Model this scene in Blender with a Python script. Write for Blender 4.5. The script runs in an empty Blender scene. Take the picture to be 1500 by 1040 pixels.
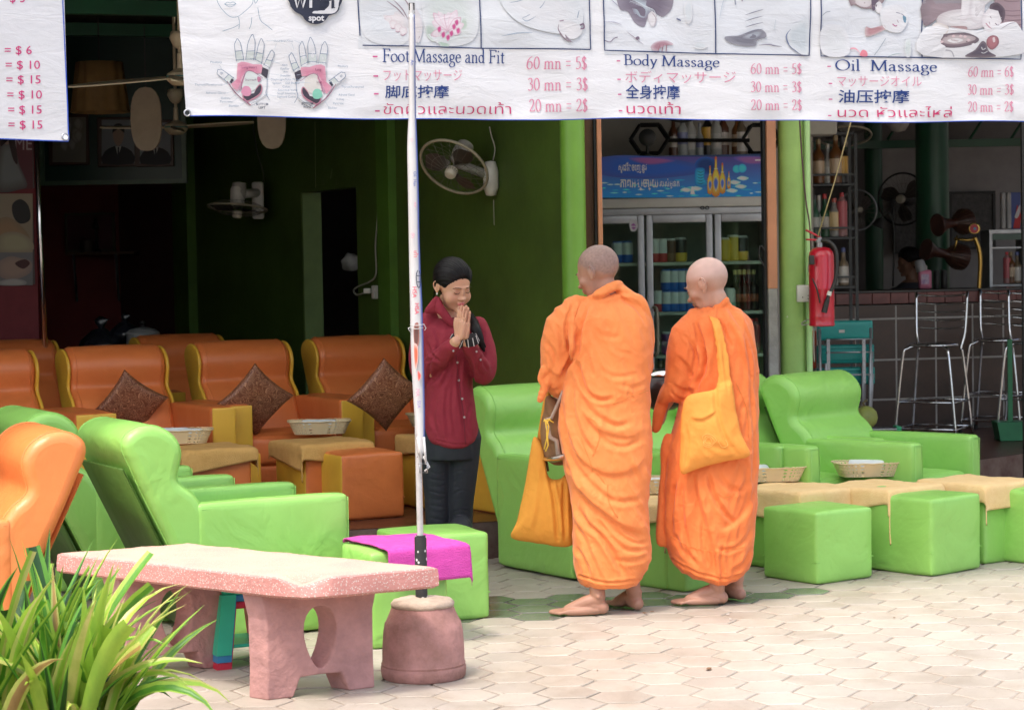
import bpy, bmesh, math, random
import numpy as np
from mathutils import Vector, Matrix, noise as mnoise
random.seed(7)
RNG = np.random.default_rng(7)
sc = bpy.context.scene
C = sc.collection
R = math.radians
PI = math.pi
# ---------------------------------------------------------------- camera
FPX, CX, CY, HZ, CAMH, ROLL = 3200.0, 750.0, 520.0, 385.0, 1.60, R(1.0)
th = math.atan((CY - HZ) / FPX)
_F = Vector((0, math.cos(th), -math.sin(th)))
_u = Vector((0, math.sin(th), math.cos(th)))
_r = Vector((1, 0, 0))
_U = _u * math.cos(ROLL) + _r * math.sin(ROLL)
_R = _r * math.cos(ROLL) - _u * math.sin(ROLL)
cam = bpy.data.cameras.new('camera')
cam.sensor_width = 36.0
cam.lens = FPX / 1500 * 36.0
cam.clip_end = 500
cam.clip_start = 0.1
cam.dof.use_dof = True
cam.dof.focus_distance = 9.9
cam.dof.aperture_fstop = 7.1
co = bpy.data.objects.new('camera', cam)
C.objects.link(co)
m = Matrix(((_R.x, _U.x, -_F.x, 0), (_R.y, _U.y, -_F.y, 0), (_R.z, _U.z, -_F.z, CAMH), (0, 0, 0, 1)))
co.matrix_world = m
sc.camera = co
# ---------------------------------------------------------------- light
SUN_DIR = Vector((-0.30, -0.44, 0.98)).normalized()      # towards the sun
w = bpy.data.worlds.new("World")
sc.world = w
w.use_nodes = True
nt = w.node_tree
nt.nodes.clear()
sky = nt.nodes.new('ShaderNodeTexSky')
sky.sky_type = 'NISHITA'
sky.sun_disc = False
sky.sun_elevation = math.asin(SUN_DIR.z)
sky.sun_rotation = math.atan2(SUN_DIR.x, SUN_DIR.y)
sky.air_density = 1.0
sky.dust_density = 4.0
sky.ozone_density = 0.6
bg = nt.nodes.new('ShaderNodeBackground')
bg.inputs['Strength'].default_value = 0.15
wo = nt.nodes.new('ShaderNodeOutputWorld')
nt.links.new(sky.outputs[0], bg.inputs[0])
nt.links.new(bg.outputs[0], wo.inputs[0])
sl = bpy.data.lights.new('sun', 'SUN')
sl.energy = 0.95
sl.angle = R(7)
sl.color = (1.0, 0.95, 0.88)
so = bpy.data.objects.new('sun', sl)
so.rotation_euler = SUN_DIR.to_track_quat('Z', 'Y').to_euler()
so.location = (0, 0, 12)
C.objects.link(so)
sc.view_settings.view_transform = 'Standard'
sc.view_settings.look = 'None'
sc.view_settings.gamma = 1
sc.view_settings.exposure = 1.33
# ---------------------------------------------------------------- photo-measured placement helpers
CAM = Vector((0, 0, CAMH))
def ray(px, py):
 return _F * FPX + _R * (px - CX) - _U * (py - CY)
def W(px, py, Y):
 d = ray(px, py)
 return CAM + d * (Y / d.y)
def G(px, py, z=0.0):
 d = ray(px, py)
 return CAM + d * ((z - CAMH) / d.z)
def PLN(px, py, p0, n):
 d = ray(px, py)
 return CAM + d * ((Vector(p0) - CAM).dot(n) / d.dot(n))
# ---------------------------------------------------------------- materials
_mats = {}
def N(nt, t, **kw):
 n = nt.nodes.new(t)
 for k, v in kw.items():
  setattr(n, k, v)
 return n
def mat(name, rgb, rough=0.5, var=0.12, ns=6.0, bump=0.0, bs=40.0, metal=0.0, spec=0.5, coat=0.0,
  rgb2=None, trans=0.0, fold=0.0, fs=5.0, rnd=0.0, alpha=None, sheen=0.0, sub=0.0, thin=0.0, stretch=None, speck=None):
 if name in _mats:
  return _mats[name]
 m = bpy.data.materials.new(name)
 m.use_nodes = True
 nt = m.node_tree
 b = nt.nodes['Principled BSDF']
 L = nt.links.new
 tc = N(nt, 'ShaderNodeTexCoord')
 mp = N(nt, 'ShaderNodeMapping')
 L(tc.outputs['Object'], mp.inputs[0])
 if stretch:
  mp.inputs['Scale'].default_value = stretch
 n1 = N(nt, 'ShaderNodeTexNoise')
 n1.inputs['Scale'].default_value = ns
 n1.inputs['Detail'].default_value = 6
 n1.inputs['Roughness'].default_value = 0.65
 L(mp.outputs[0], n1.inputs['Vector'])
 cr = N(nt, 'ShaderNodeMix', data_type='RGBA')
 c1 = rgb
 c2 = rgb2 if rgb2 else tuple(max(0, c * (1 - var * 2)) for c in rgb)
 cr.inputs[6].default_value = (*c1, 1)
 cr.inputs[7].default_value = (*c2, 1)
 ramp = N(nt, 'ShaderNodeMapRange')
 ramp.inputs[1].default_value = 0.35
 ramp.inputs[2].default_value = 0.68
 L(n1.outputs[0], ramp.inputs[0])
 L(ramp.outputs[0], cr.inputs[0])
 col = cr.outputs[2]
 if speck:
  v = N(nt, 'ShaderNodeTexVoronoi')
  v.inputs['Scale'].default_value = speck[1]
  L(mp.outputs[0], v.inputs['Vector'])
  mr = N(nt, 'ShaderNodeMapRange')
  mr.inputs[1].default_value = speck[2]
  mr.inputs[2].default_value = speck[2] * 0.7
  L(v.outputs['Distance'], mr.inputs[0])
  mx = N(nt, 'ShaderNodeMix', data_type='RGBA')
  L(mr.outputs[0], mx.inputs[0])
  L(col, mx.inputs[6])
  mx.inputs[7].default_value = (*speck[0], 1)
  col = mx.outputs[2]
 if rnd:
  oi = N(nt, 'ShaderNodeObjectInfo')
  mr = N(nt, 'ShaderNodeMapRange')
  mr.inputs[3].default_value = 1 - rnd
  mr.inputs[4].default_value = 1 + rnd
  L(oi.outputs['Random'], mr.inputs[0])
  hs = N(nt, 'ShaderNodeHueSaturation')
  L(mr.outputs[0], hs.inputs['Value'])
  L(col, hs.inputs['Color'])
  col = hs.outputs[0]
 L(col, b.inputs['Base Color'])
 b.inputs['Metallic'].default_value = metal
 b.inputs['Specular IOR Level'].default_value = spec
 b.inputs['Coat Weight'].default_value = coat
 b.inputs['Transmission Weight'].default_value = trans
 b.inputs['Sheen Weight'].default_value = sheen
 if sub:
  b.inputs['Subsurface Weight'].default_value = sub
  b.inputs['Subsurface Scale'].default_value = 0.01
  b.inputs['Subsurface Radius'].default_value = (1, .4, .25)
 rr = N(nt, 'ShaderNodeMapRange')
 rr.inputs[3].default_value = max(0.02, rough * 0.85)
 rr.inputs[4].default_value = min(1, rough * 1.2)
 L(n1.outputs[0], rr.inputs[0])
 L(rr.outputs[0], b.inputs['Roughness'])
 prev = None
 if fold:
  n3 = N(nt, 'ShaderNodeTexNoise')
  n3.inputs['Scale'].default_value = fs
  n3.inputs['Detail'].default_value = 3
  n3.inputs['Distortion'].default_value = 1.2
  L(mp.outputs[0], n3.inputs['Vector'])
  b1 = N(nt, 'ShaderNodeBump')
  b1.inputs['Distance'].default_value = fold
  b1.inputs['Strength'].default_value = 1
  L(n3.outputs[0], b1.inputs['Height'])
  prev = b1
 if bump:
  n2 = N(nt, 'ShaderNodeTexNoise')
  n2.inputs['Scale'].default_value = bs
  n2.inputs['Detail'].default_value = 4
  L(mp.outputs[0], n2.inputs['Vector'])
  b2 = N(nt, 'ShaderNodeBump')
  b2.inputs['Distance'].default_value = bump
  b2.inputs['Strength'].default_value = 1
  L(n2.outputs[0], b2.inputs['Height'])
  if prev:
   L(prev.outputs[0], b2.inputs['Normal'])
  prev = b2
 if prev:
  L(prev.outputs[0], b.inputs['Normal'])
 if thin:
  tr = N(nt, 'ShaderNodeBsdfTranslucent')
  L(col, tr.inputs[0])
  ms = N(nt, 'ShaderNodeMixShader')
  ms.inputs[0].default_value = thin
  L(b.outputs[0], ms.inputs[1])
  L(tr.outputs[0], ms.inputs[2])
  L(ms.outputs[0], nt.nodes['Material Output'].inputs[0])
 _mats[name] = m
 return m
def mat_attr(name, rough=0.6, bump=0.0, bs=60, thin=0.0, spec=0.4):
 """Material whose colour is the mesh's own colour attribute (flat print, cans, portraits)."""
 if name in _mats:
  return _mats[name]
 m = mat(name, (1, 1, 1), rough, bump=bump, bs=bs, thin=thin, spec=spec)
 nt = m.node_tree
 a = N(nt, 'ShaderNodeAttribute', attribute_name='Col')
 b = nt.nodes['Principled BSDF']
 nt.links.new(a.outputs[0], b.inputs['Base Color'])
 for n in nt.nodes:
  if n.type == 'BSDF_TRANSLUCENT':
   nt.links.new(a.outputs[0], n.inputs[0])
 return m
def mat_glass(name, tint=(0.9, 0.95, 0.93), opacity=0.12, rough=0.02):
 if name in _mats:
  return _mats[name]
 m = bpy.data.materials.new(name)
 m.use_nodes = True
 nt = m.node_tree
 nt.nodes.remove(nt.nodes['Principled BSDF'])
 tr = N(nt, 'ShaderNodeBsdfTransparent')
 tr.inputs[0].default_value = (*tint, 1)
 gl = N(nt, 'ShaderNodeBsdfGlossy')
 gl.inputs['Roughness'].default_value = rough
 fr = N(nt, 'ShaderNodeFresnel')
 fr.inputs[0].default_value = 1.5
 ad = N(nt, 'ShaderNodeMath', operation='ADD')
 ad.inputs[1].default_value = opacity
 nt.links.new(fr.outputs[0], ad.inputs[0])
 ms = N(nt, 'ShaderNodeMixShader')
 nt.links.new(ad.outputs[0], ms.inputs[0])
 nt.links.new(tr.outputs[0], ms.inputs[1])
 nt.links.new(gl.outputs[0], ms.inputs[2])
 nt.links.new(ms.outputs[0], nt.nodes['Material Output'].inputs[0])
 _mats[name] = m
 return m
# ---------------------------------------------------------------- mesh helpers
def link(o, parent=None):
 C.objects.link(o)
 if parent is not None:
  o.parent = parent
 return o
def tag(o, label=None, cat=None, group=None, kind=None):
 if label: o['label'] = label
 if cat: o['category'] = cat
 if group: o['group'] = group
 if kind: o['kind'] = kind
 return o
def empty(name, loc, label, cat, rz=0.0, group=None):
 o = bpy.data.objects.new(name, None)
 o.empty_display_size = 0.1
 o.location = loc
 o.rotation_euler = (0, 0, rz)
 link(o)
 return tag(o, label, cat, group)
class MB:
 """collects shapes; build() links them as one mesh object"""
 def __init__(s):
  s.v = []; s.f = []; s.mi = []; s.c = []
 def add(s, v, f, mi=0, col=None, mtx=None):
  o = len(s.v)
  if mtx is not None:
   v = [mtx @ Vector(p) for p in v]
  s.v += [tuple(p) for p in v]
  s.f += [tuple(i + o for i in q) for q in f]
  s.mi += [mi] * len(f)
  if col is not None and not (isinstance(col, list) and len(col) == len(v)):
   col = [tuple(col)] * len(v)
  s.c += (col if col is not None else [(1, 1, 1)] * len(v))
  return s
 def box(s, sx, sy, sz, c=(0, 0, 0), r=0.0, mi=0, rot=None, col=None, seg=2):
  v, f = (rbox(sx, sy, sz, r, seg) if r > 0 else cube(sx, sy, sz))
  mt = Matrix.Translation(c)
  if rot is not None:
   mt = mt @ rot.to_4x4()
  return s.add(v, f, mi, col, mt)
 def tube(s, pts, r, n=8, mi=0, col=None, closed=False, rs=None):
  v, f = tube(pts, r, n, closed, rs)
  return s.add(v, f, mi, col)
 def lathe(s, prof, n=24, c=(0, 0, 0), mi=0, col=None, rot=None, sy=1.0):
  v, f = lathe(prof, n, sy)
  mt = Matrix.Translation(c)
  if rot is not None:
   mt = mt @ rot.to_4x4()
  return s.add(v, f, mi, col, mt)
 def build(s, name, mats, parent=None, smooth=False, offset=None, **tg):
  me = bpy.data.meshes.new(name)
  v = s.v
  if offset is not None:
   ox, oy, oz = offset
   v = [(p[0] - ox, p[1] - oy, p[2] - oz) for p in v]
  me.from_pydata(v, [], s.f)
  if not isinstance(mats, (list, tuple)):
   mats = [mats]
  for mm in mats:
   me.materials.append(mm)
  me.polygons.foreach_set('material_index', s.mi)
  a = me.color_attributes.new('Col', 'FLOAT_COLOR', 'POINT')
  cc = np.ones((len(v), 4), dtype=np.float32)
  cc[:, :3] = np.array(s.c, dtype=np.float32).reshape(-1, 3)
  a.data.foreach_set('color', cc.ravel())
  if smooth:
   me.polygons.foreach_set('use_smooth', [True] * len(me.polygons))
   for p in me.polygons:
    if len(p.vertices) > 10: p.use_smooth = False
   if smooth is not True:
    try:
     me.set_sharp_from_angle(angle=R(smooth))
    except Exception:
     pass
  me.update()
  o = bpy.data.objects.new(name, me)
  link(o, parent)
  if parent is None and offset is not None:
   o.location = offset
  tag(o, **tg)
  return o
_cc = {}
def cube(sx, sy, sz):
 x, y, z = sx / 2, sy / 2, sz / 2
 v = [(-x, -y, -z), (x, -y, -z), (x, y, -z), (-x, y, -z), (-x, -y, z), (x, -y, z), (x, y, z), (-x, y, z)]
 return v, [(3, 2, 1, 0), (4, 5, 6, 7), (0, 1, 5, 4), (1, 2, 6, 5), (2, 3, 7, 6), (3, 0, 4, 7)]
def rbox(sx, sy, sz, r=0.01, seg=2):
 k = (round(sx, 4), round(sy, 4), round(sz, 4), round(r, 4), seg)
 if k not in _cc:
  bm = bmesh.new()
  bmesh.ops.create_cube(bm, size=1)
  bmesh.ops.scale(bm, vec=(sx, sy, sz), verts=bm.verts)
  bmesh.ops.bevel(bm, geom=bm.edges[:], offset=r, segments=seg, affect='EDGES', profile=0.5)
  bm.verts.index_update()
  _cc[k] = ([tuple(v.co) for v in bm.verts], [tuple(v.index for v in f.verts) for f in bm.faces])
  bm.free()
 return _cc[k]
def pbox(sx, sy, sz, r=0.02, puff=(0.0, 0.0, 0.0), n=12, wr=0.0, seed=0.0):
 """upholstered box: rounded edges, faces puffed outward, slight unevenness"""
 h = np.array([sx, sy, sz]) / 2
 e = [-1, -0.985, -0.95, -0.88]
 mid = list(np.linspace(-0.7, 0.7, n - 4))
 g = e + mid + [-q for q in reversed(e)]
 vm = {}; V = []; F = []
 def vid(p):
  k = tuple(round(a, 5) for a in p)
  if k not in vm:
   vm[k] = len(V)
   q = np.array(p) * h
   inn = np.clip(q, -(h - r), h - r)
   d = q - inn
   L_ = np.linalg.norm(d)
   m_ = r if L_ > 1e-9 else 0
   out = inn + (d / L_ * m_ if L_ > 1e-9 else 0)
   for ax in range(3):
    if abs(p[ax]) > 0.999:
     a1, a2 = [p[i] for i in range(3) if i != ax]
     out[ax] += np.sign(p[ax]) * puff[ax] * (1 - a1 ** 4) * (1 - a2 ** 4)
   if wr:
    nz = mnoise.noise_vector(Vector((out[0] * 6 + seed, out[1] * 6, out[2] * 6)))
    out = out + np.array(nz) * wr
   V.append(tuple(out))
  return vm[k]
 K = len(g)
 for ax in range(3):
  a1, a2 = [(1, 2), (2, 0), (0, 1)][ax]
  for s_ in (-1, 1):
   for i in range(K - 1):
    for j in range(K - 1):
     def P(a, b):
      p = [0, 0, 0]; p[ax] = s_; p[a1] = g[a]; p[a2] = g[b]
      return vid(p)
     q = (P(i, j), P(i + 1, j), P(i + 1, j + 1), P(i, j + 1))
     F.append(q if s_ > 0 else q[::-1])
 return V, F
def tube(pts, r, n=8, closed=False, rs=None):
 pts = [Vector(p) for p in pts]
 L_ = len(pts)
 V = []; F = []
 up = None
 for i, p in enumerate(pts):
  a = pts[(i - 1) % L_] if (closed or i > 0) else p
  b = pts[(i + 1) % L_] if (closed or i < L_ - 1) else p
  t = (b - a)
  if t.length < 1e-9:
   t = Vector((0, 0, 1))
  t.normalize()
  if up is None:
   up = Vector((0, 0, 1)) if abs(t.z) < 0.9 else Vector((1, 0, 0))
  s_ = t.cross(up)
  if s_.length < 1e-6:
   s_ = t.cross(Vector((0, 1, 0.1)))
  s_.normalize()
  up = s_.cross(t).normalized()
  rr = rs[i] if rs is not None else r
  for k in range(n):
   an = 2 * PI * k / n
   V.append(tuple(p + s_ * (math.cos(an) * rr) + up * (math.sin(an) * rr)))
 for i in range(L_ if closed else L_ - 1):
  for k in range(n):
   a = i * n + k; b = i * n + (k + 1) % n
   c = ((i + 1) % L_) * n + (k + 1) % n; d = ((i + 1) % L_) * n + k
   F.append((a, b, c, d))
 if not closed:
  F.append(tuple(range(n))[::-1])
  F.append(tuple((L_ - 1) * n + k for k in range(n)))
 return V, F
def lathe(prof, n=24, sy=1.0):
 V = []; F = []
 for (r, z) in prof:
  for k in range(n):
   a = 2 * PI * k / n
   V.append((r * math.cos(a), r * math.sin(a) * sy, z))
 for i in range(len(prof) - 1):
  for k in range(n):
   k2 = (k + 1) % n
   F.append((i * n + k, i * n + k2, (i + 1) * n + k2, (i + 1) * n + k))
 F.append(tuple(range(n))[::-1])
 F.append(tuple((len(prof) - 1) * n + k for k in range(n)))
 return V, F
def smooth_pts(pts, k=4, closed=False):
 P = [Vector(p) for p in pts]
 L_ = len(P); out = []
 rng = range(L_) if closed else range(L_ - 1)
 for i in rng:
  p1 = P[i]; p2 = P[(i + 1) % L_]
  p0 = P[(i - 1) % L_] if (closed or i > 0) else p1
  p3 = P[(i + 2) % L_] if (closed or i < L_ - 2) else p2
  for j in range(k):
   t = j / k
   out.append(0.5 * ((2 * p1) + (p2 - p0) * t + (2 * p0 - 5 * p1 + 4 * p2 - p3) * t * t + (3 * p1 - p0 - 3 * p2 + p3) * t ** 3))
 if not closed:
  out.append(P[-1])
 return out
def prism(poly, d, axis='y'):
 """polygon in (x,z) extruded symmetric in y"""
 n = len(poly)
 V = [(p[0], -d / 2, p[1]) for p in poly] + [(p[0], d / 2, p[1]) for p in poly]
 F = [tuple(range(n)), tuple(range(2 * n - 1, n - 1, -1))]
 for i in range(n):
  j = (i + 1) % n
  F.append((j, i, i + n, j + n))
 return V, F
def profile_solid(prof, wd, r=0.03, seg=4, bulge=0.0):
 """closed (x,z) outline swept across y with rounded side edges"""
 P = [Vector((p[0], p[1])) for p in prof]
 n = len(P)
 area = sum(P[i].x * P[(i + 1) % n].y - P[(i + 1) % n].x * P[i].y for i in range(n))
 sg = 1 if area > 0 else -1
 nor = []
 for i in range(n):
  t = (P[(i + 1) % n] - P[(i - 1) % n]).normalized()
  nor.append(Vector((t.y, -t.x)) * sg)
 rings = []
 for k in range(seg + 1):
  a = PI / 2 * k / seg
  rings.append((-wd / 2 + r * (1 - math.cos(PI / 2 - a)) if False else -wd / 2 + r * (1 - math.cos(a)) * 0 + r * (1 - math.cos(PI / 2 * k / seg)) , r * (1 - math.sin(PI / 2 * k / seg))))
 ys = []
 for k in range(seg + 1):
  a = PI / 2 * k / seg
  ys.append((-wd / 2 + r * (1 - math.cos(a)), r * (1 - math.sin(a))))
 mid = [(-wd / 2 + r + (wd - 2 * r) * t, -bulge * math.sin(PI * t)) for t in (0.2, 0.4, 0.6, 0.8)]
 full = ys + mid + [(-y, i_) for y, i_ in reversed(ys)]
 V = []; F = []
 for (y, ins) in full:
  for i in range(n):
   q = P[i] - nor[i] * ins
   V.append((q.x, y, q.y))
 K = len(full)
 for k in range(K - 1):
  for i in range(n):
   j = (i + 1) % n
   q = (k * n + i, (k + 1) * n + i, (k + 1) * n + j, k * n + j)
   F.append(q if sg < 0 else q[::-1])
 c0 = tuple(range(n)); c1 = tuple((K - 1) * n + i for i in range(n))
 F.append(c0 if sg > 0 else c0[::-1]); F.append(c1[::-1] if sg > 0 else c1)
 return V, F
def copy_tree(o, parent=None):
 c = o.copy()
 C.objects.link(c)
 c.parent = parent
 for ch in list(o.children):
  copy_tree(ch, c)
 return c
def obj(name, vf, m, parent=None, smooth=False, loc=None, rz=None, **tg):
 b = MB(); b.add(vf[0], vf[1])
 o = b.build(name, m, parent, smooth, **tg)
 if loc is not None: o.location = loc
 if rz is not None: o.rotation_euler = (0, 0, rz)
 return o
def text2d(s, **kw):
 cu = bpy.data.curves.new('t', 'FONT')
 cu.body = s
 cu.resolution_u = kw.get('res', 3)
 cu.offset = kw.get('bold', 0.0)
 cu.shear = kw.get('shear', 0.0)
 o = bpy.data.objects.new('t', cu)
 C.objects.link(o)
 dg = bpy.context.evaluated_depsgraph_get()
 dg.update()
 me = bpy.data.meshes.new_from_object(o.evaluated_get(dg))
 V = [(v.co.x, v.co.y) for v in me.vertices]
 F = [tuple(p.vertices) for p in me.polygons]
 bpy.data.objects.remove(o)
 bpy.data.curves.remove(cu)
 bpy.data.meshes.remove(me)
 return V, F
# ================================================================= SETTING
M_JOINT = mat('joint_sand', (0.46, 0.38, 0.30), 0.9, var=0.2, ns=3, bump=0.004, bs=60)
M_PAVER = mat('paver', (0.46, 0.41, 0.345), 0.5, ns=2.2, rgb2=(0.41, 0.365, 0.31), bump=0.002, bs=35, rnd=0.075, spec=0.45, speck=((0.36, 0.30, 0.25), 26, 0.12))
def ground_dirt(m, amt=.30):
 nt = m.node_tree; b = nt.nodes['Principled BSDF']
 g = N(nt, 'ShaderNodeNewGeometry')
 old = b.inputs['Base Color'].links[0].from_socket
 col = old
 for sc_, lo, hi, k, tint in ((.55, .42, .68, amt, (.62, .56, .48, 1)), (2.7, .50, .72, amt * 1.1, (.66, .60, .52, 1)), (21, .62, .70, .55, (.45, .38, .30, 1))):
  n = N(nt, 'ShaderNodeTexNoise'); n.inputs['Scale'].default_value = sc_; n.inputs['Detail'].default_value = 8; n.inputs['Roughness'].default_value = .7; n.inputs['Distortion'].default_value = .6
  nt.links.new(g.outputs['Position'], n.inputs['Vector'])
  r = N(nt, 'ShaderNodeMapRange'); r.inputs[1].default_value = lo; r.inputs[2].default_value = hi; r.inputs[4].default_value = k
  nt.links.new(n.outputs[0], r.inputs[0])
  x = N(nt, 'ShaderNodeMix', data_type='RGBA', blend_type='MULTIPLY')
  nt.links.new(r.outputs[0], x.inputs[0]); nt.links.new(col, x.inputs[6]); x.inputs[7].default_value = tint; col = x.outputs[2]
 nt.links.new(col, b.inputs['Base Color'])
ground_dirt(M_PAVER, .55)
M_GREENW = mat('green_wall', (0.068, 0.125, 0.016), 0.6, var=0.2, ns=1.1, bump=0.0015, bs=30)
M_GREENL = mat('green_column_paint', (0.15, 0.33, 0.04), 0.4, var=0.08, ns=3, bump=0.001, bs=20, speck=((0.2, 0.35, 0.1), 9, 0.05))
M_GREENP = mat('pale_green_paint', (0.42, 0.66, 0.28), 0.45, var=0.08, ns=3)
M_DGREEN = mat('dark_green_paint', (0.01, 0.09, 0.04), 0.35, var=0.15, ns=2)
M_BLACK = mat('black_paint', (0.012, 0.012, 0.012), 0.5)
M_DARK = mat('dark_ceiling', (0.03, 0.03, 0.028), 0.8, var=0.3, ns=2)
M_ORP = mat('orange_trim', (0.52, 0.22, 0.115), 0.5, var=0.1, ns=4, bump=0.001, bs=30)
M_BROWN = mat('brown_wood', (0.14, 0.055, 0.02), 0.5, ns=3, stretch=(8, 8, 1), var=0.2)
M_FLOOR = mat('floor_red_brown', (0.13, 0.045, 0.025), 0.3, var=0.25, ns=3, bump=0.001, bs=30, stretch=(1, 5, 1))
M_STEP = mat('step_concrete', (0.10, 0.045, 0.035), 0.7, rgb2=(0.22, 0.16, 0.13), ns=5, bump=0.004, bs=20)
M_REDW = mat('red_wall', (0.26, 0.025, 0.02), 0.6, var=0.15, ns=1.5)
M_NAVY = mat('navy_wall', (0.012, 0.02, 0.045), 0.5)
M_BEIGE = mat('beige_wall', (0.46, 0.42, 0.36), 0.7, var=0.1, ns=2, bump=0.001)
M_GREYW = mat('grey_wall', (0.30, 0.28, 0.26), 0.8, var=0.12, ns=1.5)
M_CHROME = mat('chrome', (0.75, 0.75, 0.76), 0.16, metal=1.0, var=0.1, ns=15)
M_STEEL = mat('dull_steel', (0.42, 0.43, 0.45), 0.4, metal=0.8, var=0.15)
M_PRINT = mat_attr('flat_print', 0.55)
M_WHITEP = mat('white_plastic', (0.62, 0.60, 0.55), 0.4, var=0.1)
M_CREAM = mat('cream_plastic', (0.68, 0.58, 0.40), 0.45, var=0.1)
M_CABLE = mat('black_cable', (0.02, 0.018, 0.018), 0.5)
M_GCABLE = mat('grey_cable', (0.35, 0.33, 0.28), 0.5)
b = MB()
b.add([(-150, -150, -0.0045), (150, -150, -0.0045), (150, 150, -0.0045), (-150, 150, -0.0045)], [(0, 1, 2, 3)])
b.build('ground', mat('ground_far', (0.36, 0.30, 0.235), 0.8, var=0.15, ns=1.2, bump=0.004, bs=50), kind='structure')
paving = bpy.data.objects.new('pavement', None); link(paving); paving.location = (0, 8, 0)
tag(paving, kind='structure')
HA = 0.1265
def hexmesh(seed, j=0.006):
 rr = random.Random(seed)
 a = HA - 0.0038
 V = []; F = []
 for lvl, (ins, z) in enumerate([(0, -0.012), (0, -0.0025), (0.005, 0.0)]):
  rr2 = random.Random(seed)
  for k in range(12):
   an = PI / 3 * (k / 2)
   if k % 2 == 0:
    rad = a + rr2.uniform(-j, 0)
   else:
    rad = a * math.cos(PI / 6) + rr2.uniform(-j * 0.7, 0.001)
   V.append(((rad - ins) * math.cos(an), (rad - ins) * math.sin(an), z))
 for l in range(2):
  for k in range(12):
   F.append((l * 12 + k, l * 12 + (k + 1) % 12, (l + 1) * 12 + (k + 1) % 12, (l + 1) * 12 + k))
 F.append(tuple(24 + k for k in range(12)))
 return V, F
hexs = []
for s_ in range(8):
 V, F = hexmesh(s_)
 me = bpy.data.meshes.new('paver')
 me.from_pydata(V, [], F); me.materials.append(M_PAVER)
 hexs.append((me, V, F))
M_PAVER_SHADE = mat('paver_painted_shade', (0.21, 0.215, 0.175), 0.2, ns=4, rgb2=(0.13, 0.145, 0.11), bump=0.0015, bs=35, rnd=0.2, spec=0.6, speck=((0.38, 0.33, 0.27), 9, 0.22))  # paver copy, shade and green reflection painted into its colour, glossy as if wet
shade_hexs = []
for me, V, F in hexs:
 m2_ = me.copy(); m2_.materials.clear(); m2_.materials.append(M_PAVER_SHADE); shade_hexs.append((m2_, V, F))
cells = []
ang = R(3)
for i in range(-40, 60):
 for j in range(-5, 40):
  x = i * 1.5 * HA; y = 7.3 + (j + 0.5 * (i % 2)) * HA * 1.7321
  X = x * math.cos(ang) - (y - 8) * math.sin(ang); Y = 8 + x * math.sin(ang) + (y - 8) * math.cos(ang)
  if Y < 6.8 or Y > 12.6 or abs(X) > 0.235 * Y + 0.8:
   continue
  if Y - 12.0 > 0.36 * (X - 0.37) - 0.05 and X < 0.4: continue
  cells.append((Y, X))
cells.sort()
vis = [c for c in cells if c[0] > 7.62 and abs(c[1]) < 0.235 * c[0] + 0.08]
near = set(vis[:300])
far = MB()
for (Y, X) in cells:
 k = random.randrange(8)
 z = random.uniform(-0.0015, 0.0015)
 rot = ang + random.randrange(6) * PI / 3
 tx, ty = random.uniform(-0.004, 0.004), random.uniform(-0.004, 0.004)
 if (Y, X) in near:
  o = bpy.data.objects.new('paver', (shade_hexs if (Y > 9.78 + .36 * X and X < 1.7 and X > -.35) else hexs)[k][0])
  link(o, paving)
  o.location = (X, Y - 8, z); o.rotation_euler = (tx, ty, rot)
 else:
  mt = Matrix.Translation((X, Y - 8, z)) @ Matrix.Rotation(rot, 4, 'Z') @ Matrix.Rotation(tx, 4, 'X')
  far.add(hexs[k][1], hexs[k][2], mtx=mt)
far.build('paver_field', M_PAVER, paving, kind='stuff')
FE = [(-7, 9.35), (0.37, 12.0), (3.75, 15.5), (6, 16.3), (9, 16.9)]
b = MB()
top = [(x, y, 0.2) for x, y in FE] + [(9, 24, 0.2), (-7, 24, 0.2)]
b.add(top, [tuple(range(len(top)))])
b.build('shop_floor', M_FLOOR, kind='structure')
b = MB()
for (a, c) in zip(FE[:-1], FE[1:]):
 b.add([(a[0], a[1], -0.01), (c[0], c[1], -0.01), (c[0], c[1], 0.197), (a[0], a[1], 0.197)], [(0, 1, 2, 3)])
b.build('floor_step', M_STEP, kind='structure')
def wall(name, p, q, z0, z1, m, label, cat='wall', th_=0.1, parts=None):
 """vertical slab from p to q (x,y), thickness away from the camera side"""
 p = Vector((p[0], p[1], 0)); q = Vector((q[0], q[1], 0))
 d = q - p; L_ = d.length
 rz = math.atan2(d.y, d.x)
 e = empty(name, (p.x, p.y, z0), label, cat, rz)
 b = MB(); b.add(*cube(L_, th_, z1 - z0), mtx=Matrix.Translation((L_ / 2, th_ / 2, (z1 - z0) / 2)))
 b.build('wall_face', m, e)
 return e
RF = [(-6.9, 6.75), (6.9, 11.5)]            # front eave line
e = empty('awning_roof', (0, 9.4, 2.9), 'dark corrugated roof over the open shop front behind the banners', 'roof')
b = MB()
nx = 150
for iy, yy in enumerate((2.35, 14.5)):
 for i in range(nx + 1):
  t = i / nx
  X = RF[0][0] + (RF[1][0] - RF[0][0]) * t
  Y = RF[0][1] + (RF[1][1] - RF[0][1]) * t + 0.12 + yy
  Zr = 3.02 + yy * 0.05 + 0.03 * (i % 2)
  b.v.append((X, Y - 9.4, Zr - 2.9)); b.c.append((1, 1, 1))
for i in range(nx):
 b.f.append((i, i + 1, nx + 2 + i, nx + 1 + i)); b.mi.append(0)
b.build('roof_sheet', mat('roof_sheet', (0.05, 0.035, 0.03), 0.7, var=0.3), e)
d = Vector((RF[1][0] - RF[0][0], RF[1][1] - RF[0][1], 0)); rzr = math.atan2(d.y, d.x)
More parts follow.
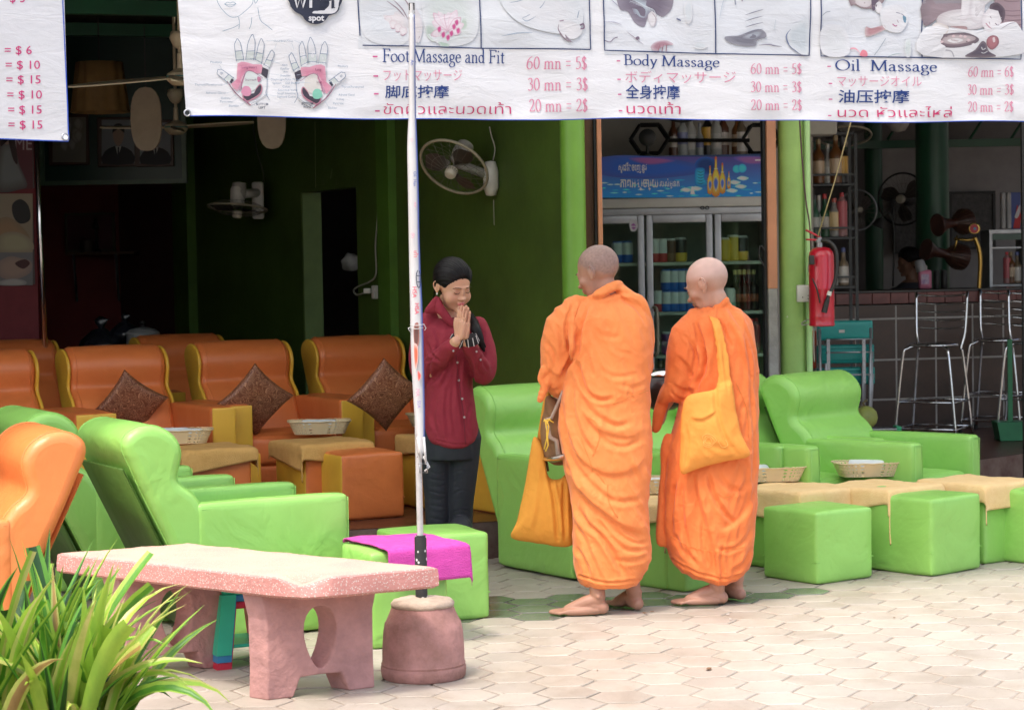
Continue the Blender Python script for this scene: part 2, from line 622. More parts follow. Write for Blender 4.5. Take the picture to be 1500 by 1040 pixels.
for k, off in enumerate((0.15, 2.6, 5.2, 7.8)):
 o = obj('beam', cube(d.length, 0.07, 0.09), M_DGREEN, e)
 o.location = (0, 9.12 + off - 9.4 + 0.05, 2.95 + off * 0.05 - 2.9); o.rotation_euler = (0, 0, rzr)
e = empty('added_diffuser', (0, 9.2, 3.0), 'added pale translucent cloth diffusing sunlight, stretched from the banner line to the shop roof', 'added_diffuser')  # added out-of-view cloth, gives soft top light over monks and chairs
b = MB()
for i in range(61):
 for j in range(9):
  t = i / 60; X = RF[0][0] + (RF[1][0] - RF[0][0]) * t; Y = RF[0][1] + (RF[1][1] - RF[0][1]) * t + 0.12 + 2.4 * j / 8
  b.v.append((X, Y - 9.2, .05 + .04 * j / 8 - .05 * math.sin(PI * j / 8) - .02 * math.sin(PI * (i % 10) / 10))); b.c.append((1, 1, 1))
b.f = [(i * 9 + j, i * 9 + 9 + j, i * 9 + 10 + j, i * 9 + 1 + j) for i in range(60) for j in range(8)]; b.mi = [0] * len(b.f)
b.build('diffuser_cloth', mat('diffuser_cloth', (.84, .86, .80), .8, thin=.92, var=.03), e, smooth=True)
wall('side_wall', (-5.2, 9.4), (-5.2, 22.6), 0.2, 3.9, M_NAVY, 'dark wall closing the massage shop at the far left', th_=0.1)
wall('back_wall', (-5.3, 22.6), (8.6, 22.6), 0.2, 3.9, M_GREYW, 'grey back wall deep behind the bar, in shade')
wall('side_wall', (8.5, 22.6), (8.5, 12.5), 0.2, 3.9, M_GREYW, 'grey wall closing the bar at the far right')
A0 = Vector((-2.82, 18.8, 0)); A1 = Vector((0.31, 12.22, 0))
dn = (A1 - A0).normalized(); WN = Vector((dn.y, -dn.x, 0));
if WN.y > 0: WN = -WN
def GW(px, py, off=0.0):
 p = PLN(px, py, A0, WN)
 return p + WN * off
door_l = GW(443, 400); door_r = GW(524, 400)
sd = lambda p: (p - A0).dot(dn)
s1, s2, LW = sd(Vector((door_l.x, door_l.y, 0))), sd(Vector((door_r.x, door_r.y, 0))), (A1 - A0).length
ztop = GW(490, 277).z
rzw = math.atan2(dn.y, dn.x)
gw = empty('green_wall', (A0.x, A0.y, 0.2), 'long dark green wall with an open doorway and two wall fans', 'wall', rzw)
Wt = 0.10; side = 1 if (Vector((-dn.y, dn.x, 0)).dot(WN) < 0) else -1
def gwpiece(name, a, c, z0, z1, m, t0=0.0, t1=Wt, par=gw):
 b = MB(); b.add(*cube(c - a, t1 - t0, z1 - z0), mtx=Matrix.Translation(((a + c) / 2, side * (t0 + t1) / 2, (z0 + z1) / 2 - 0.2)))
 return b.build(name, m, par)
gwpiece('wall_face', 0, s1, 0.2, 3.6, M_GREENW)
gwpiece('wall_face', s2, LW, 0.2, 3.6, M_GREENW)
gwpiece('lintel', s1, s2, ztop, 3.6, M_GREENW)
gwpiece('door_jamb', s1 + 0.003, s1 + 0.02, 0.2, ztop - 0.003, mat('jamb_green', (0.09, 0.16, 0.03), 0.5), 0.004, Wt + 0.05)
pa = sd(Vector((*GW(566, 400).xy, 0))); pb_ = sd(Vector((*GW(579, 400).xy, 0)))
gwpiece('pilaster', pa, pb_ + 0.05, 0.2, 3.6, mat('pilaster_green', (0.085, 0.20, 0.022), 0.5, var=.2, ns=2), -0.06, -0.002)
pa = sd(Vector((*GW(268, 400).xy, 0)))
gwpiece('pilaster', 0.0, 0.42, 0.2, 3.6, _mats['pilaster_green'], -0.08, -0.002)
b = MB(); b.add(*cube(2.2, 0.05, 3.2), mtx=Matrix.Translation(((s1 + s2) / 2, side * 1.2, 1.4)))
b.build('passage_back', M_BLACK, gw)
b = MB()
for (x0, y0, x1, y1) in ((462, 178, 463, 276), (487, 248, 485, 262)):
 p, q = GW(x0, y0, 0.004), GW(x1, y1, 0.004)
 b.tube([p, q], 0.002, 4)
for (x, y, s_) in ((471, 272, '20'), (492, 271, '21')):
 V, F = text2d(s_)
 p0 = GW(x, y, 0.003)
 b.add([tuple(p0 + dn * (v[0] * 0.07) + Vector((0, 0, v[1] * 0.05))) for v in V], F)
o = b.build('chalk_marks', mat('chalk', (0.16, 0.2, 0.1), 0.9), None, offset=(A0.x, A0.y, 0.2))
o.parent = gw; o.location = (0, 0, 0); o.rotation_euler = (0, 0, -rzw)
def column(px, Y, r, m, label, z1=3.4, group=None):
 p = W(px, 500, Y)
 e = empty('column', (p.x, p.y, 0.0), label, 'column', group=group)
 v, f = lathe([(r, 0), (r, 0.7), (r * 1.002, 0.72), (r, 0.74), (r, z1)], 32)
 obj('shaft', (v, f), m, e, smooth=30)
 return e
c1 = column(843, 12.15, 0.069, M_GREENL, 'lime green round column between the green wall and the drinks fridge')
c2 = column(1163, 13.0, 0.082, mat('faded_green_paint', (0.30, 0.48, 0.13), 0.45, var=0.12, ns=3, bump=0.001, bs=20, speck=((0.45, 0.48, 0.35), 7, 0.05)), 'pale green round column to the right of the fridge with a power socket')
p = W(1181, 300, 12.93)
obj('pipe', lathe([(0.018, 0.0), (0.018, 3.2)], 12), M_GREENP, c2, smooth=30, loc=(p.x - c2.location.x + 0.01, -0.07, 0))
def post(name, x0, x1, Y, m, label, dep=0.08, z0=0.0, z1=3.3, cat='post', yref=400):
 a = W(x0, yref, Y); c = W(x1, yref, Y)
 e = obj(name, rbox(c.x - a.x, dep, z1 - z0, 0.004, 1), m)
 e.location = ((a.x + c.x) / 2, Y + dep / 2, (z0 + z1) / 2)
 return tag(e, label, cat)
post('door_post', 858, 872, 12.3, M_BROWN, 'brown wooden post behind the left green column', 0.2)
post('door_track', 872, 877, 12.26, M_BLACK, 'black shutter track left of the fridge', 0.1)
post('door_trim', 877, 884, 12.24, M_ORP, 'narrow orange trim board left of the drinks fridge')
post('door_track', 1119, 1125, 12.95, M_BLACK, 'black shutter track right of the fridge', 0.1)
e = post('door_trim', 1125, 1139, 12.9, M_ORP, 'orange trim board beside the pale green column, grey cement below', z0=1.42)
post('cement_base', 1125, 1139, 12.9, mat('cement', (0.33, 0.31, 0.29), 0.8, var=0.2, bump=0.003), 'bare grey cement strip under the orange trim', z1=1.42)
a = W(862, 300, 15.9); c = W(1190, 300, 15.9)
wall('alcove_wall', (a.x - 0.6, 15.9), (c.x, 15.9), 0.2, 3.3, M_BEIGE, 'beige wall showing above the drinks fridge')
c_ = W(1186, 300, 15.9)
wall('alcove_wall', (c.x + 0.02, 16.0), (c.x + 0.02, 21.9), 0.2, 3.3, M_BEIGE, 'beige partition between the fridge bay and the bar')
p = W(1200, 180, 14.5)
tag(obj('wall_box', rbox(0.2, 0.25, 0.17, 0.01), M_BEIGE, loc=p), 'pale box high on the wall over the bottle rack', 'box')
pw0 = W(-40, 300, 15.6); pw1 = W(52, 300, 15.6)
pwall = wall('poster_wall', (pw0.x - 1.0, 15.6), (pw1.x, 15.6), 0.2, 3.5, mat('poster_red', (0.22, 0.02, 0.03), 0.6, var=0.1), 'dark red poster wall at the far left with navy base')
o = obj('base_panel', cube(pw1.x - pw0.x + 1.0, 0.01, 0.9), M_NAVY, pwall); o.location = ((pw1.x - pw0.x + 1.0) / 2, -0.008, 0.45 + 0.0)
o.scale = (1, 1, 0.9)
pl = W(59, 350, 14.6)
tag(obj('chrome_pole', tube([W(50, 195, 14.6) - pl, W(50, 60, 14.6) - pl], 0.012, 10), M_CHROME, smooth=True), 'x', 'pole') if False else None
b = MB(); b.tube([W(49, 100, 14.6), W(59, 350, 14.6), W(69, 560, 14.6)], 0.017, 10)
b.build('chrome_pole', M_CHROME, smooth=True, offset=tuple(W(70, 600, 14.6)), label='thin chrome pole left of the red alcove', cat='pole')
rw = W(60, 400, 19.6); rw2 = W(176, 400, 19.6); rw3 = W(300, 400, 19.6)
wall('alcove_wall', (rw.x - 0.8, 19.6), (rw2.x, 19.6), 0.2, 3.3, M_REDW, 'dull red alcove wall that carries the small shelf')
wall('alcove_wall', (rw2.x, 19.6), (rw3.x + 0.6, 19.2), 0.2, 3.3, mat('maroon_wall', (0.05, 0.008, 0.008), 0.6), 'dark maroon wall behind the rice cooker')
hp = W(62, 270, 17.4)
def px_rect_board(name, x0, y0, x1, y1, Y, m, label, cat, th_=0.04, frame=None, fm=None, parent=None):
 a = W(x0, y1, Y); c = W(x1, y0, Y)
 e = empty(name, ((a.x + c.x) / 2, Y, a.z), label, cat) if parent is None else None
 wx, hz = c.x - a.x, c.z - a.z
 o = obj('board', cube(wx, th_, hz), m, e); o.location = (0, th_ / 2, hz / 2)
 if frame:
  for (sx, sz, cx_, cz_) in ((wx + frame, frame, 0, 0), (wx + frame, frame, 0, hz), (frame, hz - frame, -wx / 2, hz / 2), (frame, hz - frame, wx / 2, hz / 2)):
   o = obj('frame_bar', cube(sx, th_ + 0.02, sz), fm or m, e); o.location = (cx_, th_ / 2 - 0.005, cz_)
 return e
px_rect_board('header_panel', 63, -60, 263, 269, 17.4, mat('header_green', (0.008, 0.045, 0.032), 0.35), 'dark green framed header panel carrying portrait pictures', 'panel', frame=0.035, fm=mat('header_frame', (0.09, 0.15, 0.10), 0.4))
# ---- flat prints placed by photo pixels on a plane
class Print:
 def __init__(s, surf, base=0.0018):
  s.s = surf; s.mb = MB(); s.l = 0; s.b = base
 def lift(s):
  s.l += 1
  return s.b + 0.00008 * s.l
 def blob(s, pts, col, edge=None, k=4, closed=True, inner=0.55):
  h = s.lift()
  P = smooth_pts([(p[0], p[1], 0) for p in pts], k, True) if k else [Vector((p[0], p[1], 0)) for p in pts]
  cx = sum(p.x for p in P) / len(P); cy = sum(p.y for p in P) / len(P)
  n = len(P)
  V = []; Cc = []
  for t, cc in ((1.0, edge or col), (inner, col), (0.02, col)):
   for p in P:
    V.append(tuple(s.s(cx + (p.x - cx) * t, cy + (p.y - cy) * t, h))); Cc.append(cc)
  F = []
  for r_ in range(2):
   for i in range(n):
    j = (i + 1) % n
    F.append((r_ * n + i, r_ * n + j, (r_ + 1) * n + j, (r_ + 1) * n + i))
  F.append(tuple(2 * n + i for i in range(n)))
  s.mb.add(V, F, 0, Cc)
 def rect(s, x0, y0, x1, y1, col, nx=6, ny=4, col2=None):
  h = s.lift()
  V = []; Cc = []; F = []
  for j in range(ny + 1):
   for i in range(nx + 1):
    t = j / ny
    V.append(tuple(s.s(x0 + (x1 - x0) * i / nx, y0 + (y1 - y0) * t, h)))
    c2 = col2 or col
    Cc.append(tuple(col[k] * (1 - t) + c2[k] * t for k in range(3)))
  for j in range(ny):
   for i in range(nx):
    a = j * (nx + 1) + i
    F.append((a, a + 1, a + nx + 2, a + nx + 1))
  s.mb.add(V, F, 0, Cc)
 def line(s, pts, wd, col, k=4, taper=False):
  h = s.lift()
  P = smooth_pts([(p[0], p[1], 0) for p in pts], k) if k else [Vector((p[0], p[1], 0)) for p in pts]
  Q = [P[0]]
  for a, c in zip(P[:-1], P[1:]):
   m_ = max(1, int((c - a).length / 12))
   for i in range(1, m_ + 1):
    Q.append(a + (c - a) * (i / m_))
  n = len(Q); V = []
  for i, p in enumerate(Q):
   t = (Q[min(i + 1, n - 1)] - Q[max(i - 1, 0)])
   if t.length < 1e-6: t = Vector((1, 0, 0))
   t.normalize(); nn = Vector((-t.y, t.x, 0))
   ww = wd / 2 * (max(0.25, math.sin(PI * (i + 0.5) / n)) if taper else 1)
   V.append(tuple(s.s(p.x + nn.x * ww, p.y + nn.y * ww, h)))
   V.append(tuple(s.s(p.x - nn.x * ww, p.y - nn.y * ww, h)))
  F = [(2 * i, 2 * i + 2, 2 * i + 3, 2 * i + 1) for i in range(n - 1)]
  s.mb.add(V, F, 0, tuple(col))
 def text(s, t, x0, x1, base, cap, col, base2=None, serif=False, bold=0.0, fixed=None):
  h = s.lift()
  if serif: V, F, heights = serif2d(t)
  else: V, F = text2d(t, bold=bold)
  if not V: return
  xa = min(v[0] for v in V); xb = max(v[0] for v in V)
  capu = 1.0 if serif else (fixed or 0.73)
  base2 = base if base2 is None else base2
  out = []
  for i, v in enumerate(V):
   u = (v[0] - xa) / (xb - xa)
   hh = h + (heights[i] if serif else 0)
   out.append(tuple(s.s(x0 + (x1 - x0) * u, base + (base2 - base) * u - v[1] / capu * cap, hh)))
  s.mb.add(out, F, 0, tuple(col))
 def build(s, name, m, parent, off, **tg):
  o = s.mb.build(name, m, None, offset=off, **tg)
  if parent is not None:
   o.parent = parent
   o.location = (0, 0, 0)
   o.rotation_euler = (0, 0, -parent.rotation_euler.z)
  return o
def _el(cx, cy, rx, ry, n=18):
 return [(cx + rx * math.cos(2 * PI * i / n + 0.4), cy + ry * math.sin(2 * PI * i / n + 0.4)) for i in range(n + 1)]
def _S(pts): return [(p.x, p.y) for p in smooth_pts([(a, b_, 0) for a, b_ in pts], 4)]
GL = {
 'F': (.72, [[(.2, 0), (.2, 1)], [(.2, .97), (.66, .97)], [(.66, .98), (.66, .82)], [(.2, .52), (.54, .52)], [(.54, .6), (.54, .44)], [(.05, .02), (.36, .02)], [(.05, .98), (.25, .98)]]),
 'o': (.62, [_el(.31, .31, .25, .29)]),
 't': (.40, [_S([(.2, .8), (.2, .3), (.21, .1), (.28, .02), (.39, .07)]), [(.05, .6), (.38, .6)]]),
 'M': (1.14, [[(.16, 0), (.2, .98)], [(.2, .98), (.57, .05)], [(.57, .05), (.95, .98)], [(.95, .98), (.99, 0)], [(.03, .02), (.29, .02)], [(.86, .02), (1.12, .02)], [(.08, .98), (.22, .98)], [(.93, .98), (1.08, .98)]]),
 'a': (.56, [_S([(.1, .48), (.2, .6), (.33, .59), (.39, .45), (.39, .12), (.46, .02), (.55, .06)]), _S([(.39, .38), (.2, .32), (.09, .17), (.15, .04), (.28, .03), (.39, .13)])]),
 's': (.46, [_S([(.36, .48), (.28, .6), (.14, .56), (.12, .44), (.25, .33), (.38, .2), (.33, .06), (.2, .01), (.08, .12)])]),
 'g': (.55, [_el(.27, .42, .17, .19), _S([(.16, .26), (.1, .17), (.2, .08), (.42, .04), (.5, -.1), (.42, -.27), (.22, -.32), (.06, -.22), (.1, -.08), (.22, .02)]), [(.4, .55), (.55, .58)]]),
 'e': (.54, [[(.1, .36), (.46, .37)], _S([(.46, .37), (.42, .54), (.3, .61), (.15, .54), (.08, .32), (.13, .12), (.28, .02), (.46, .12)])]),
 'n': (.62, [[(.15, 0), (.15, .6)], _S([(.15, .46), (.27, .58), (.39, .58), (.46, .44), (.46, .2), (.46, 0)]), [(.04, .02), (.27, .02)], [(.36, .02), (.58, .02)], [(.04, .59), (.15, .59)]]),
 'm': (.94, [[(.15, 0), (.15, .6)], _S([(.15, .46), (.27, .58), (.39, .58), (.46, .44), (.46, .2), (.46, 0)]), _S([(.46, .46), (.58, .58), (.7, .58), (.77, .44), (.77, .2), (.77, 0)]), [(.04, .02), (.27, .02)], [(.36, .02), (.57, .02)], [(.67, .02), (.9, .02)]]),
 'd': (.60, [[(.45, 1.05), (.45, .02)], _el(.27, .3, .19, .28), [(.35, 1.03), (.45, 1.04)], [(.45, .02), (.57, .03)]]),
 'i': (.30, [[(.15, 0), (.15, .6)], [(.15, .82), (.15, .93)], [(.04, .02), (.27, .02)], [(.04, .59), (.15, .59)]]),
 'l': (.30, [[(.15, 0), (.15, 1.05)], [(.04, .02), (.27, .02)], [(.04, 1.03), (.15, 1.04)]]),
 'B': (.74, [[(.2, 0), (.2, 1)], _S([(.2, .98), (.42, .97), (.54, .85), (.54, .66), (.42, .54), (.2, .52)]), _S([(.2, .52), (.48, .53), (.64, .42), (.64, .18), (.5, .04), (.2, .02)]), [(.05, .02), (.2, .02)], [(.05, .98), (.2, .98)]]),
 'y': (.56, [[(.1, .6), (.31, .04)], _S([(.5, .6), (.31, .04), (.2, -.25), (.07, -.3)]), [(.02, .59), (.2, .59)], [(.42, .59), (.57, .59)]]),
 'O': (.98, [_el(.48, .5, .41, .48, 24)]),
 '6': (.60, [_el(.3, .31, .22, .29), _S([(.1, .34), (.14, .65), (.3, .88), (.5, .98)])]),
 '0': (.60, [_el(.3, .49, .21, .47, 22)]),
 '3': (.56, [_S([(.12, .85), (.25, .97), (.42, .9), (.42, .68), (.26, .54)]), _S([(.26, .54), (.46, .44), (.46, .15), (.28, .01), (.1, .08)])]),
 '2': (.58, [_S([(.1, .75), (.2, .95), (.4, .93), (.46, .72), (.36, .45), (.1, .04)]), [(.1, .04), (.5, .04)], [(.5, .04), (.52, .16)]]),
 '5': (.56, [[(.18, .95), (.46, .97)], [(.18, .95), (.15, .55)], _S([(.15, .55), (.38, .56), (.48, .35), (.42, .12), (.25, .01), (.08, .07)])]),
 '$': (.56, [_S([(.44, .78), (.34, .92), (.16, .88), (.12, .7), (.26, .52), (.43, .35), (.4, .1), (.24, .02), (.08, .14)]), [(.27, -.08), (.27, 1.04)]]),
 '=': (.62, [[(.1, .60), (.52, .60)], [(.1, .27), (.52, .27)]]),
 '-': (.4, [[(.05, .33), (.34, .33)]]),
 ' ': (.30, []),
}
def serif2d(t, thick=.11, thin=.055):
 V = []; F = []; H = []; x = 0; k = 0
 for ch in t:
  adv, st = GL.get(ch, (.3, []))
  for s_ in st:
   k += 1
   n = len(s_); o = len(V)
   for i, p in enumerate(s_):
    a = s_[max(i - 1, 0)]; c = s_[min(i + 1, n - 1)]
    dx, dy = c[0] - a[0], c[1] - a[1]; L_ = math.hypot(dx, dy) or 1
    dx /= L_; dy /= L_
    wd = thin + (thick - thin) * abs(dy * 0.97 - dx * 0.25) ** 1.4
    V.append((x + p[0] - dy * wd / 2, p[1] + dx * wd / 2)); V.append((x + p[0] + dy * wd / 2, p[1] - dx * wd / 2))
    H += [k % 5 * 0.00008] * 2
   F += [(o + 2 * i, o + 2 * i + 2, o + 2 * i + 3, o + 2 * i + 1) for i in range(n - 1)]
  x += adv
 return V, F, H
def planar(p0, n):
 n = Vector(n)
 return lambda px, py, h: PLN(px, py, p0, n) + n * h
Z3 = Vector((0, -1, 0))
# ---- portraits on the header (plain generic sitters) and posters on the left wall
def portrait(x0, y0, x1, y1, kind, label):
 Y = 17.38
 pa_ = W((x0 + x1) / 2, y1, Y)
 e = empty('portrait', (pa_.x, Y, pa_.z), label, 'picture')
 a = W(x0, y1, Y); c = W(x1, y0, Y)
 wx, hz = c.x - a.x, c.z - a.z
 o = obj('picture_frame', rbox(wx + 0.05, 0.03, hz + 0.05, 0.006, 1), mat('frame_brown', (0.07, 0.03, 0.02), 0.4), e); o.location = (0, 0.0, hz / 2)
 pr = Print(planar((0, Y - 0.018, 0), Z3))
 sx = lambda t: x0 + (x1 - x0) * t
 sy = lambda t: y0 + (y1 - y0) * t
 G_ = (.22, .24, .26) if kind != 2 else (.18, .17, .14)
 pr.rect(x0, y0, x1, y1, G_)
 if kind == 0 or kind == 1:
  pr.blob([(sx(.02), sy(1)), (sx(.1), sy(.72)), (sx(.4), sy(.6)), (sx(.6), sy(.6)), (sx(.92), sy(.72)), (sx(.98), sy(1))], (.02, .02, .025), k=2)
  pr.blob([(sx(.42), sy(.6)), (sx(.5), sy(.85)), (sx(.6), sy(.6))], (.5, .5, .48), k=0)
  pr.line([(sx(.51), sy(.62)), (sx(.51), sy(.9))], 2.5, (.02, .02, .03))
  pr.blob([(sx(.34), sy(.35)), (sx(.4), sy(.18)), (sx(.6), sy(.17)), (sx(.68), sy(.35)), (sx(.62), sy(.52)), (sx(.5), sy(.6)), (sx(.39), sy(.52))], (.35, .25, .2))
  pr.blob([(sx(.33), sy(.3)), (sx(.36), sy(.14)), (sx(.52), sy(.08)), (sx(.67), sy(.15)), (sx(.69), sy(.3)), (sx(.6), sy(.2)), (sx(.42), sy(.2))], (.04, .04, .04))
 else:
  for q in range(9):
   cx_, cy_ = sx(random.uniform(.2, .8)), sy(random.uniform(.15, .8))
   pr.blob([(cx_ - 6, cy_), (cx_, cy_ - 9), (cx_ + 6, cy_ - 2), (cx_ + 2, cy_ + 9)], (.32, .31, .28), (.2, .19, .16))
 pr.build('print', M_PRINT, e, tuple(e.location))
portrait(77, 172, 126, 238, 2, 'pale framed picture at the left of the green header panel')
portrait(149, 176, 197, 240, 0, 'framed portrait of a man in dark suit and tie on the header')
portrait(205, 180, 250, 240, 1, 'framed portrait behind the hanging fan blade, right end of header')
def poster(x0, y0, x1, y1, kind, label):
 Y = 15.58
 a = W(x0, y1, Y); c = W(x1, y0, Y)
 e = empty('poster', ((a.x + c.x) / 2, Y, a.z), label, 'poster')
 o = obj('board', cube(c.x - a.x, 0.01, c.z - a.z), mat('poster_board', (.1, .08, .08), .5), e); o.location = (0, -0.005, (c.z - a.z) / 2)
 pr = Print(planar((0, Y - 0.012, 0), Z3))
 if kind == 0:
  pr.rect(x0, y0, x1, y1, (.12, .03, .04))
  pr.text('ME', 22, 47, 220, 20, (.4, .3, .3))
  pr.blob([(0, 215), (10, 205), (22, 215), (28, 240), (40, 270), (30, 278), (-5, 278)], (.2, .22, .22), (.1, .08, .08))
  pr.blob([(4, 196), (12, 190), (18, 200), (12, 212), (5, 208)], (.3, .2, .16))
  pr.blob([(0, 200), (6, 186), (16, 186), (22, 205), (26, 240), (18, 230), (14, 196), (6, 196), (2, 215)], (.04, .02, .02))
 else:
  pr.rect(x0, y0, x1, y1, (.34, .28, .20))
  pr.blob([(18, 300), (30, 292), (42, 302), (44, 322), (30, 328), (20, 318)], (.03, .03, .03))
  pr.blob([(-10, 330), (10, 318), (30, 330), (44, 350), (30, 365), (-10, 368)], (.38, .24, .14), (.3, .22, .14))
  pr.blob([(0, 345), (25, 340), (46, 352), (46, 368), (0, 369)], (.42, .38, .24), (.34, .28, .20))
  pr.rect(x0, 370, x1, y1, (.20, .19, .20))
  pr.blob([(-5, 388), (12, 376), (30, 378), (46, 384), (44, 400), (20, 410), (0, 405)], (.40, .28, .22), (.3, .22, .2))
  pr.blob([(22, 386), (36, 380), (44, 386), (34, 394)], (.08, .03, .03))
  pr.blob([(0, 412), (20, 408), (38, 412), (34, 418), (0, 418)], (.45, .42, .4), (.3, .28, .28))
 pr.build('print', M_PRINT, e, tuple(e.location))
poster(-30, 180, 48, 277, 0, 'upper red poster with a woman in a pale dress')
poster(-30, 284, 48, 418, 1, 'massage photo poster on the red wall, lower of two')
# ================================================================= SEATS AND STREET-SIDE THINGS
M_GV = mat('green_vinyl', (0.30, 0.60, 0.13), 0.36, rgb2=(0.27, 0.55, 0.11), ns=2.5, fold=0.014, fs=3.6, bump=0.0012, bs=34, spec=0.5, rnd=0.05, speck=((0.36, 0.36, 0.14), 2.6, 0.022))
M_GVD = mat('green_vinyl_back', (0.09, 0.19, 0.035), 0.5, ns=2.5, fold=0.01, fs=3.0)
M_OV = mat('orange_vinyl', (0.72, 0.20, 0.055), 0.38, rgb2=(0.64, 0.165, 0.045), ns=2.5, fold=0.010, fs=3.0, bump=0.0008, bs=120, rnd=0.05)
M_OVB = mat('bright_orange_vinyl', (0.82, 0.26, 0.07), 0.36, rgb2=(0.76, 0.23, 0.06), ns=2.5, fold=0.012, fs=3.0, bump=0.0008, bs=120)
M_YV = mat('yellow_vinyl', (0.76, 0.45, 0.05), 0.4, rgb2=(0.68, 0.38, 0.04), ns=2.5, fold=0.008, fs=4.0)
M_TAN = mat('tan_towel', (0.66, 0.38, 0.12), 0.95, rgb2=(0.58, 0.32, 0.09), ns=14, bump=0.004, bs=170)
M_PEACH = mat('peach_towel', (0.88, 0.62, 0.30), 0.95, rgb2=(0.82, 0.54, 0.24), ns=14, bump=0.004, bs=170)
M_PINK = mat('pink_towel', (0.62, 0.07, 0.37), 0.95, rgb2=(0.52, 0.05, 0.30), ns=14, bump=0.005, bs=170)
M_BASKET = mat('basket_cream', (0.78, 0.62, 0.36), 0.5, var=0.06)
M_WTOWEL = mat('white_towel', (0.72, 0.74, 0.72), 0.9, var=0.05, bump=0.002, bs=140)
BACKP = [(-.02, .015), (-.065, .11), (-.15, .29), (-.24, .475), (-.32, .64), (-.375, .765), (-.41, .85), (-.395, .905), (-.33, .94), (-.25, .935), (-.18, .89), (-.15, .83), (-.155, .775), (-.170, .715),
   (-.150, .68), (-.10, .64), (-.05, .57), (0, .48), (.035, .39), (.07, .28), (.10, .18), (.12, .10), (.12, .015), (.05, .008)]
BACKS = [(p.x, p.y) for p in smooth_pts([(a, c, 0) for a, c in BACKP], 3, True)]
_armc = {}
def armchair(kind, loc, rz, label, group, w_=0.70, h=1.0, cat='armchair'):
 aw = .098
 if kind == 'orange': w_, aw = .86, .145
 mB, mS, mA = {'green': (M_GV, M_GV, M_GV), 'orange': (M_OV, M_YV, M_OV), 'bright': (M_OVB, M_OVB, M_OVB)}[kind]
 e = empty('armchair', loc, label, cat, rz, group)
 if kind not in _armc:
  _armc[kind] = {}
  d = _armc[kind]
  bw = w_ - 0.01 if kind != 'orange' else .60
  d['backrest'] = (profile_solid(BACKS, bw, 0.045, 5, 0.004), mB)
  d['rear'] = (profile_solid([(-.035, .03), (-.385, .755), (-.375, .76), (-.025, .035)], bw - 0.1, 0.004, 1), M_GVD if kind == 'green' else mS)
  b = MB()
  pp__ = [(x, z) for x, z in BACKS if z > .06]
  for s_ in (-1, 1): b.tube([(x, s_ * (bw / 2 - .040), z) for x, z in pp__], .0032, 5)
  d['pipe'] = ((b.v, b.f), mB)
  b = MB(); q_ = aw / 2 - .012
  b.tube([(.3515, -q_, -.27), (.3515, -q_, .278), (.3515, q_, .278), (.3515, q_, -.27)], .0024, 5); b.tube([(-.33, -aw / 2 + .001, .268), (.335, -aw / 2 + .001, .268)], .002, 5); b.tube([(-.33, aw / 2 - .001, .268), (.335, aw / 2 - .001, .268)], .002, 5)
  d['stitch'] = ((b.v, b.f), mA)
  d['seat'] = (pbox(0.56, w_ - 2 * aw - .004, 0.17, 0.03, (0.01, 0.0, 0.02), wr=0.003), mB)
  d['base'] = (pbox(0.54, w_ - 2 * aw - .008, 0.22, 0.02, (0.004, 0, 0)), mB)
  d['arm'] = (pbox(0.70, aw, 0.585, 0.022, (0.004, 0.006, 0.004), wr=0.002), mA)
  d['front'] = (pbox(0.012, aw - .004, 0.578, 0.005, (0.004, 0, 0)), M_YV)
  d['side'] = (profile_solid([(x * 0.98 - 0.004, z * 0.985 + .004) for x, z in BACKS], 0.02, 0.008, 2, 0), M_YV)
 D = _armc[kind]
 def put(key, name, loc_):
  vf, m_ = D[key]
  if 'me' not in D.setdefault('_' + key, {}):
   o = obj(name, vf, m_, e, smooth=50 if key in ('backrest', 'side') else True)
   D['_' + key]['me'] = o.data
  else:
   o = bpy.data.objects.new(name, D['_' + key]['me']); link(o, e)
  o.location = loc_
  return o
 put('backrest', 'backrest', (0, 0, 0))
 put('pipe', 'piping', (0, 0, 0))['kind'] = 'stuff'
 put('rear', 'rear_panel', (-0.022, 0, 0.002))
 put('seat', 'seat', (0.30, 0, 0.315))
 put('base', 'base', (0.30, 0, 0.12))
 for s_ in (-1, 1):
  put('arm', 'armrest', (0.255, s_ * (w_ / 2 - aw / 2), 0.305))
  if kind != 'orange': put('stitch', 'arm_seam', (0.255, s_ * (w_ / 2 - aw / 2), 0.305))['kind'] = 'stuff'
  if kind == 'orange':
   put('front', 'arm_front', (0.618, s_ * (w_ / 2 - aw / 2), 0.305))
   put('side', 'side_panel', (0, s_ * .308, 0.0))
 return e
def yawrot(yaw): return R(yaw - 90)
def place(px, py, z, local, yaw):
 p = G(px, py, z); a = yawrot(yaw)
 lx, ly = local
 return Vector((p.x - (lx * math.cos(a) - ly * math.sin(a)), p.y - (lx * math.sin(a) + ly * math.cos(a)), 0)), a
gr = 'green armchairs in the right-hand row'
l, a = place(738, 832, 0, (-.03, -.35), 33)
chairA = armchair('green', l, a, 'lime green armchair at the left end of the row, behind the first monk', gr)
l, a = place(1160, 651, .6, (.61, .35), 42)
armchair('green', l, a, 'lime green armchair mostly hidden behind the two monks', gr)
l, a = place(1300, 641, .6, (.61, .35), 45)
armchair('green', l, a, 'lime green armchair just right of the older monk, bag in front of its back', gr)
l, a = place(1437, 636, .6, (.61, .35), 48)
armchair('green', l, a, 'lime green armchair at the right end of the row below the teal folding chairs', gr)
gl = 'armchairs by the stone bench'
l, a = place(512, 722, .6, (.61, -.35), 118)
armchair('green', l, a, 'lime green armchair facing right behind the stone bench', gl)
l2 = Vector((l.x - 0.62, l.y + 0.95, 0))
armchair('green', l2, a, 'lime green armchair behind the one at the stone bench, mostly hidden', gl)
a0 = yawrot(-66); pp = W(131, 655, 8.95)
lx, ly = -.42, .345
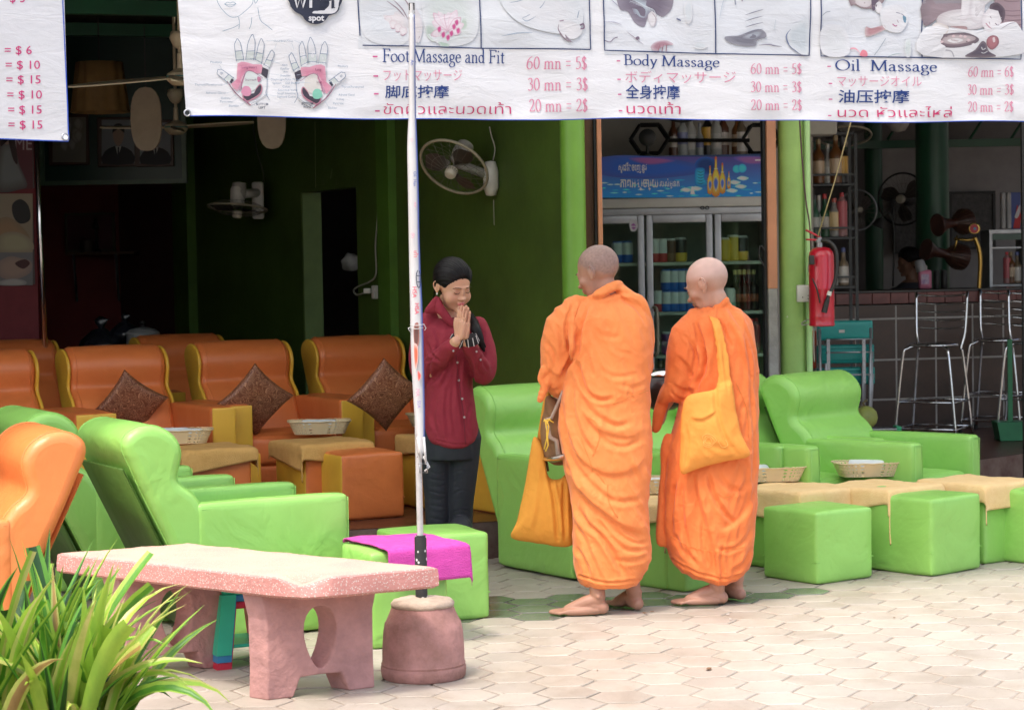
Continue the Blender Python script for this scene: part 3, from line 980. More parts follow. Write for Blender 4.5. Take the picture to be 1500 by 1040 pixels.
L0 = Vector((pp.x - (lx * math.cos(a0) - ly * math.sin(a0)), pp.y - (lx * math.sin(a0) + ly * math.cos(a0)), 0))
armchair('bright', L0, a0, 'bright orange armchair turned left at the photo edge behind the plants', gl)
go = 'orange and yellow armchairs inside the shop'
def inside(px, py, yaw, label, dy=0.0):
 l, a = place(px, py, .8, (.62, .43), yaw)
 l.z = 0.2
 if dy: l += Vector((-0.15, dy, 0))
 return armchair('orange', l, a, label, go)
ob = []
ob.append(inside(148, 605, 29, 'orange and yellow armchair cut by the left photo edge, front row'))
ob.append(inside(345, 595, 29, 'orange and yellow armchair with a brown pillow behind the left basket'))
ob.append(inside(532, 584, 29, 'orange and yellow armchair with a brown pillow in the middle of the row'))
ob.append(inside(700, 574, 29, 'orange and yellow armchair with a brown pillow next to the woman'))
for k, (px, py, lab) in enumerate(((170, 578, 'shaded orange armchair in the rear row at the far left'), (420, 566, 'shaded orange armchair in the rear row behind the gap, dark yellow side'))):
 l, a = place(px, py, .8, (.62, .43), 29); l.z = 0.2
 armchair('orange', l, a, lab, go)
def stool_mesh(sx, sy, sz, mats3, seed):
 v, f = pbox(sx, sy, sz, 0.016, (0.006, 0.006, 0.012), wr=0.004, seed=seed)
 b = MB(); b.add(v, f)
 if len(mats3) > 1:
  for i, q in enumerate(f):
   c = [sum(v[j][k] for j in q) / len(q) for k in range(3)]
   if c[1] < -sy / 2 + 0.004: b.mi[i] = 1
   if c[0] > sx / 2 - 0.004 and len(mats3) > 2: b.mi[i] = 2
 return b
def footstool(px, py, z, yaw, size, hgt, mats3, label, group, base=0.0, name='footstool', corner=(.5, -.5), seam=True, cat='footstool'):
 l, a = place(px, py, z, (size * corner[0], size * corner[1]), yaw)
 e = empty(name, (l.x, l.y, base), label, cat, a, group)
 o = stool_mesh(size, size, hgt, mats3, px * 0.1).build('body', mats3, e, smooth=True)
 o.location = (0, 0, hgt / 2 + 0.004)
 if seam:
  h_ = size / 2 + 0.001
  pts = [(h_, h_, 0), (-h_, h_, 0), (-h_, -h_, 0), (h_, -h_, 0)]
  b = MB(); b.tube(pts, 0.0022, 5, closed=True)
  o = b.build('seam', mats3[0], e); o.location = (0, 0, hgt * 0.3 + 0.004)
 return e
gs = 'green footstools in front of the right-hand row'
footstool(1003, 868, 0, 38, .40, .375, [M_GV], 'lime green footstool behind the legs of the older monk', gs)
footstool(1197, 857, 0, 36, .385, .35, [M_GV], 'lime green footstool right of the older monk, smaller one', gs)
footstool(1365, 845, 0, 41, .40, .38, [M_GV], 'lime green footstool below the basket with the large white towel', gs)
footstool(1530, 829, 0, 40, .40, .37, [M_GV], 'lime green footstool cut by the right photo edge', gs)
fs = footstool(718, 905, 0, 112, .40, .385, [M_GV], 'lime green footstool behind the pot with the pole, scuffed top', 'footstools of the left group', corner=(.5, -.5))
b = MB(); b.blob = None
def towel(name, sx, sy, z, over, m, label, cat, e_loc, rz, parent=None, group=None, seed=0, corner_drop=None, seg=44, thick=0.006):
 """towel lying on a block sx x sy, hanging 'over' = (x+, x-, y+, y-) past its edges"""
 nx = seg; ny = seg
 V = []
 x0, x1 = -sx / 2 - over[1], sx / 2 + over[0]
 y0, y1 = -sy / 2 - over[3], sy / 2 + over[2]
 for j in range(ny + 1):
  for i in range(nx + 1):
   u = x0 + (x1 - x0) * i / nx; v = y0 + (y1 - y0) * j / ny
   if corner_drop:
    u, v = u * math.cos(corner_drop) - v * math.sin(corner_drop), u * math.sin(corner_drop) + v * math.cos(corner_drop)
   ex = max(0, abs(u) - sx / 2 - 0.004); ey = max(0, abs(v) - sy / 2 - 0.004)
   X = math.copysign(min(abs(u), sx / 2 + 0.004), u); Yy = math.copysign(min(abs(v), sy / 2 + 0.004), v)
   r = 0.018
   def fold(e):
    if e <= 0: return 0, 0
    a = min(e / r, PI / 2)
    return r * math.sin(a) * 0.7, r * (1 - math.cos(a)) + max(0, e - r * PI / 2)
   ax_, dx_ = fold(ex); ay_, dy_ = fold(ey)
   nz = mnoise.noise(Vector((u * 7 + seed, v * 7, seed * 1.3)))
   n2 = mnoise.noise(Vector((u * 18 + seed, v * 18, 4.4)))
   dr = dx_ + dy_
   out = 0.012 + 0.010 * nz * min(1, dr * 14) + dr * 0.04
   X += math.copysign(ax_ + (out if ex > 0 else 0), u)
   Yy += math.copysign(ay_ + (out if ey > 0 else 0), v)
   Z = z - dr + (0.007 * nz + 0.0025 * n2 + 0.008) * (1 if dr < .02 else .3)
   V.append((X, Yy, Z))
 F = []
 for j in range(ny):
  for i in range(nx):
   a = j * (nx + 1) + i
   F.append((a, a + 1, a + nx + 2, a + nx + 1))
 n = len(V)
 V2 = [(x, y, zz + thick) if True else 0 for x, y, zz in V]
 V2 = []
 me = bpy.data.meshes.new(name)
 me.from_pydata(V, [], F)
 me.update()
 o = bpy.data.objects.new(name, me); link(o, parent)
 me.materials.append(m)
 me.polygons.foreach_set('use_smooth', [True] * len(me.polygons))
 md = o.modifiers.new('thick', 'SOLIDIFY'); md.thickness = thick; md.offset = 1
 o.location = e_loc; o.rotation_euler = (0, 0, rz)
 tag(o, label, cat, group)
 return o
def basket(loc, rz, label, group, sx=.36, sy=.22, h=.07, contents=0):
 e = empty('basket', loc, label, 'basket', rz, group)
 n = 44; rows = 4
 b = MB()
 def P(t, z):
  k = z / h
  sc_ = 0.82 + 0.18 * k
  a = 2 * PI * t
  c, s_ = math.cos(a), math.sin(a)
  q = 2.0 / 5
  x = math.copysign(abs(c) ** q, c) * sx / 2 * sc_; y = math.copysign(abs(s_) ** q, s_) * sy / 2 * sc_
  return Vector((x, y, z))
 V = []; F = []
 for j in range(rows):
  for i in range(n):
   t0, t1 = i / n, (i + 1) / n; z0, z1 = h * j / rows, h * (j + 1) / rows
   o = len(V)
   cnr = [P(t0, z0), P(t1, z0), P(t1, z1), P(t0, z1)]
   tm, zm = (t0 + t1) / 2, (z0 + z1) / 2
   k = 0.58
   inn = [P(tm + (t - tm) * k, zm + (z - zm) * k) for t, z in ((tm, z0), (t1, zm), (tm, z1), (t0, zm))]
   mid = [P(tm, z0), P(t1, zm), P(tm, z1), P(t0, zm)]
   V += [tuple(p) for p in cnr + inn + mid]
   for q in range(4):
    F.append((o + q, o + 8 + q, o + 4 + q, o + 4 + (q - 1) % 4, o + 8 + (q - 1) % 4))
 b.add(V, F)
 ob_ = b.build('weave', M_BASKET, e)
 md = ob_.modifiers.new('t', 'SOLIDIFY'); md.thickness = 0.0035
 b = MB()
 rim = []
 for i in range(n * 4):
  t = i / (n * 4); p = P(t, h)
  rim.append(p + Vector((p.x * .03, p.y * .03, 0.004 * abs(math.sin(t * n * PI)) + 0.002)))
 b.tube(rim, 0.0032, 5, closed=True)
 b.build('rim', M_BASKET, e, smooth=True)
 b = MB(); b.add([tuple(P(i / n, 0.003)) for i in range(n)], [tuple(range(n))]); b.build('bottom', M_BASKET, e)
 return e
def roll(e_loc, rz, L_, r, m, label, tilt=0.0, hollow=True, name='rolled_towel', cat='towel', group=None):
 prof = [(0.0, -L_ / 2 + .006), (r * .45, -L_ / 2 + .006), (r * .5, -L_ / 2 + .0005), (r * .92, -L_ / 2), (r, -L_ / 2 + .008), (r * 1.03, 0), (r, L_ / 2 - .008), (r * .92, L_ / 2), (r * .5, L_ / 2 - .0005), (r * .45, L_ / 2 - .006), (0.0, L_ / 2 - .006)]
 v, f = lathe(prof, 20)
 rt = Matrix.Rotation(PI / 2, 4, 'Y') @ Matrix.Rotation(tilt, 4, 'X')
 b = MB(); b.add(v, f, mtx=rt)
 o = b.build(name, m, smooth=45, label=label, cat=cat, group=group)
 o.location = e_loc; o.rotation_euler = (0, 0, rz)
 return o
def side_table(px, py, yaw, base, mats3, label, tlabel, blabel, grp, tm, over, bk=True, sz=(.42, .38, .40), bpx=None, seed=0, rolls=()):
 top = base + sz[2]
 p = G(px, py, top); a = yawrot(yaw)
 e = empty('leg_block', (p.x, p.y, base), label, 'footrest', a, grp)
 o = stool_mesh(sz[0], sz[1], sz[2] - .004, mats3, seed).build('body', mats3, e, smooth=True); o.location = (0, 0, sz[2] / 2)
 over = (over[0] + .05, over[1], over[2] + .03, over[3] + .05)
 towel('towel', sz[0], sz[1], top, over, tm, tlabel, 'towel', (p.x, p.y, 0), a, seed=seed, corner_drop=(.0, .16, -.10, .20, .0, .14, -.12, .1, 0)[seed % 9], group='towels over the leg blocks')
 if bk:
  q = G(*bpx, top + .012) if bpx else p
  bz = top + 0.018
  brz = R(6) + ROLL
  basket((q.x, q.y, bz), brz, blabel, 'cream plastic baskets')
  for (dx, dy, dz, L_, r, rz_, lab, mm) in rolls:
   roll((q.x + dx, q.y + dy, bz + dz), rz_, L_, r, mm, lab)
gb = 'towel-covered leg blocks'
side_table(975, 735, 38, 0, [M_GV], 'green leg block seen between the two monks', 'peach towel on the block between the monks', 'cream basket half hidden between the two monks', gb, M_PEACH, (.10, 0, .06, .06), bpx=(972, 722), seed=1,
     rolls=((-.02, 0, .045, .17, .028, .3, 'white rolled towel in the basket between the monks', M_WTOWEL),))
side_table(1168, 716, 38, 0, [M_GV], 'green leg block beside the older monk', 'peach towel on the block beside the older monk', 'cream basket with the green mask, beside the older monk', gb, M_PEACH, (.10, .02, .05, .10), bpx=(1128, 705), seed=2,
     rolls=((-.06, .02, .05, .14, .03, .9, 'white rolled towel in the basket beside the older monk', M_WTOWEL),))
side_table(1290, 713, 40, 0, [M_GV], 'green leg block under the basket with the large white towel', 'peach towel hanging in a corner over the middle block', 'cream basket holding a large white rolled towel', gb, M_PEACH, (.17, 0, .02, .06), bpx=(1271, 698), seed=3,
     rolls=((.0, .02, .05, .19, .034, -.35, 'large white towel roll, tallest in the right-hand baskets', M_WTOWEL), (-.07, .05, .05, .1, .012, 1.3, 'thin pink tube standing up in the basket', mat('pink_tube', (.7, .35, .35), .5))))
side_table(1428, 706, 40, 0, [M_GV], 'green leg block at the right photo edge', 'peach towel on the block at the right photo edge', '', gb, M_PEACH, (.08, 0, .10, .04), bk=False, seed=4)
MO = [M_OV, M_YV, M_OV]; MY = [M_OV, M_OV, M_YV]
side_table(300, 657, 29, .2, [M_OV, M_OV, M_OV], 'orange leg block under the left basket', 'tan towel under the left indoor basket', 'cream basket with white towels on the left indoor block', gb, M_TAN, (.05, 0, .05, .06), bpx=(264, 650), seed=5,
     rolls=((-.04, .02, .055, .16, .03, .05, 'grey white towel roll, left one in the left indoor basket', M_WTOWEL), (.05, .0, .05, .15, .03, -.25, 'white towel roll on the right in the left indoor basket', M_WTOWEL)))
side_table(470, 648, 29, .2, MO, 'orange and yellow leg block in the middle of the shop', 'tan towel with a hanging corner, middle block', 'cream basket with a white roll in the middle of the shop', gb, M_TAN, (.06, 0, .06, .07), bpx=(468, 636), seed=6,
     rolls=((.0, .0, .05, .2, .03, -.1, 'white towel roll in the middle indoor basket', M_WTOWEL),))
side_table(650, 640, 29, .2, MO, 'orange and yellow leg block behind the pole', 'tan towel hanging on the block behind the pole', 'cream basket behind the pole', gb, M_TAN, (.06, 0, .04, .05), bpx=(640, 625), seed=7)
side_table(745, 643, 29, .2, MO, 'orange and yellow leg block between the woman and the green armchair', 'tan towel on the block behind the woman', '', gb, M_TAN, (.02, 0, .02, .02), bk=False, seed=8)
gf = 'orange footstools inside'
footstool(292, 670, .56, 33, .38, .36, MY, 'orange footstool with yellow front below the left basket', gf, base=.2)
footstool(500, 668, .56, 29, .38, .36, MO, 'orange footstool with yellow side in the middle of the shop', gf, base=.2)
l, a = place(576, 800, .40, (0, 0), 112)
e = empty('leg_block', (l.x, l.y, 0), 'green leg block under the pink towel', 'footrest', a, gb)
o = stool_mesh(.34, .40, .40, [M_GV], 3).build('body', M_GV, e, smooth=True); o.location = (0, 0, .202)
pt = towel('towel', .35, .41, .412, (.05, .0, .03, .15), M_PINK, 'bright pink towel over the green block behind the bench', 'towel', (l.x + .04, l.y, 0), a + .1, seed=9)
def pillow(px, py, Y, size, yaw, label, roll_=0.785, lean=0.35):
 n = 26; V = []; F = []
 for s_ in (1, -1):
  for j in range(n + 1):
   for i in range(n + 1):
    u = -1 + 2 * i / n; v = -1 + 2 * j / n
    k = 1 - 0.10 * (1 - u * u) * abs(v) ** 2; k2 = 1 - 0.10 * (1 - v * v) * abs(u) ** 2
    t = ((1 - u ** 2) * (1 - v ** 2)) ** 0.45 * 0.30
    nz = mnoise.noise(Vector((u * 2.2 + px, v * 2.2, s_ * 2.0))) * 0.03 * (1 - u * u) * (1 - v * v)
    V.append((u * k2 * size / 2, s_ * (t + nz) * size / 2, v * k * size / 2))
 m_ = (n + 1) ** 2
 for s_ in (0, 1):
  for j in range(n):
   for i in range(n):
    a = s_ * m_ + j * (n + 1) + i
    q = (a, a + 1, a + n + 2, a + n + 1)
    F.append(q if s_ else q[::-1])
 o = obj('pillow', (V, F), M_PIL, smooth=True, label=label, cat='pillow', group='brown patterned pillows')
 bm = bmesh.new(); bm.from_mesh(o.data); bmesh.ops.remove_doubles(bm, verts=bm.verts, dist=0.0004); bm.to_mesh(o.data); bm.free()
 o.matrix_world = Matrix.Translation(W(px, py, Y)) @ Matrix.Rotation(R(yaw), 4, 'Z') @ Matrix.Rotation(lean, 4, 'X') @ Matrix.Rotation(roll_, 4, 'Y')
 return o
def damask():
 m = mat('brown_damask', (0.20, 0.065, 0.03), 0.4, ns=5, var=0.2, sheen=0.0, fold=0.01, fs=6)
 nt = m.node_tree; b = nt.nodes['Principled BSDF']
 tc = N(nt, 'ShaderNodeTexCoord')
 v = N(nt, 'ShaderNodeTexNoise'); v.inputs['Scale'].default_value = 11; v.inputs['Distortion'].default_value = 3.2; v.inputs['Detail'].default_value = 1
 nt.links.new(tc.outputs['Object'], v.inputs['Vector'])
 mr = N(nt, 'ShaderNodeMath', operation='PINGPONG'); mr.inputs[1].default_value = 0.055
 nt.links.new(v.outputs[0], mr.inputs[0])
 m2 = N(nt, 'ShaderNodeMapRange'); m2.inputs[1].default_value = 0.034; m2.inputs[2].default_value = 0.046
 nt.links.new(mr.outputs[0], m2.inputs[0])
 mx = N(nt, 'ShaderNodeMix', data_type='RGBA'); mx.inputs[7].default_value = (0.50, 0.25, 0.14, 1)
 old = b.inputs['Base Color'].links[0].from_socket
 m3 = N(nt, 'ShaderNodeMath', operation='MULTIPLY'); m3.inputs[1].default_value = 0.85
 nt.links.new(m2.outputs[0], m3.inputs[0])
 nt.links.new(m3.outputs[0], mx.inputs[0]); nt.links.new(old, mx.inputs[6]); nt.links.new(mx.outputs[2], b.inputs['Base Color'])
 return m
M_PIL = damask()
def on_chair(e, lx, ly, lz):
 a = e.rotation_euler.z
 return Vector((e.location.x + lx * math.cos(a) - ly * math.sin(a), e.location.y + lx * math.sin(a) + ly * math.cos(a), e.location.z + lz))
pillow(190, 594, 12.95, .335, 22, 'brown damask pillow on its corner, left of the three', roll_=0.60)
pillow(374, 586, 12.85, .335, 22, 'brown damask pillow on its corner, middle armchair', roll_=0.70)
pillow(564, 578, 12.75, .335, 22, 'brown damask pillow left of the pole', roll_=0.66)
# ---------------------------------------------------------------- stone bench
M_PS = mat('pink_stone', (0.52, 0.27, 0.24), 0.85, rgb2=(0.36, 0.19, 0.175), ns=7, bump=0.006, bs=35, fold=0.006, fs=12)
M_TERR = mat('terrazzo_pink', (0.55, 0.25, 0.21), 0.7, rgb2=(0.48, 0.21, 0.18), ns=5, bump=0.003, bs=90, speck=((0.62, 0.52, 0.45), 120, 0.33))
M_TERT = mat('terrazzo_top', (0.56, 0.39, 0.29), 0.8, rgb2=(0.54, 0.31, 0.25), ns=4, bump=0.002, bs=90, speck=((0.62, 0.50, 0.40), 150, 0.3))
zb = 0.395
nc = G(441, 881, zb); rc = G(643, 861, zb)
sd_ = (rc - nc); sw = sd_.length; sd_.normalize()
la = R(141); ld = Vector((math.cos(la), math.sin(la), 0))
Lb = 1.36
cen = nc + sd_ * sw / 2 + ld * Lb / 2
be = empty('stone_bench', (cen.x, cen.y, 0), 'pink terrazzo bench with a chipped corner on two pierced stone legs', 'bench', 0)
def bp(u, v, z):   # u along the length, v across, relative to the centre
 q = ld * u + sd_ * v
 return (q.x, q.y, z)
n1 = 60; n2 = 24
outline = []
for i in range(n1): outline.append((-Lb / 2 + Lb * i / n1, -sw / 2))
for i in range(n2): outline.append((Lb / 2, -sw / 2 + sw * i / n2))
for i in range(n1): outline.append((Lb / 2 - Lb * i / n1, sw / 2))
for i in range(n2): outline.append((-Lb / 2, sw / 2 - sw * i / n2))
V = []; F = []; MI = []
th_b = 0.078
levels = [(0.014, 0.0), (0.0, 0.010), (0.0, 0.045), (0.002, 0.072), (0.012, th_b), (0.06, th_b + 0.001)]
no = len(outline)
for li, (ins, z) in enumerate(levels):
 for (u, v) in outline:
  ku = 1 - ins / (Lb / 2); kv = 1 - ins / (sw / 2)
  nn = mnoise.noise(Vector((u * 9, v * 9, z * 20))) * 0.006 + mnoise.noise(Vector((u * 40, v * 40, z * 60))) * 0.0025
  uu, vv = u * ku, v * kv
  dc = math.hypot(u + Lb / 2, v + sw / 2)
  chip = max(0, 1 - dc / 0.13)
  uu += chip * 0.05 * (1.0 if z > 0.02 else 0.5); vv += chip * 0.035
  dz = -chip * 0.035 if z > 0.05 else 0
  p = bp(uu + nn * (1 if abs(u) > Lb / 2 - 1e-3 else 0), vv + nn, 0)
  V.append((p[0], p[1], zb + z + dz + nn * (0.5 if z > 0.05 else 0)))
for l_ in range(len(levels) - 1):
 for i in range(no):
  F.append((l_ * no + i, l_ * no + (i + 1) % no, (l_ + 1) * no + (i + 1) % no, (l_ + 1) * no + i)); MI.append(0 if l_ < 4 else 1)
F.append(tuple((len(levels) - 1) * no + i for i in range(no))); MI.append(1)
F.append(tuple(range(no))[::-1]); MI.append(0)
b = MB(); b.v = V; b.f = F; b.mi = MI; b.c = [(1, 1, 1)] * len(V)
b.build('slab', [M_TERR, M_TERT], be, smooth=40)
def bench_leg(uoff, wleg=0.44):
 T = 0.10; zt = zb - 0.001
 hole = []
 for k in range(13):
  a = -PI / 2 + PI * k / 12
  hole.append((0.064 * math.cos(a) * (1.0 + 0.30 * math.sin(a)), 0.215 + 0.118 * math.sin(a)))
 half = [(0, 0.075), (0.085, 0.072), (0.115, 0.0), (wleg / 2, 0.0), (wleg / 2 - 0.004, 0.12), (wleg / 2 - 0.002, 0.30), (wleg / 2 + 0.01, 0.355), (wleg / 2 + 0.02, zt), (0, zt)] + [(h[0], h[1]) for h in reversed(hole)]
 b = MB()
 for sg in (1, -1):
  n = len(half)
  Vv = []
  for t in (-T / 2, T / 2):
   for (v, z) in half:
    flare = 0.0
    nn = mnoise.noise(Vector((v * 14 * sg, z * 14, t * 9 + uoff))) * 0.004
    Vv.append(bp(uoff + t + math.copysign(flare, t), sg * v * (1 + nn), z))
  Ff = [tuple(range(n)), tuple(range(2 * n - 1, n - 1, -1))]
  for i in range(n):
   j = (i + 1) % n
   if abs(half[i][0]) < 1e-6 and abs(half[j][0]) < 1e-6: continue
   Ff.append((j, i, i + n, j + n))
  if sg * 1 < 0: Ff = [q[::-1] for q in Ff]
  b.add(Vv, Ff)
 o = b.build('leg', M_PS, be)
 bm = bmesh.new(); bm.from_mesh(o.data)
 bmesh.ops.remove_doubles(bm, verts=bm.verts, dist=0.0005)
 bmesh.ops.recalc_face_normals(bm, faces=bm.faces)
 bm.to_mesh(o.data); bm.free()
 md = o.modifiers.new('b', 'BEVEL'); md.width = 0.006; md.segments = 2; md.angle_limit = R(40)
bench_leg(-Lb / 2 + 0.31); bench_leg(-Lb / 2 + 1.10)
pc = G(621, 991, 0)
pe = empty('pole_base', (pc.x, pc.y, 0), 'upturned clay pot filled with cement holding the galvanised pole', 'pot')
M_POT = mat('clay_pot', (0.46, 0.23, 0.20), 0.75, rgb2=(0.27, 0.135, 0.105), ns=9, bump=0.005, bs=30, fold=0.005, fs=9)
prof = [(.155, 0), (.163, .008), (.166, .03), (.166, .045), (.162, .05), (.164, .058), (.160, .064), (.159, .12), (.155, .18), (.148, .215), (.143, .222), (.130, .25), (.118, .282)]
v, f = lathe(prof, 56)
v = [(x * (1 + .012 * mnoise.noise(Vector((x * 9, y * 9, z * 9)))), y * (1 + .012 * mnoise.noise(Vector((x * 9, y * 9, z * 9 + 3)))), z) for x, y, z in v]
obj('pot', (v, f), M_POT, pe, smooth=40)
prof = [(.122, .278), (.124, .290), (.112, .302), (.07, .308), (.03, .312), (.0, .312)]
v, f = lathe(prof, 48)
v = [(x, y, z + .006 * mnoise.noise(Vector((x * 30, y * 30, 1)))) for x, y, z in v]
obj('cement', (v, f), mat('pot_cement', (0.52, 0.40, 0.30), 0.9, var=0.2, ns=9, bump=0.006, bs=40), pe, smooth=True)
top = W(603, 6, pc.y + 0.01)
mid = W(612.5, 640, pc.y)
pt0 = Vector((mid.x + (pc.x - mid.x) * 0.3, pc.y, .30))
M_PEEL = mat('peeling_paint', (0.03, 0.03, 0.03), 0.6, rgb2=(0.02, 0.02, 0.02), bump=0.002, bs=60, ns=9, speck=((0.72, 0.70, 0.66), 42, 0.33))
pole = empty('awning_pole', (pt0.x, pt0.y, pt0.z), 'thin galvanised pole standing in the clay pot in front of the banner', 'pole')
b = MB(); b.tube([pt0, pt0 + Vector((0, 0, .245))], 0.0235, 16); b.tube([pt0 + Vector((0, 0, .245)), pt0 + Vector((0, 0, .252))], 0.021, 16)
b.build('sleeve', M_PEEL, pole, smooth=30, offset=tuple(pt0))
b = MB(); b.tube([pt0, Vector((mid.x, mid.y, mid.z)), W(606, 250, pc.y), top], 0.0125, 12)
b.build('pipe', mat('galvanised', (0.55, 0.54, 0.52), 0.45, metal=0.35, rgb2=(0.40, 0.38, 0.36), ns=25, speck=((0.25, 0.2, 0.18), 30, 0.12)), pole, smooth=30, offset=tuple(pt0))
b = MB(); b.box(.022, .022, .03, tuple(top + Vector((0, 0, -.012))), r=.003)
b.build('cap', M_BLACK, pole, offset=tuple(pt0))
YS = pc.y - 0.022
edge = [(599, 22, 607), (600, 60, 608), (599, 110, 608), (599, 165, 609), (597, 215, 611), (598, 280, 613), (599, 340, 614), (600, 400, 616), (601, 440, 618), (602, 500, 620), (604, 550, 621), (607, 600, 622), (610, 640, 622), (612, 665, 623)]
V = []; F = []; Cc = []
WHT = (0.62, 0.61, 0.60)
rows = smooth_pts([(a, y, c) for a, y, c in edge], 5)
for i, r_ in enumerate(rows):
 for k in range(5):
  t = k / 4
  px = r_.x + (r_.z - r_.x) * t
  bulge = -0.012 * math.sin(PI * t) - 0.004 * math.sin(i * 0.33)
  V.append(tuple(W(px, r_.y, YS + 0.012 + bulge)))
  Cc.append(WHT if k < 4 else (0.03, 0.10, 0.5))
for i in range(len(rows) - 1):
 for k in range(4):
  a = i * 5 + k
  F.append((a, a + 1, a + 6, a + 5))
b = MB(); b.add(V, F, 0, Cc)
M_VIN = mat_attr('vinyl_print', 0.45, bump=0.0012, bs=45, thin=0.22)
org = tuple(W(612, 664, YS))
strap = b.build('strap', M_VIN, None, smooth=True, offset=org, label='white vinyl strap with scraps of red and blue print tied along the pole', cat='strap')
md = strap.modifiers.new('t', 'SOLIDIFY'); md.thickness = 0.0015; md.offset = -1
pr = Print(planar((0, YS - 0.004, 0), Z3))
def vtxt(s_, cx, cy, h, col, ang=PI / 2):
 V, F = text2d(s_)
 mxx = max(v[0] for v in V); hh = pr.lift()
 out = []
 for (x, y) in V:
  x = (x - mxx / 2) * h; y = (y - .35) * h
  out.append(tuple(pr.s(cx + x * math.cos(ang) + y * math.sin(ang), cy + x * math.sin(ang) - y * math.cos(ang), hh)))
 pr.mb.add(out, F, 0, col)
RED = (0.65, 0.03, 0.08); BLU = (0.05, 0.10, 0.35)
vtxt('HSA', 607.5, 428, 9, RED); vtxt('HSA', 611, 452, 9, RED); vtxt('An', 604, 92, 7, BLU); vtxt('Oil', 608, 255, 6, BLU); vtxt('Han', 608, 268, 6, BLU)
vtxt('mn', 609, 300, 6, (.7, .3, .4)); vtxt('51', 603, 205, 6, (.7, .4, .45)); vtxt('เท้า', 609, 372, 8, RED); vtxt('ขัด', 605, 345, 7, (.75, .3, .4))
vtxt('MA', 612, 575, 8, (.7, .3, .4)); vtxt('SSA', 614, 592, 7, (.3, .2, .5))
pr.line([(612, 396), (610, 402), (610, 412), (612, 420), (615, 420), (616, 405), (614, 397)], 1.3, (.02, .03, .06))
pr.line([(610, 404), (616, 404)], 1.2, (.02, .03, .06)); pr.line([(611, 413), (616, 413)], 1.2, (.02, .03, .06))
pr.blob([(607, 476), (613, 474), (614, 500), (609, 512), (606, 495)], (.12, .05, .04), (.35, .15, .12))
pr.blob([(606, 505), (612, 508), (612, 530), (608, 540)], (.6, .12, .06), (.72, .45, .4))
pr.blob([(612, 543), (617, 550), (613, 558)], (.6, .08, .06), (.7, .3, .28))
pr.build('print', M_PRINT, strap, org)
M_KN = mat('strap_white', (.60, .59, .57), .6)
for pts_, r_ in (([W(603, 20, YS), W(599, 28, YS + .01), W(607, 30, YS + .01), W(603, 20, YS)], .003),
     ([W(601, 476, YS - .01), W(611, 477, YS - .016), W(621, 475, YS - .004), W(624, 481, YS), W(622, 484, YS)], .0016),
     ([W(602, 481, YS - .01), W(611, 482, YS - .016), W(620, 480, YS - .004)], .0015),
     ([W(602, 479, YS), W(598, 481, YS), W(601, 486, YS)], .0018),
     ([W(612, 640, YS), W(618, 672, YS - .004)], .006), ([W(621, 640, YS), W(624, 680, YS - .004)], .005),
     ([W(620, 668, YS), W(629, 684, YS), W(622, 690, YS)], .0045)):
 b = MB(); b.tube(pts_, r_, 6)
 b.build('knot', M_KN, strap, smooth=True, offset=org)
for o in strap.children: o.location = (0, 0, 0)
b = MB(); b.tube([W(615, 679, YS - .008), W(626, 679, YS - .008), W(626, 692, YS - .008), W(615, 692, YS - .008)], 0.0025, 8, closed=True)
o = b.build('buckle', M_STEEL, strap, smooth=True, offset=org); o.location = (0, 0, 0)
st = G(352, 970, 0)
for k, (c_, lab, nm) in enumerate((((.55, .02, .05), 'red plastic stool, lowest of the nested stack behind the bench', 0), ((.03, .22, .42), 'blue plastic stool, middle of the nested stack', 1), ((.03, .48, .28), 'green plastic stool on top of the nested stack', 2))):
 e = empty('plastic_stool', (st.x, st.y + 0.02, 0.028 * k + 0.001), lab, 'stool', R(25), 'nested plastic stools')
 mm = mat('stool_plastic_%d' % k, c_, 0.35, var=0.05)
 o = obj('seat', rbox(.20, .20, .03, .012, 3), mm, e, smooth=40); o.location = (0, 0, .245)
 for sx in (-1, 1):
  for sy in (-1, 1):
   b = MB()
   x0, x1 = sx * .078, sx * .10
   q = [(x0, sy * .078, .235), (x1 * 1.08, sy * .10 * 1.08, 0)]
   v, f = cube(.06, .06, .235)
   v = [(x + (x0 + (x1 * 1.15 - x0) * (0.5 - z / .235)), y + (sy * .078 + (sy * .115 - sy * .078) * (0.5 - z / .235)), z + .1175) for x, y, z in v]
   b.add(v, f)
   b.build('leg', mm, e)
 b = MB(); b.box(.255, .255, .014, (0, 0, .03), r=.005)
 b.build('foot_band', mm, e) if k == 2 else None
# ================================================================= BANNERS
M_VINYL = mat_attr('banner_vinyl', 0.5, bump=0.004, bs=9, thin=0.20)
def _banner_bump():
 nt = M_VINYL.node_tree
 tc = N(nt, 'ShaderNodeTexCoord'); mp = N(nt, 'ShaderNodeMapping'); mp.inputs['Scale'].default_value = (1, 1, 3.2)
 mp.inputs['Rotation'].default_value = (0, 0.25, 0)
 n = N(nt, 'ShaderNodeTexNoise'); n.inputs['Scale'].default_value = 6; n.inputs['Detail'].default_value = 7; n.inputs['Roughness'].default_value = .62; n.inputs['Distortion'].default_value = 1.6
 nt.links.new(tc.outputs['Object'], mp.inputs[0]); nt.links.new(mp.outputs[0], n.inputs['Vector'])
 bs = nt.nodes['Principled BSDF']
 old = [x for x in nt.nodes if x.type == 'BUMP'][0]
 old.inputs['Distance'].default_value = 0.0035
 nt.links.new(n.outputs[0], old.inputs['Height'])
 tr = [x for x in nt.nodes if x.type == 'BSDF_TRANSLUCENT'][0]
_banner_bump()
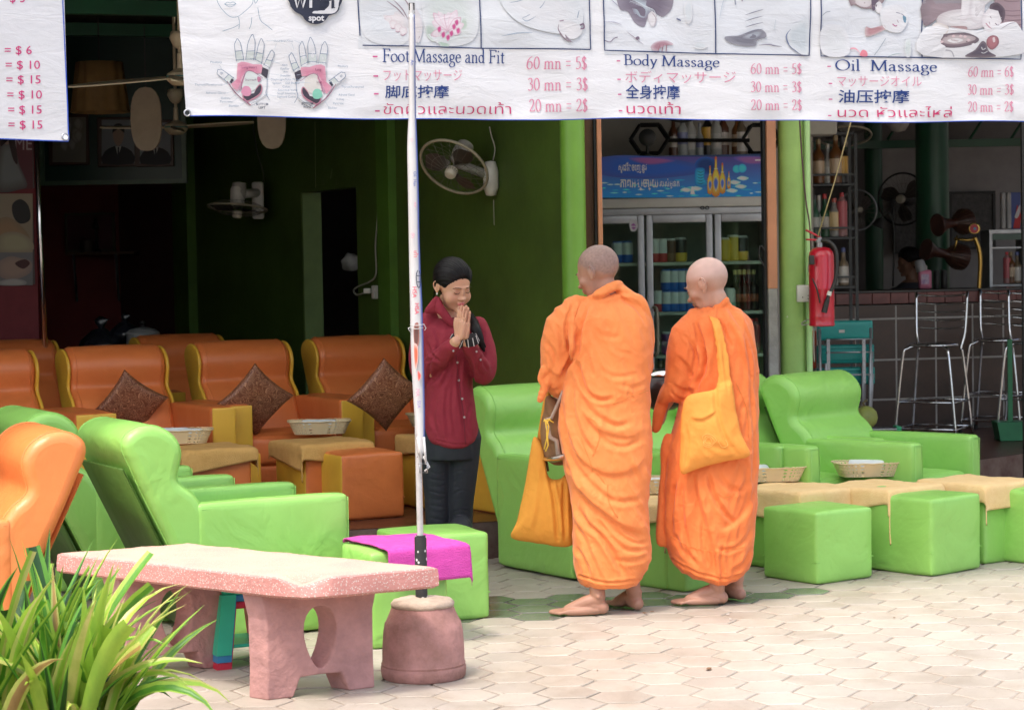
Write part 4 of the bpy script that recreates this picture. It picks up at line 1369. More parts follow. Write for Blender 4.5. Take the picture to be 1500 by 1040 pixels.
class Cloth:
 def __init__(s, p0, p1, amp=0.006, seed=0.0):
  s.p0 = Vector(p0); d = Vector(p1) - s.p0
  s.d = Vector((d.x, d.y, 0)).normalized(); s.n = Vector((s.d.y, -s.d.x, 0)); s.amp = amp; s.seed = seed
  s.zb = lambda u: s.p0.z + (p1[2] - s.p0.z) * u / Vector((d.x, d.y, 0)).length
  s.L = Vector((d.x, d.y, 0)).length
 def bump(s, u, z):
  q = Vector((u * 1.6 + s.seed, z * 2.6, s.seed))
  a = mnoise.noise(q) * 1.6 + mnoise.noise(q * 2.3) * 0.8 + 0.5 * math.sin(u * 9 + z * 7 + 3 * mnoise.noise(q))
  c = abs(mnoise.noise(Vector((u * 2.2 + 7, z * 11 + u * 1.5, s.seed + 3)))) * 0.5
  hem = 0.8 * math.exp(-((z - s.zb(u)) / 0.03) ** 2) * math.sin(u * 14)
  return (a + c + hem) * s.amp
 def at(s, u, z, h=0.0):
  return s.p0 + s.d * u + Vector((0, 0, z - s.p0.z)) + s.n * (s.bump(u, z) + h)
 def uz(s, px, py):
  q = PLN(px, py, s.p0, s.n)
  return (q - s.p0).dot(s.d), q.z
 def __call__(s, px, py, h):
  u, z = s.uz(px, py)
  return s.at(u, z, h)
 def mesh(s, u0, u1, ztop, nu, nz, name, label, cat, u0top=None):
  V = []; F = []; Cc = []
  W_ = (0.63, 0.63, 0.64); B_ = (0.02, 0.07, 0.42)
  for j in range(nz + 1):
   for i in range(nu + 1):
    u = u0 + (u1 - u0) * i / nu
    t = j / nz
    if u0top is not None: u += (u0top - u0) * t * (1 - i / nu)
    zb_ = s.zb(u) + 0.004 * math.sin(u * 3.1 + s.seed) + 0.003 * math.sin(u * 7.3)
    z = zb_ + (ztop - zb_) * (0 if j == 0 else (0.0045 + (1 - 0.0045) * (j - 1) / (nz - 1)))
    V.append(tuple(s.at(u, z)))
    Cc.append(B_ if j <= 1 else W_)
  for j in range(nz):
   for i in range(nu):
    a = j * (nu + 1) + i
    F.append((a, a + 1, a + nu + 2, a + nu + 1))
  b = MB()
  b.add(V, F[nu:], 0, [W_] * len(V))
  b.add(V[:2 * (nu + 1)], F[:nu], 0, [B_] * (2 * (nu + 1)))
  o = b.build(name, M_VINYL, None, smooth=True, offset=tuple(s.p0), label=label, cat=cat)
  return o
pA = W(273, 172.5, 8.78); pB = W(1500, 179.5, 10.12); pB.z = pA.z + (pB.z - pA.z)
BN = Cloth(pA, pB, 0.009, 1.3)
bnr = BN.mesh(0.0, BN.L + 1.1, 3.05, 420, 110, 'banner', 'long wrinkled white vinyl banner with the massage price list', 'banner', u0top=BN.uz(262, 0)[0] - 0.02)
NAV = (0.015, 0.05, 0.22); PK = (0.62, 0.10, 0.28); MG = (0.60, 0.04, 0.16); PKL = (0.72, 0.26, 0.38); BLK = (0.02, 0.02, 0.05)
boff = tuple(BN.p0)
def newp(base=.0018): return Print(BN, base)
def done(pr, name='print'):
 pr.mb.c = [tuple(q * (1.0 if name == 'picture_paper' else .80) for q in c_) for c_ in pr.mb.c]
 o = pr.build(name, M_VINYL, bnr, boff); o.location = (0, 0, 0); return o
pr = newp(.0012)
PAP = (0.78, 0.785, 0.79)
def stroke(x): return x
pr.rect(525, -60, 863, 71, (.60, .62, .635), 30, 12); pr.rect(884, -60, 1185, 80, (.605, .625, .645), 30, 12); pr.rect(1201, -60, 1495, 85, (.605, .625, .645), 30, 12)
done(pr, 'picture_paper')
pr = newp(.0032)
SKN = (.70, .66, .66); SKS = (.50, .42, .44); LINE = (.25, .20, .28)
pr.blob([(526, 5), (560, -20), (600, -10), (606, 30), (590, 66), (545, 62), (528, 40)], (.70, .73, .75), (.74, .76, .77))
pr.blob([(558, 18), (570, 14), (590, 20), (598, 34), (596, 50), (585, 48), (568, 34), (560, 28)], (.74, .70, .70), (.66, .66, .68))
for (x, y) in ((562, 22), (568, 30), (575, 36), (582, 41), (589, 46)):
 pr.blob([(x - 5, y - 4), (x + 4, y - 5), (x + 6, y + 3), (x - 2, y + 6)], (.76, .73, .73), (.70, .60, .62), k=3)
 pr.line([(x - 4, y + 5), (x, y + 7), (x + 5, y + 4)], 1.2, (.45, .28, .33), taper=True)
for (x0, y0, x1, y1) in ((575, 0, 597, 30), (566, 2, 592, 26), (588, -5, 601, 22), (610, 20, 606, 52), (614, 26, 612, 58), (604, 30, 600, 60)):
 pr.line([(x0, y0), ((x0 + x1) / 2 + 3, (y0 + y1) / 2), (x1, y1)], 1.6, (.35, .27, .30), taper=True)
pr.blob([(600, 10), (612, 18), (618, 40), (612, 64), (600, 50), (597, 30)], (.74, .70, .70), (.68, .66, .68))
pr.blob([(622, -10), (680, -15), (700, 20), (692, 60), (650, 68), (625, 50), (618, 20)], (.66, .71, .68), (.74, .76, .77))
pr.blob([(622, 40), (632, 38), (640, 52), (634, 62), (624, 54)], (.50, .60, .52), (.66, .71, .68)); pr.blob([(640, 60), (650, 56), (660, 60), (655, 70), (645, 69)], (.45, .58, .48), (.62, .70, .64))
pr.blob([(672, 30), (682, 28), (684, 40), (676, 46)], (.52, .62, .52), (.66, .71, .68))
for a_, L_, c_ in ((-2.6, 27, 0), (-2.25, 34, 1), (-1.9, 38, 0), (-1.55, 36, 1), (-1.15, 34, 0), (-.8, 28, 1), (-.4, 26, 0), (2.9, 26, 1), (0.1, 20, 1)):
 cx_, cy_ = 655, 46
 tx, ty = cx_ + L_ * math.cos(a_), cy_ + L_ * math.sin(a_)
 nx_, ny_ = -math.sin(a_) * 6, math.cos(a_) * 6
 mx_, my_ = cx_ + (tx - cx_) * .6, cy_ + (ty - cy_) * .6
 pr.blob([(cx_, cy_), (mx_ + nx_, my_ + ny_), (tx, ty), (mx_ - nx_, my_ - ny_)], (.80, .72, .75), (.66, .42, .50) if c_ else (.78, .60, .66), k=4, inner=.7)
for (x, y) in ((664, 40), (668, 34), (670, 46), (660, 50), (648, 52), (655, 56), (642, 44)):
 pr.blob([(x - 3, y - 2), (x + 2, y - 5), (x + 3, y + 2), (x - 1, y + 5)], (.60, .10, .28), (.72, .50, .58))
pr.blob([(735, -20), (800, -30), (850, 10), (840, 50), (770, 40), (735, 10)], (.77, .78, .79), (.72, .75, .765))
for pts_, wd_ in (([(745, 5), (760, 2), (775, -6)], 1.2), ([(763, 28), (775, 22), (790, 12), (797, 2)], 1.4), ([(763, 28), (770, 32), (785, 24)], 1.1), ([(733, 54), (755, 50), (778, 49)], 1.6), ([(844, 28), (847, 16)], 1.4)):
 pr.line(pts_, wd_, (.35, .42, .50), taper=True)
pr.blob([(816, 34), (822, 30), (840, 34), (852, 46), (840, 58), (822, 54)], (.78, .77, .77), (.74, .74, .75))
pr.line([(817, 36), (816, 44), (822, 54), (828, 60), (838, 63)], 1.8, (.30, .22, .26), taper=True); pr.line([(826, 52), (830, 58), (835, 62)], 3, (.32, .26, .30), taper=True)
pr.line([(848, 38), (853, 36), (854, 42), (849, 43)], 2.2, (.25, .18, .24)); pr.line([(818, 32), (824, 31)], 1.6, (.4, .3, .36))
done(pr, 'picture')
pr = newp(.0032)
pr.blob([(905, -40), (975, -50), (985, 5), (972, 25), (962, 20), (955, 16), (948, 30), (943, 40), (930, 34), (920, 18), (906, 10)], (.20, .17, .22), (.30, .27, .32))
pr.blob([(925, -5), (945, 0), (958, 8), (948, 25), (936, 32), (925, 10)], (.42, .48, .54), (.28, .26, .32))
for k in range(7): pr.line([(922 + k * 3, 4 + k), (932 + k * 4, 2 + k * 2), (944 + k * 3, 12 + k * 2)], .9, (.62, .68, .72), taper=True)
pr.blob([(950, 22), (956, 17), (962, 24), (961, 36), (955, 40), (950, 32)], (.76, .74, .74), (.62, .60, .62))
pr.line([(956, 20), (961, 28), (959, 38)], 1, (.45, .38, .42));
pr.line([(885, 60), (893, 62), (899, 57), (904, 55)], 1.1, LINE); pr.line([(884, 33), (898, 33), (910, 37)], 1, (.4, .4, .5), taper=True); pr.line([(895, 0), (905, 9)], 1, (.4, .4, .5))
pr.line([(917, 47), (925, 53), (934, 60), (942, 66)], 1.2, (.45, .40, .46), taper=True)
pr.blob([(952, 70), (960, 62), (976, 60), (986, 66), (972, 68), (960, 76)], (.42, .24, .28), (.6, .5, .54));
for k in range(3): pr.line([(966 + k * 5, 66), (963 + k * 6, 76)], 1.3, (.35, .18, .22))
pr.blob([(930, 56), (934, 54), (936, 57), (932, 59)], (.2, .15, .2)); pr.line([(990, 28), (996, 31)], 2, (.15, .18, .3))
pr.blob([(1000, 10), (1010, 0), (1012, 30), (1004, 34)], (.70, .745, .765), (.76, .77, .785)); pr.blob([(1015, 70), (1020, 62), (1035, 66), (1030, 73)], (.70, .75, .77), (.76, .77, .785))
pr.blob([(1060, 55), (1080, 53), (1105, 44), (1117, 46), (1121, 55), (1108, 60), (1105, 68), (1085, 68), (1066, 63)], (.22, .22, .26), (.32, .32, .36))
pr.blob([(1085, 56), (1104, 47), (1116, 48), (1104, 58)], (.42, .45, .50), (.26, .26, .30))
for k in range(4): pr.line([(1090, 23 + k * 9), (1102, 19 + k * 9), (1116, 15 + k * 9.5)], 1.3, (.25, .26, .32), taper=True)
pr.line([(1074, -5), (1076, 8)], 1.5, (.3, .33, .4)); pr.line([(1086, -4), (1085, 3)], 1.4, (.25, .2, .3))
pr.blob([(1152, 50), (1160, 38), (1182, 30), (1183, 78), (1172, 80), (1156, 68)], (.62, .68, .71), (.72, .75, .765))
pr.line([(1156, 44), (1150, 54), (1156, 68), (1172, 81)], 1.8, (.2, .25, .4), taper=True); pr.line([(1110, 67), (1125, 66), (1134, 68), (1144, 69)], 1.8, (.25, .24, .3), taper=True)
pr.line([(1052, 30), (1056, 10), (1062, -10)], 1, (.55, .62, .68), taper=True); pr.line([(1134, 30), (1132, 45)], 1, (.6, .66, .70))
pr.blob([(1242, -20), (1300, -25), (1292, 5), (1268, 14), (1250, 8), (1244, 8)], (.45, .38, .38), (.30, .22, .24)); pr.blob([(1246, -12), (1278, -10), (1272, 10), (1254, 8)], (.70, .66, .66), (.6, .55, .55))
pr.blob([(1276, -10), (1288, -10), (1282, 12), (1276, 15)], (.16, .12, .16)); pr.blob([(1281, 8), (1287, 3), (1292, 10), (1288, 20), (1282, 18)], (.78, .76, .76), (.70, .68, .69))
pr.blob([(1267, 40), (1275, 42), (1292, 38), (1295, 44), (1276, 53), (1267, 53)], (.50, .28, .30), (.62, .50, .50)); pr.blob([(1292, 12), (1320, 8), (1330, 28), (1318, 48), (1296, 44), (1288, 28)], (.775, .77, .775), (.76, .77, .78))
pr.line([(1312, 19), (1320, 21), (1324, 24)], 1.4, (.35, .35, .4)); pr.blob([(1322, 24), (1327, 26), (1326, 34), (1323, 32)], (.18, .32, .42)); pr.line([(1306, 36), (1310, 39), (1313, 38)], 1.6, (.55, .2, .35)); pr.line([(1313, 30), (1315, 34)], 1.1, (.45, .35, .4))
pr.line([(1237, 76), (1245, 72), (1252, 72), (1258, 78)], 2.0, (.80, .35, .42), taper=True); pr.blob([(1258, 80), (1262, 74), (1268, 76), (1269, 83), (1260, 83)], (.75, .25, .30))
pr.line([(1279, 82), (1288, 70), (1296, 57)], 1.1, (.4, .45, .5)); pr.line([(1202, 24), (1208, 19), (1214, 18)], 1, (.35, .4, .45)); pr.line([(1298, 84), (1310, 80), (1320, 79)], 1, (.35, .45, .45), taper=True)
pr.blob([(1325, 60), (1333, 58), (1333, 82), (1325, 82)], (.66, .72, .70), (.74, .76, .77)); pr.blob([(1203, 40), (1236, 42), (1242, 80), (1204, 80)], (.73, .75, .755), (.76, .77, .785))
pr.blob([(1352, 2), (1400, -6), (1420, 12), (1400, 18), (1376, 24), (1366, 34), (1353, 37)], (.32, .25, .27), (.24, .19, .21), k=3); pr.rect(1455, -60, 1494, 42, (.36, .26, .28), 8, 8)
pr.rect(1352, -60, 1412, 6, (.30, .27, .29), 8, 6)
for k in range(6): pr.line([(1470, 2 + k * 7), (1482, 3 + k * 7), (1494, 2 + k * 7)], 1.0, (.24, .16, .18))
pr.blob([(1372, 34), (1376, 22), (1400, 15), (1426, 18), (1440, 36), (1428, 44), (1412, 44), (1390, 40)], (.70, .68, .68), (.56, .52, .53))
pr.blob([(1390, 40), (1412, 40), (1411, 47), (1396, 44)], (.40, .28, .28))
pr.blob([(1408, -10), (1420, -10), (1418, 20), (1410, 32), (1403, 30), (1406, 10)], (.76, .74, .74), (.66, .62, .63)); pr.blob([(1425, -10), (1438, -8), (1440, 20), (1432, 36), (1420, 30), (1418, 14)], (.76, .74, .74), (.64, .60, .61))
pr.blob([(1427, 26), (1440, 10), (1452, 0), (1456, -8), (1440, -10), (1428, 8)], (.70, .68, .68), (.58, .55, .56))
pr.blob([(1436, 38), (1438, 24), (1450, 12), (1464, 14), (1466, 30), (1454, 44), (1444, 48)], (.77, .75, .75), (.70, .66, .67))
pr.blob([(1448, 14), (1450, 7), (1460, 5), (1470, 14), (1470, 26), (1466, 34), (1463, 20), (1456, 14)], (.10, .07, .09), (.16, .12, .14))
for (x, y) in ((1451, 27), (1458, 37)): pr.line([(x - 3, y - 2), (x, y + 1), (x + 3, y)], 1.3, (.2, .14, .18))
pr.line([(1441, 35), (1445, 40), (1449, 43)], 1.5, (.5, .25, .3)); pr.line([(1446, 33), (1447, 37)], 1, (.4, .3, .34))
pr.blob([(1352, 44), (1380, 40), (1430, 46), (1470, 34), (1490, 38), (1494, 80), (1352, 82)], (.77, .77, .775), (.76, .765, .775))
pr.blob([(1364, 40), (1370, 34), (1380, 36), (1388, 42), (1382, 54), (1370, 50)], (.78, .76, .75), (.66, .6, .56))
pr.blob([(1368, 60), (1376, 52), (1410, 49), (1430, 58), (1422, 66), (1396, 71), (1376, 68)], (.24, .18, .20), (.16, .13, .15)); pr.blob([(1378, 58), (1392, 52), (1420, 54), (1424, 60), (1400, 66), (1382, 64)], (.55, .48, .48), (.40, .33, .34))
pr.blob([(1386, 60), (1398, 57), (1408, 60), (1396, 64)], (.76, .75, .75));
for (x, y) in ((1410, 55), (1415, 60), (1394, 54), (1404, 54), (1378, 62)): pr.blob([(x - 2, y), (x, y - 2), (x + 3, y), (x, y + 2)], (.7, .55, .56))
pr.blob([(1442, 58), (1450, 53), (1458, 56), (1459, 66), (1450, 74), (1442, 68)], (.46, .20, .22), (.30, .14, .16)); pr.blob([(1450, 57), (1453, 56), (1454, 62), (1451, 63)], (.72, .6, .6))
pr.blob([(1412, 84), (1425, 74), (1434, 62), (1440, 64), (1445, 76), (1455, 84)], (.12, .10, .13), (.22, .18, .2)); pr.line([(1434, 70), (1436, 74), (1440, 72)], 1.5, (.5, .5, .5)); pr.line([(1434, 78), (1438, 79), (1443, 76)], 1.2, (.5, .5, .5))
pr.line([(1384, 74), (1392, 76), (1396, 84)], 1.6, (.45, .45, .48)); pr.line([(1462, 44), (1476, 36), (1484, 34)], 1, (.4, .36, .4), taper=True)
done(pr, 'picture')
pr = newp(.0062)
for pts_ in ([(524, -60), (524, 0), (525.5, 25), (527, 53)], [(531, 67), (600, 68.5), (702, 71.5), (864, 73.5)], [(701.5, -60), (702, 0), (704, 71)], [(862, -60), (862, 0), (864, 73)],
    [(882, -60), (883, 0), (884.5, 74.5), (1046, 79.5), (1184, 82), (1185, 0), (1184, -60)], [(1045, -60), (1045, 0), (1047, 79)],
    [(1199, -60), (1200.5, 0), (1201, 83), (1350, 85), (1494, 87.5), (1496, 0), (1497, -60)], [(1351, -60), (1351.5, 20), (1349, 60), (1350.5, 85)]):
 pr.line(pts_, 1.7, (0.03, 0.05, 0.14), k=0)
done(pr, 'frame_line')
pr = newp(.0030)
pr.text('Foot Massage and Fit', 560, 739, 91.5, 19.5, NAV, 93.5, serif=True)
pr.text('フットマッサージ', 561, 676, 118, 14, PKL, 118, bold=-0.006)
pr.text('脚底按摩', 564, 657, 142.5, 14.5, NAV, 142.5, bold=0.01)
pr.text('ขัดผิวและนวดเท้า', 562, 748, 167.5, 15, MG, 167.5, bold=-0.008)
for y, (a_, b_, c_) in zip((102, 133, 164), (('60 mn = 5$', 771, 858), ('30 mn = 3$', 773.5, 859), ('20 mn = 2$', 775, 859))): pr.text(a_, b_, c_, y, 18.5, PKL, y, serif=True)
for (x, y) in ((549, 83.5), (550, 112), (551, 138), (553, 163)): pr.line([(x - 3.4, y), (x + 3.4, y)], 2.2, PK, k=0)
pr.text('Body Massage', 913, 1053, 96, 15.5, NAV, 99.5, serif=True)
pr.text('ボディマッサージ', 915, 1076, 120.5, 14, PKL, 121, bold=-0.006)
pr.text('全身按摩', 915, 996, 143.5, 16, NAV, 144, bold=0.01)
pr.text('นวดเท้า', 916, 997, 167, 15, MG, 167.5, bold=-0.004)
for y, t_ in zip((109, 135.5, 162), ('60 mn = 5$', '30 mn = 3$', '20 mn = 2$')): pr.text(t_, 1098, 1173, y, 15.5, PKL, y, serif=True)
for (x, y) in ((905, 90), (905.5, 117), (906, 139), (907, 163)): pr.line([(x - 2.6, y), (x + 2.6, y)], 1.8, PK, k=0)
pr.text('Oil  Massage', 1222, 1373, 104, 16, NAV, 106, serif=True)
pr.text('マッサージオイル', 1225, 1349, 126, 13, PKL, 126.5, bold=-0.006)
pr.text('油压按摩', 1227, 1331, 149.5, 15, NAV, 150, bold=0.01)
pr.text('นวด หัวและไหล่', 1226, 1394, 172, 14, MG, 172.5, bold=-0.006)
for y, t_ in zip((113, 139, 164), ('60 mn = 6$', '30 mn = 3$', '20 mn = 2$')): pr.text(t_, 1418.5, 1483, y, 15, PKL, y, serif=True)
for (x, y) in ((1213, 98), (1215, 123), (1215.5, 146), (1214, 170)): pr.line([(x - 2.6, y), (x + 2.6, y)], 1.6, PK, k=0)
done(pr, 'lettering')['kind'] = 'stuff'
# ---- reflexology chart
pr = newp()
cv = lambda x, y: (260 + x / 4.953, y / 4.953)
OUT = (0.12, 0.20, 0.32); LT = (.66, .71, .68); PNK = (.66, .26, .36); DKP = (.06, .05, .07)
def hand(mx):
 f = (lambda x, y: cv(x, y)) if not mx else (lambda x, y: cv(1506 - x, y + 22))
 P = lambda L_: [f(x, y) for x, y in L_]
 def finger(b0, b1, t0, t1, tip, j1, j2):
  pr.blob(P([b0, t0, tip, t1, b1]), (.77, .775, .78), k=3)
  q0 = (b0[0] + (t0[0] - b0[0]) * j1, b0[1] + (t0[1] - b0[1]) * j1); q1 = (b1[0] + (t1[0] - b1[0]) * j1, b1[1] + (t1[1] - b1[1]) * j1)
  pr.blob(P([b0, q0, q1, b1]), LT, k=0)
  pr.line(P([b0, ((b0[0] + t0[0]) / 2, (b0[1] + t0[1]) / 2), t0, ((t0[0] + tip[0]) / 2 , (t0[1] * .35 + tip[1] * .65)), tip, ((t1[0] + tip[0]) / 2, (t1[1] * .35 + tip[1] * .65)), t1, b1]), 0.75, OUT)
  pr.line(P([q0, q1]), 0.7, OUT, k=0); pr.line(P([(b0[0], b0[1] - 8), (b1[0], b1[1] - 8)]), 0.6, OUT, k=0)
 pr.blob(P([(432, 455), (500, 440), (610, 462), (668, 505), (650, 590), (645, 690), (600, 725), (530, 765), (470, 730), (400, 640), (372, 605), (410, 570), (430, 540)]), (.77, .775, .78), k=3)
 finger((430, 445), (485, 440), (416, 330), (462, 325), (437, 283), .62, 0)
 finger((497, 438), (556, 438), (512, 320), (564, 315), (545, 252), .55, 0)
 finger((565, 440), (612, 465), (586, 335), (628, 335), (608, 283), .55, 0)
 finger((627, 475), (665, 500), (662, 400), (700, 400), (685, 366), .55, 0)
 finger((375, 610), (410, 570), (290, 540), (325, 508), (292, 508), .45, 0)
 pr.blob(P([(438, 462), (500, 452), (550, 468), (612, 470), (616, 500), (608, 535), (560, 512), (510, 512), (465, 555), (440, 650), (425, 660), (388, 612), (430, 575)]), PNK, (.70, .36, .44), k=2)
 pr.blob(P([(618, 488), (662, 510), (648, 572), (608, 540)]), DKP, k=0); pr.blob(P([(378, 600), (392, 572), (410, 582), (392, 608)]), DKP, k=0)
 pr.blob(P([(490, 530), (530, 518), (578, 545), (590, 620), (540, 660), (470, 640), (460, 600)]), LT if not mx else (.70, .67, .62), k=3)
 pr.blob(P([(440, 640), (460, 600), (492, 520), (500, 515), (470, 620), (450, 660)]), (.52, .30, .38), k=2)
 pr.blob(P([(470, 690), (540, 700), (570, 640), (600, 610), (616, 640), (600, 690), (540, 730), (490, 740)]), (.50, .24, .30), k=3, inner=.8)
 pr.blob(P([(478, 696), (540, 698), (572, 648), (598, 618), (608, 640), (592, 682), (538, 718), (500, 732)]), DKP, k=3)
 pr.blob(P([(462, 665), (480, 630), (515, 630), (534, 660), (525, 695), (490, 700), (466, 685)]), (.68, .30, .42) if not mx else (.25, .60, .45), k=3)
 if not mx: pr.blob(P([(580, 560), (600, 562), (606, 580), (590, 598), (580, 590)]), (.5, .2, .3), k=3)
 pr.line(P([(375, 610), (400, 650), (450, 705), (530, 765)]), .8, (.2, .1, .2)); pr.line(P([(650, 575), (648, 640), (640, 680), (664, 728)]), .7, OUT); pr.line(P([(640, 690), (600, 720), (530, 756)]), .7, (.3, .35, .4)); pr.line(P([(360, 590), (420, 680), (528, 768), (500, 735)]), .7, (.4, .15, .2))
 pr.line(P([(463, 645), (466, 600), (500, 525), (540, 518), (600, 555), (620, 570)]), .6, (.3, .1, .2)); pr.line(P([(320, 525), (328, 535), (318, 540), (314, 530), (320, 525)]), .5, OUT)
hand(False); hand(True)
SM = (0.20, 0.28, 0.38)
def lab(t_, x0, x1, y, col=SM, cap=17, bold=0.0):
 a_, c_ = cv(x0, y), cv(x1, y); pr.text(t_, a_[0], c_[0], a_[1], cap / 4.953, col, bold=bold)
for t_, x0, x1, y in (('Pituitary', 238, 322, 461), ('Pituitary', 1163, 1237, 490), ('Thyroid/Parathyroid', 122, 322, 625), ('Thyroid/Parathyroid', 1187, 1350, 641), ('Adrenal Gland', 203, 345, 685),
       ('Adrenal Gland', 1163, 1280, 699), ('Kidney', 315, 382, 722), ('Kidney', 1148, 1204, 731), ('Pancreas', 306, 397, 748), ('Pancreas', 1122, 1198, 762), ('Bladder', 370, 444, 779), ('Bladder', 1084, 1150, 795),
       ('Head/Brain/Sinus', 695, 831, 311), ('Neck', 754, 795, 483), ('Eye/Ear', 746, 808, 510), ('Arm', 765, 797, 531), ('Shoulder', 742, 818, 560), ('Diaphragm/Solar Plexus', 675, 886, 588), ('Spleen', 686, 748, 614), ('Gall Bladder', 778, 884, 614),
       ('Colon', 757, 810, 641), ('Ileocecal Valve', 726, 862, 665), ('Small Intestine', 719, 849, 689), ('Sigmoid Colon', 718, 850, 714)):
 lab(t_, x0, x1, y)
for t_, x0, x1, y in (('Lung/Heart', 466, 576, 499), ('Stomach', 488, 570, 590), ('Lung', 995, 1038, 516), ('Liver', 1004, 1043, 607)): lab(t_, x0, x1, y, (.15, .05, .12), 18)
for t_, x0, x1, y in (('BOTTOM', 566, 652, 768), ('LEFT', 584, 632, 793), ('BOTTOM', 892, 976, 764), ('RIGHT', 906, 962, 788)): lab(t_, x0, x1, y, (.04, .06, .10), 17, bold=.02)
for a_, c_ in (((712, 320), (700, 360)), ((820, 318), (838, 362)), ((680, 445), (745, 470)), ((665, 540), (735, 545)), ((620, 580), (672, 578)), ((620, 690), (712, 700)), ((300, 470), (318, 500)), ((325, 620), (368, 605)), ((350, 680), (440, 650)), ((385, 715), (455, 665)), ((400, 740), (470, 680)), ((445, 775), (495, 740)), ((1085, 780), (1060, 740)), ((1150, 655), (1170, 630)), ((860, 550), (905, 540)), ((865, 600), (960, 608)), ((905, 690), (870, 705)), ((640, 300), (692, 300)), ((838, 300), (890, 320))):
 pr.line([cv(*a_), cv(*c_)], .45, (.42, .50, .58), k=0)
for pts_ in ([(286, 0), (296, 30), (330, 80), (380, 124), (430, 126), (470, 100), (535, 40), (545, 0)], [(440, 128), (447, 170), (443, 215)], [(443, 182), (400, 205), (325, 230)], [(535, 130), (530, 180), (518, 215)], [(578, 60), (595, 150), (640, 190), (682, 224)], [(552, 0), (562, 30), (580, 0)]):
 pr.line([cv(*q) for q in pts_], .75, (.16, .28, .38))
for pts_ in ([(340, 34), (362, 20), (382, 26), (402, 18), (424, 32)], [(340, 34), (380, 40), (424, 32)], [(346, 38), (380, 54), (418, 38)], [(372, -4), (382, 0), (394, -4)]): pr.line([cv(*q) for q in pts_], .7, (.16, .28, .38))
pr.blob([cv(*q) for q in [(805, -60), (810, 30), (822, 62), (850, 92), (885, 110), (905, 125), (920, 150), (955, 172), (1000, 180), (1040, 172), (1075, 145), (1095, 118), (1130, 108), (1160, 88), (1174, 50), (1176, -60)]], (.03, .035, .06), k=3)
pr.blob([cv(*q) for q in [(1000, -60), (1002, 40), (985, 85), (978, 102), (1100, 104), (1140, 95), (1160, 70), (1166, 30), (1166, -60)]], (.78, .78, .79), k=2)
pr.b += .002
for pts_, wd_, c_ in (([(845, -20), (862, 60), (885, -15), (905, 58), (925, -20)], 3.6, (.78, .78, .79)), ([(962, 5), (962, 62)], 4.2, (.78, .78, .79)), ([(1046, -20), (1046, 60)], 4.4, (.03, .035, .06)), ([(1040, 8), (1085, 8)], 3.8, (.03, .035, .06)), ([(1122, 5), (1122, 60)], 4.2, (.03, .035, .06))):
 pr.line([cv(*q) for q in pts_], wd_, c_, k=0)
a_, c_ = cv(946, 155), cv(1060, 155); pr.text('spot', a_[0], c_[0], a_[1], 9.2, (.78, .78, .79), bold=.03, fixed=.73)
done(pr, 'chart')
def eyelet(px, py, surf, par, off, m_):
 p = surf(px, py, .002)
 b = MB()
 ring_ = [p + surf.d * (.012 * math.cos(a)) + Vector((0, 0, .012 * math.sin(a))) for a in [2 * PI * k / 16 for k in range(16)]]
 b.tube(ring_, .0035, 6, closed=True)
 o = b.build('eyelet', M_STEEL, par, smooth=True, offset=off); o.location = (0, 0, 0)
 b = MB(); b.add([tuple(p + surf.n * .001 + surf.d * (.010 * math.cos(2 * PI * k / 12)) + Vector((0, 0, .010 * math.sin(2 * PI * k / 12)))) for k in range(12)], [tuple(range(12))])
 o = b.build('eyelet_hole', m_, par, offset=off); o.location = (0, 0, 0)
eyelet(274, 166, BN, bnr, boff, M_BLACK)
# ---- left banner (prices)
qA = W(-120, 200, 8.1); qB = W(100, 206.5, 8.42)
LB = Cloth(qA, qB, 0.005, 4.1)
lb = LB.mesh(0.0, LB.L, 3.0, 90, 80, 'banner', 'white vinyl banner with dollar prices at the far left', 'banner')
loff = tuple(LB.p0)
pr = Print(LB)
for t_, x0, x1, y in (('$ 5', 14, 36, 4), ('= $ 6', 6.5, 46, 80), ('= $ 10', 8, 58, 101.5), ('= $ 15', 9.5, 59, 123), ('= $ 10', 11, 61, 145), ('= $ 15', 12, 61, 167), ('= $ 15', 12.5, 62, 189)):
 pr.text(t_, x0, x1, y, 12.8, (0.55, 0.02, 0.16))
o = pr.build('lettering', M_VINYL, lb, loff, kind='stuff'); o.location = (0, 0, 0)
pr = Print(LB)
pr.line([(92, -60), (92, 0), (96, 100), (100.3, 205)], 1.6, (0.02, 0.07, 0.42), k=0)
o = pr.build('hem', M_PRINT, lb, loff); o.location = (0, 0, 0)
eyelet(95, 201, LB, lb, loff, _mats['flat_print'])
# ================================================================= FRIDGE, BAR, INSIDE OF THE SHOP
def px_w(x0, x1, Y): return (x1 - x0) * Y / FPX
# ---- drinks fridge
FY = 15.0
fl = W(866, 400, FY); fr = W(1132, 400, FY)
fz0 = 0.2; fzt = W(1000, 228, FY).z; fzs = W(1000, 290, FY).z; fzd = W(1000, 312, FY).z
fw = fr.x - fl.x; fx = (fl.x + fr.x) / 2; FD = 0.62
fe = empty('drinks_fridge', (fx, FY, fz0), 'three-door glass drinks fridge with blue beer sign on top', 'fridge')
M_FR = mat('fridge_white', (0.62, 0.60, 0.55), 0.4, var=0.08, ns=4, speck=((.4, .25, .12), 7, .05))
M_FG = mat('fridge_grey_frame', (0.50, 0.51, 0.54), 0.35, metal=0.2, var=0.08)
M_FD = mat('fridge_inside', (0.42, 0.48, 0.43), 0.5)
def fpart(name, x0, x1, z0, z1, y0, y1, m, r=0.0, par=fe):
 b = MB(); b.box(x1 - x0, y1 - y0, z1 - z0, ((x0 + x1) / 2 - fx, (y0 + y1) / 2, (z0 + z1) / 2 - fz0), r=r)
 return b.build(name, m, par, smooth=40 if r else False)
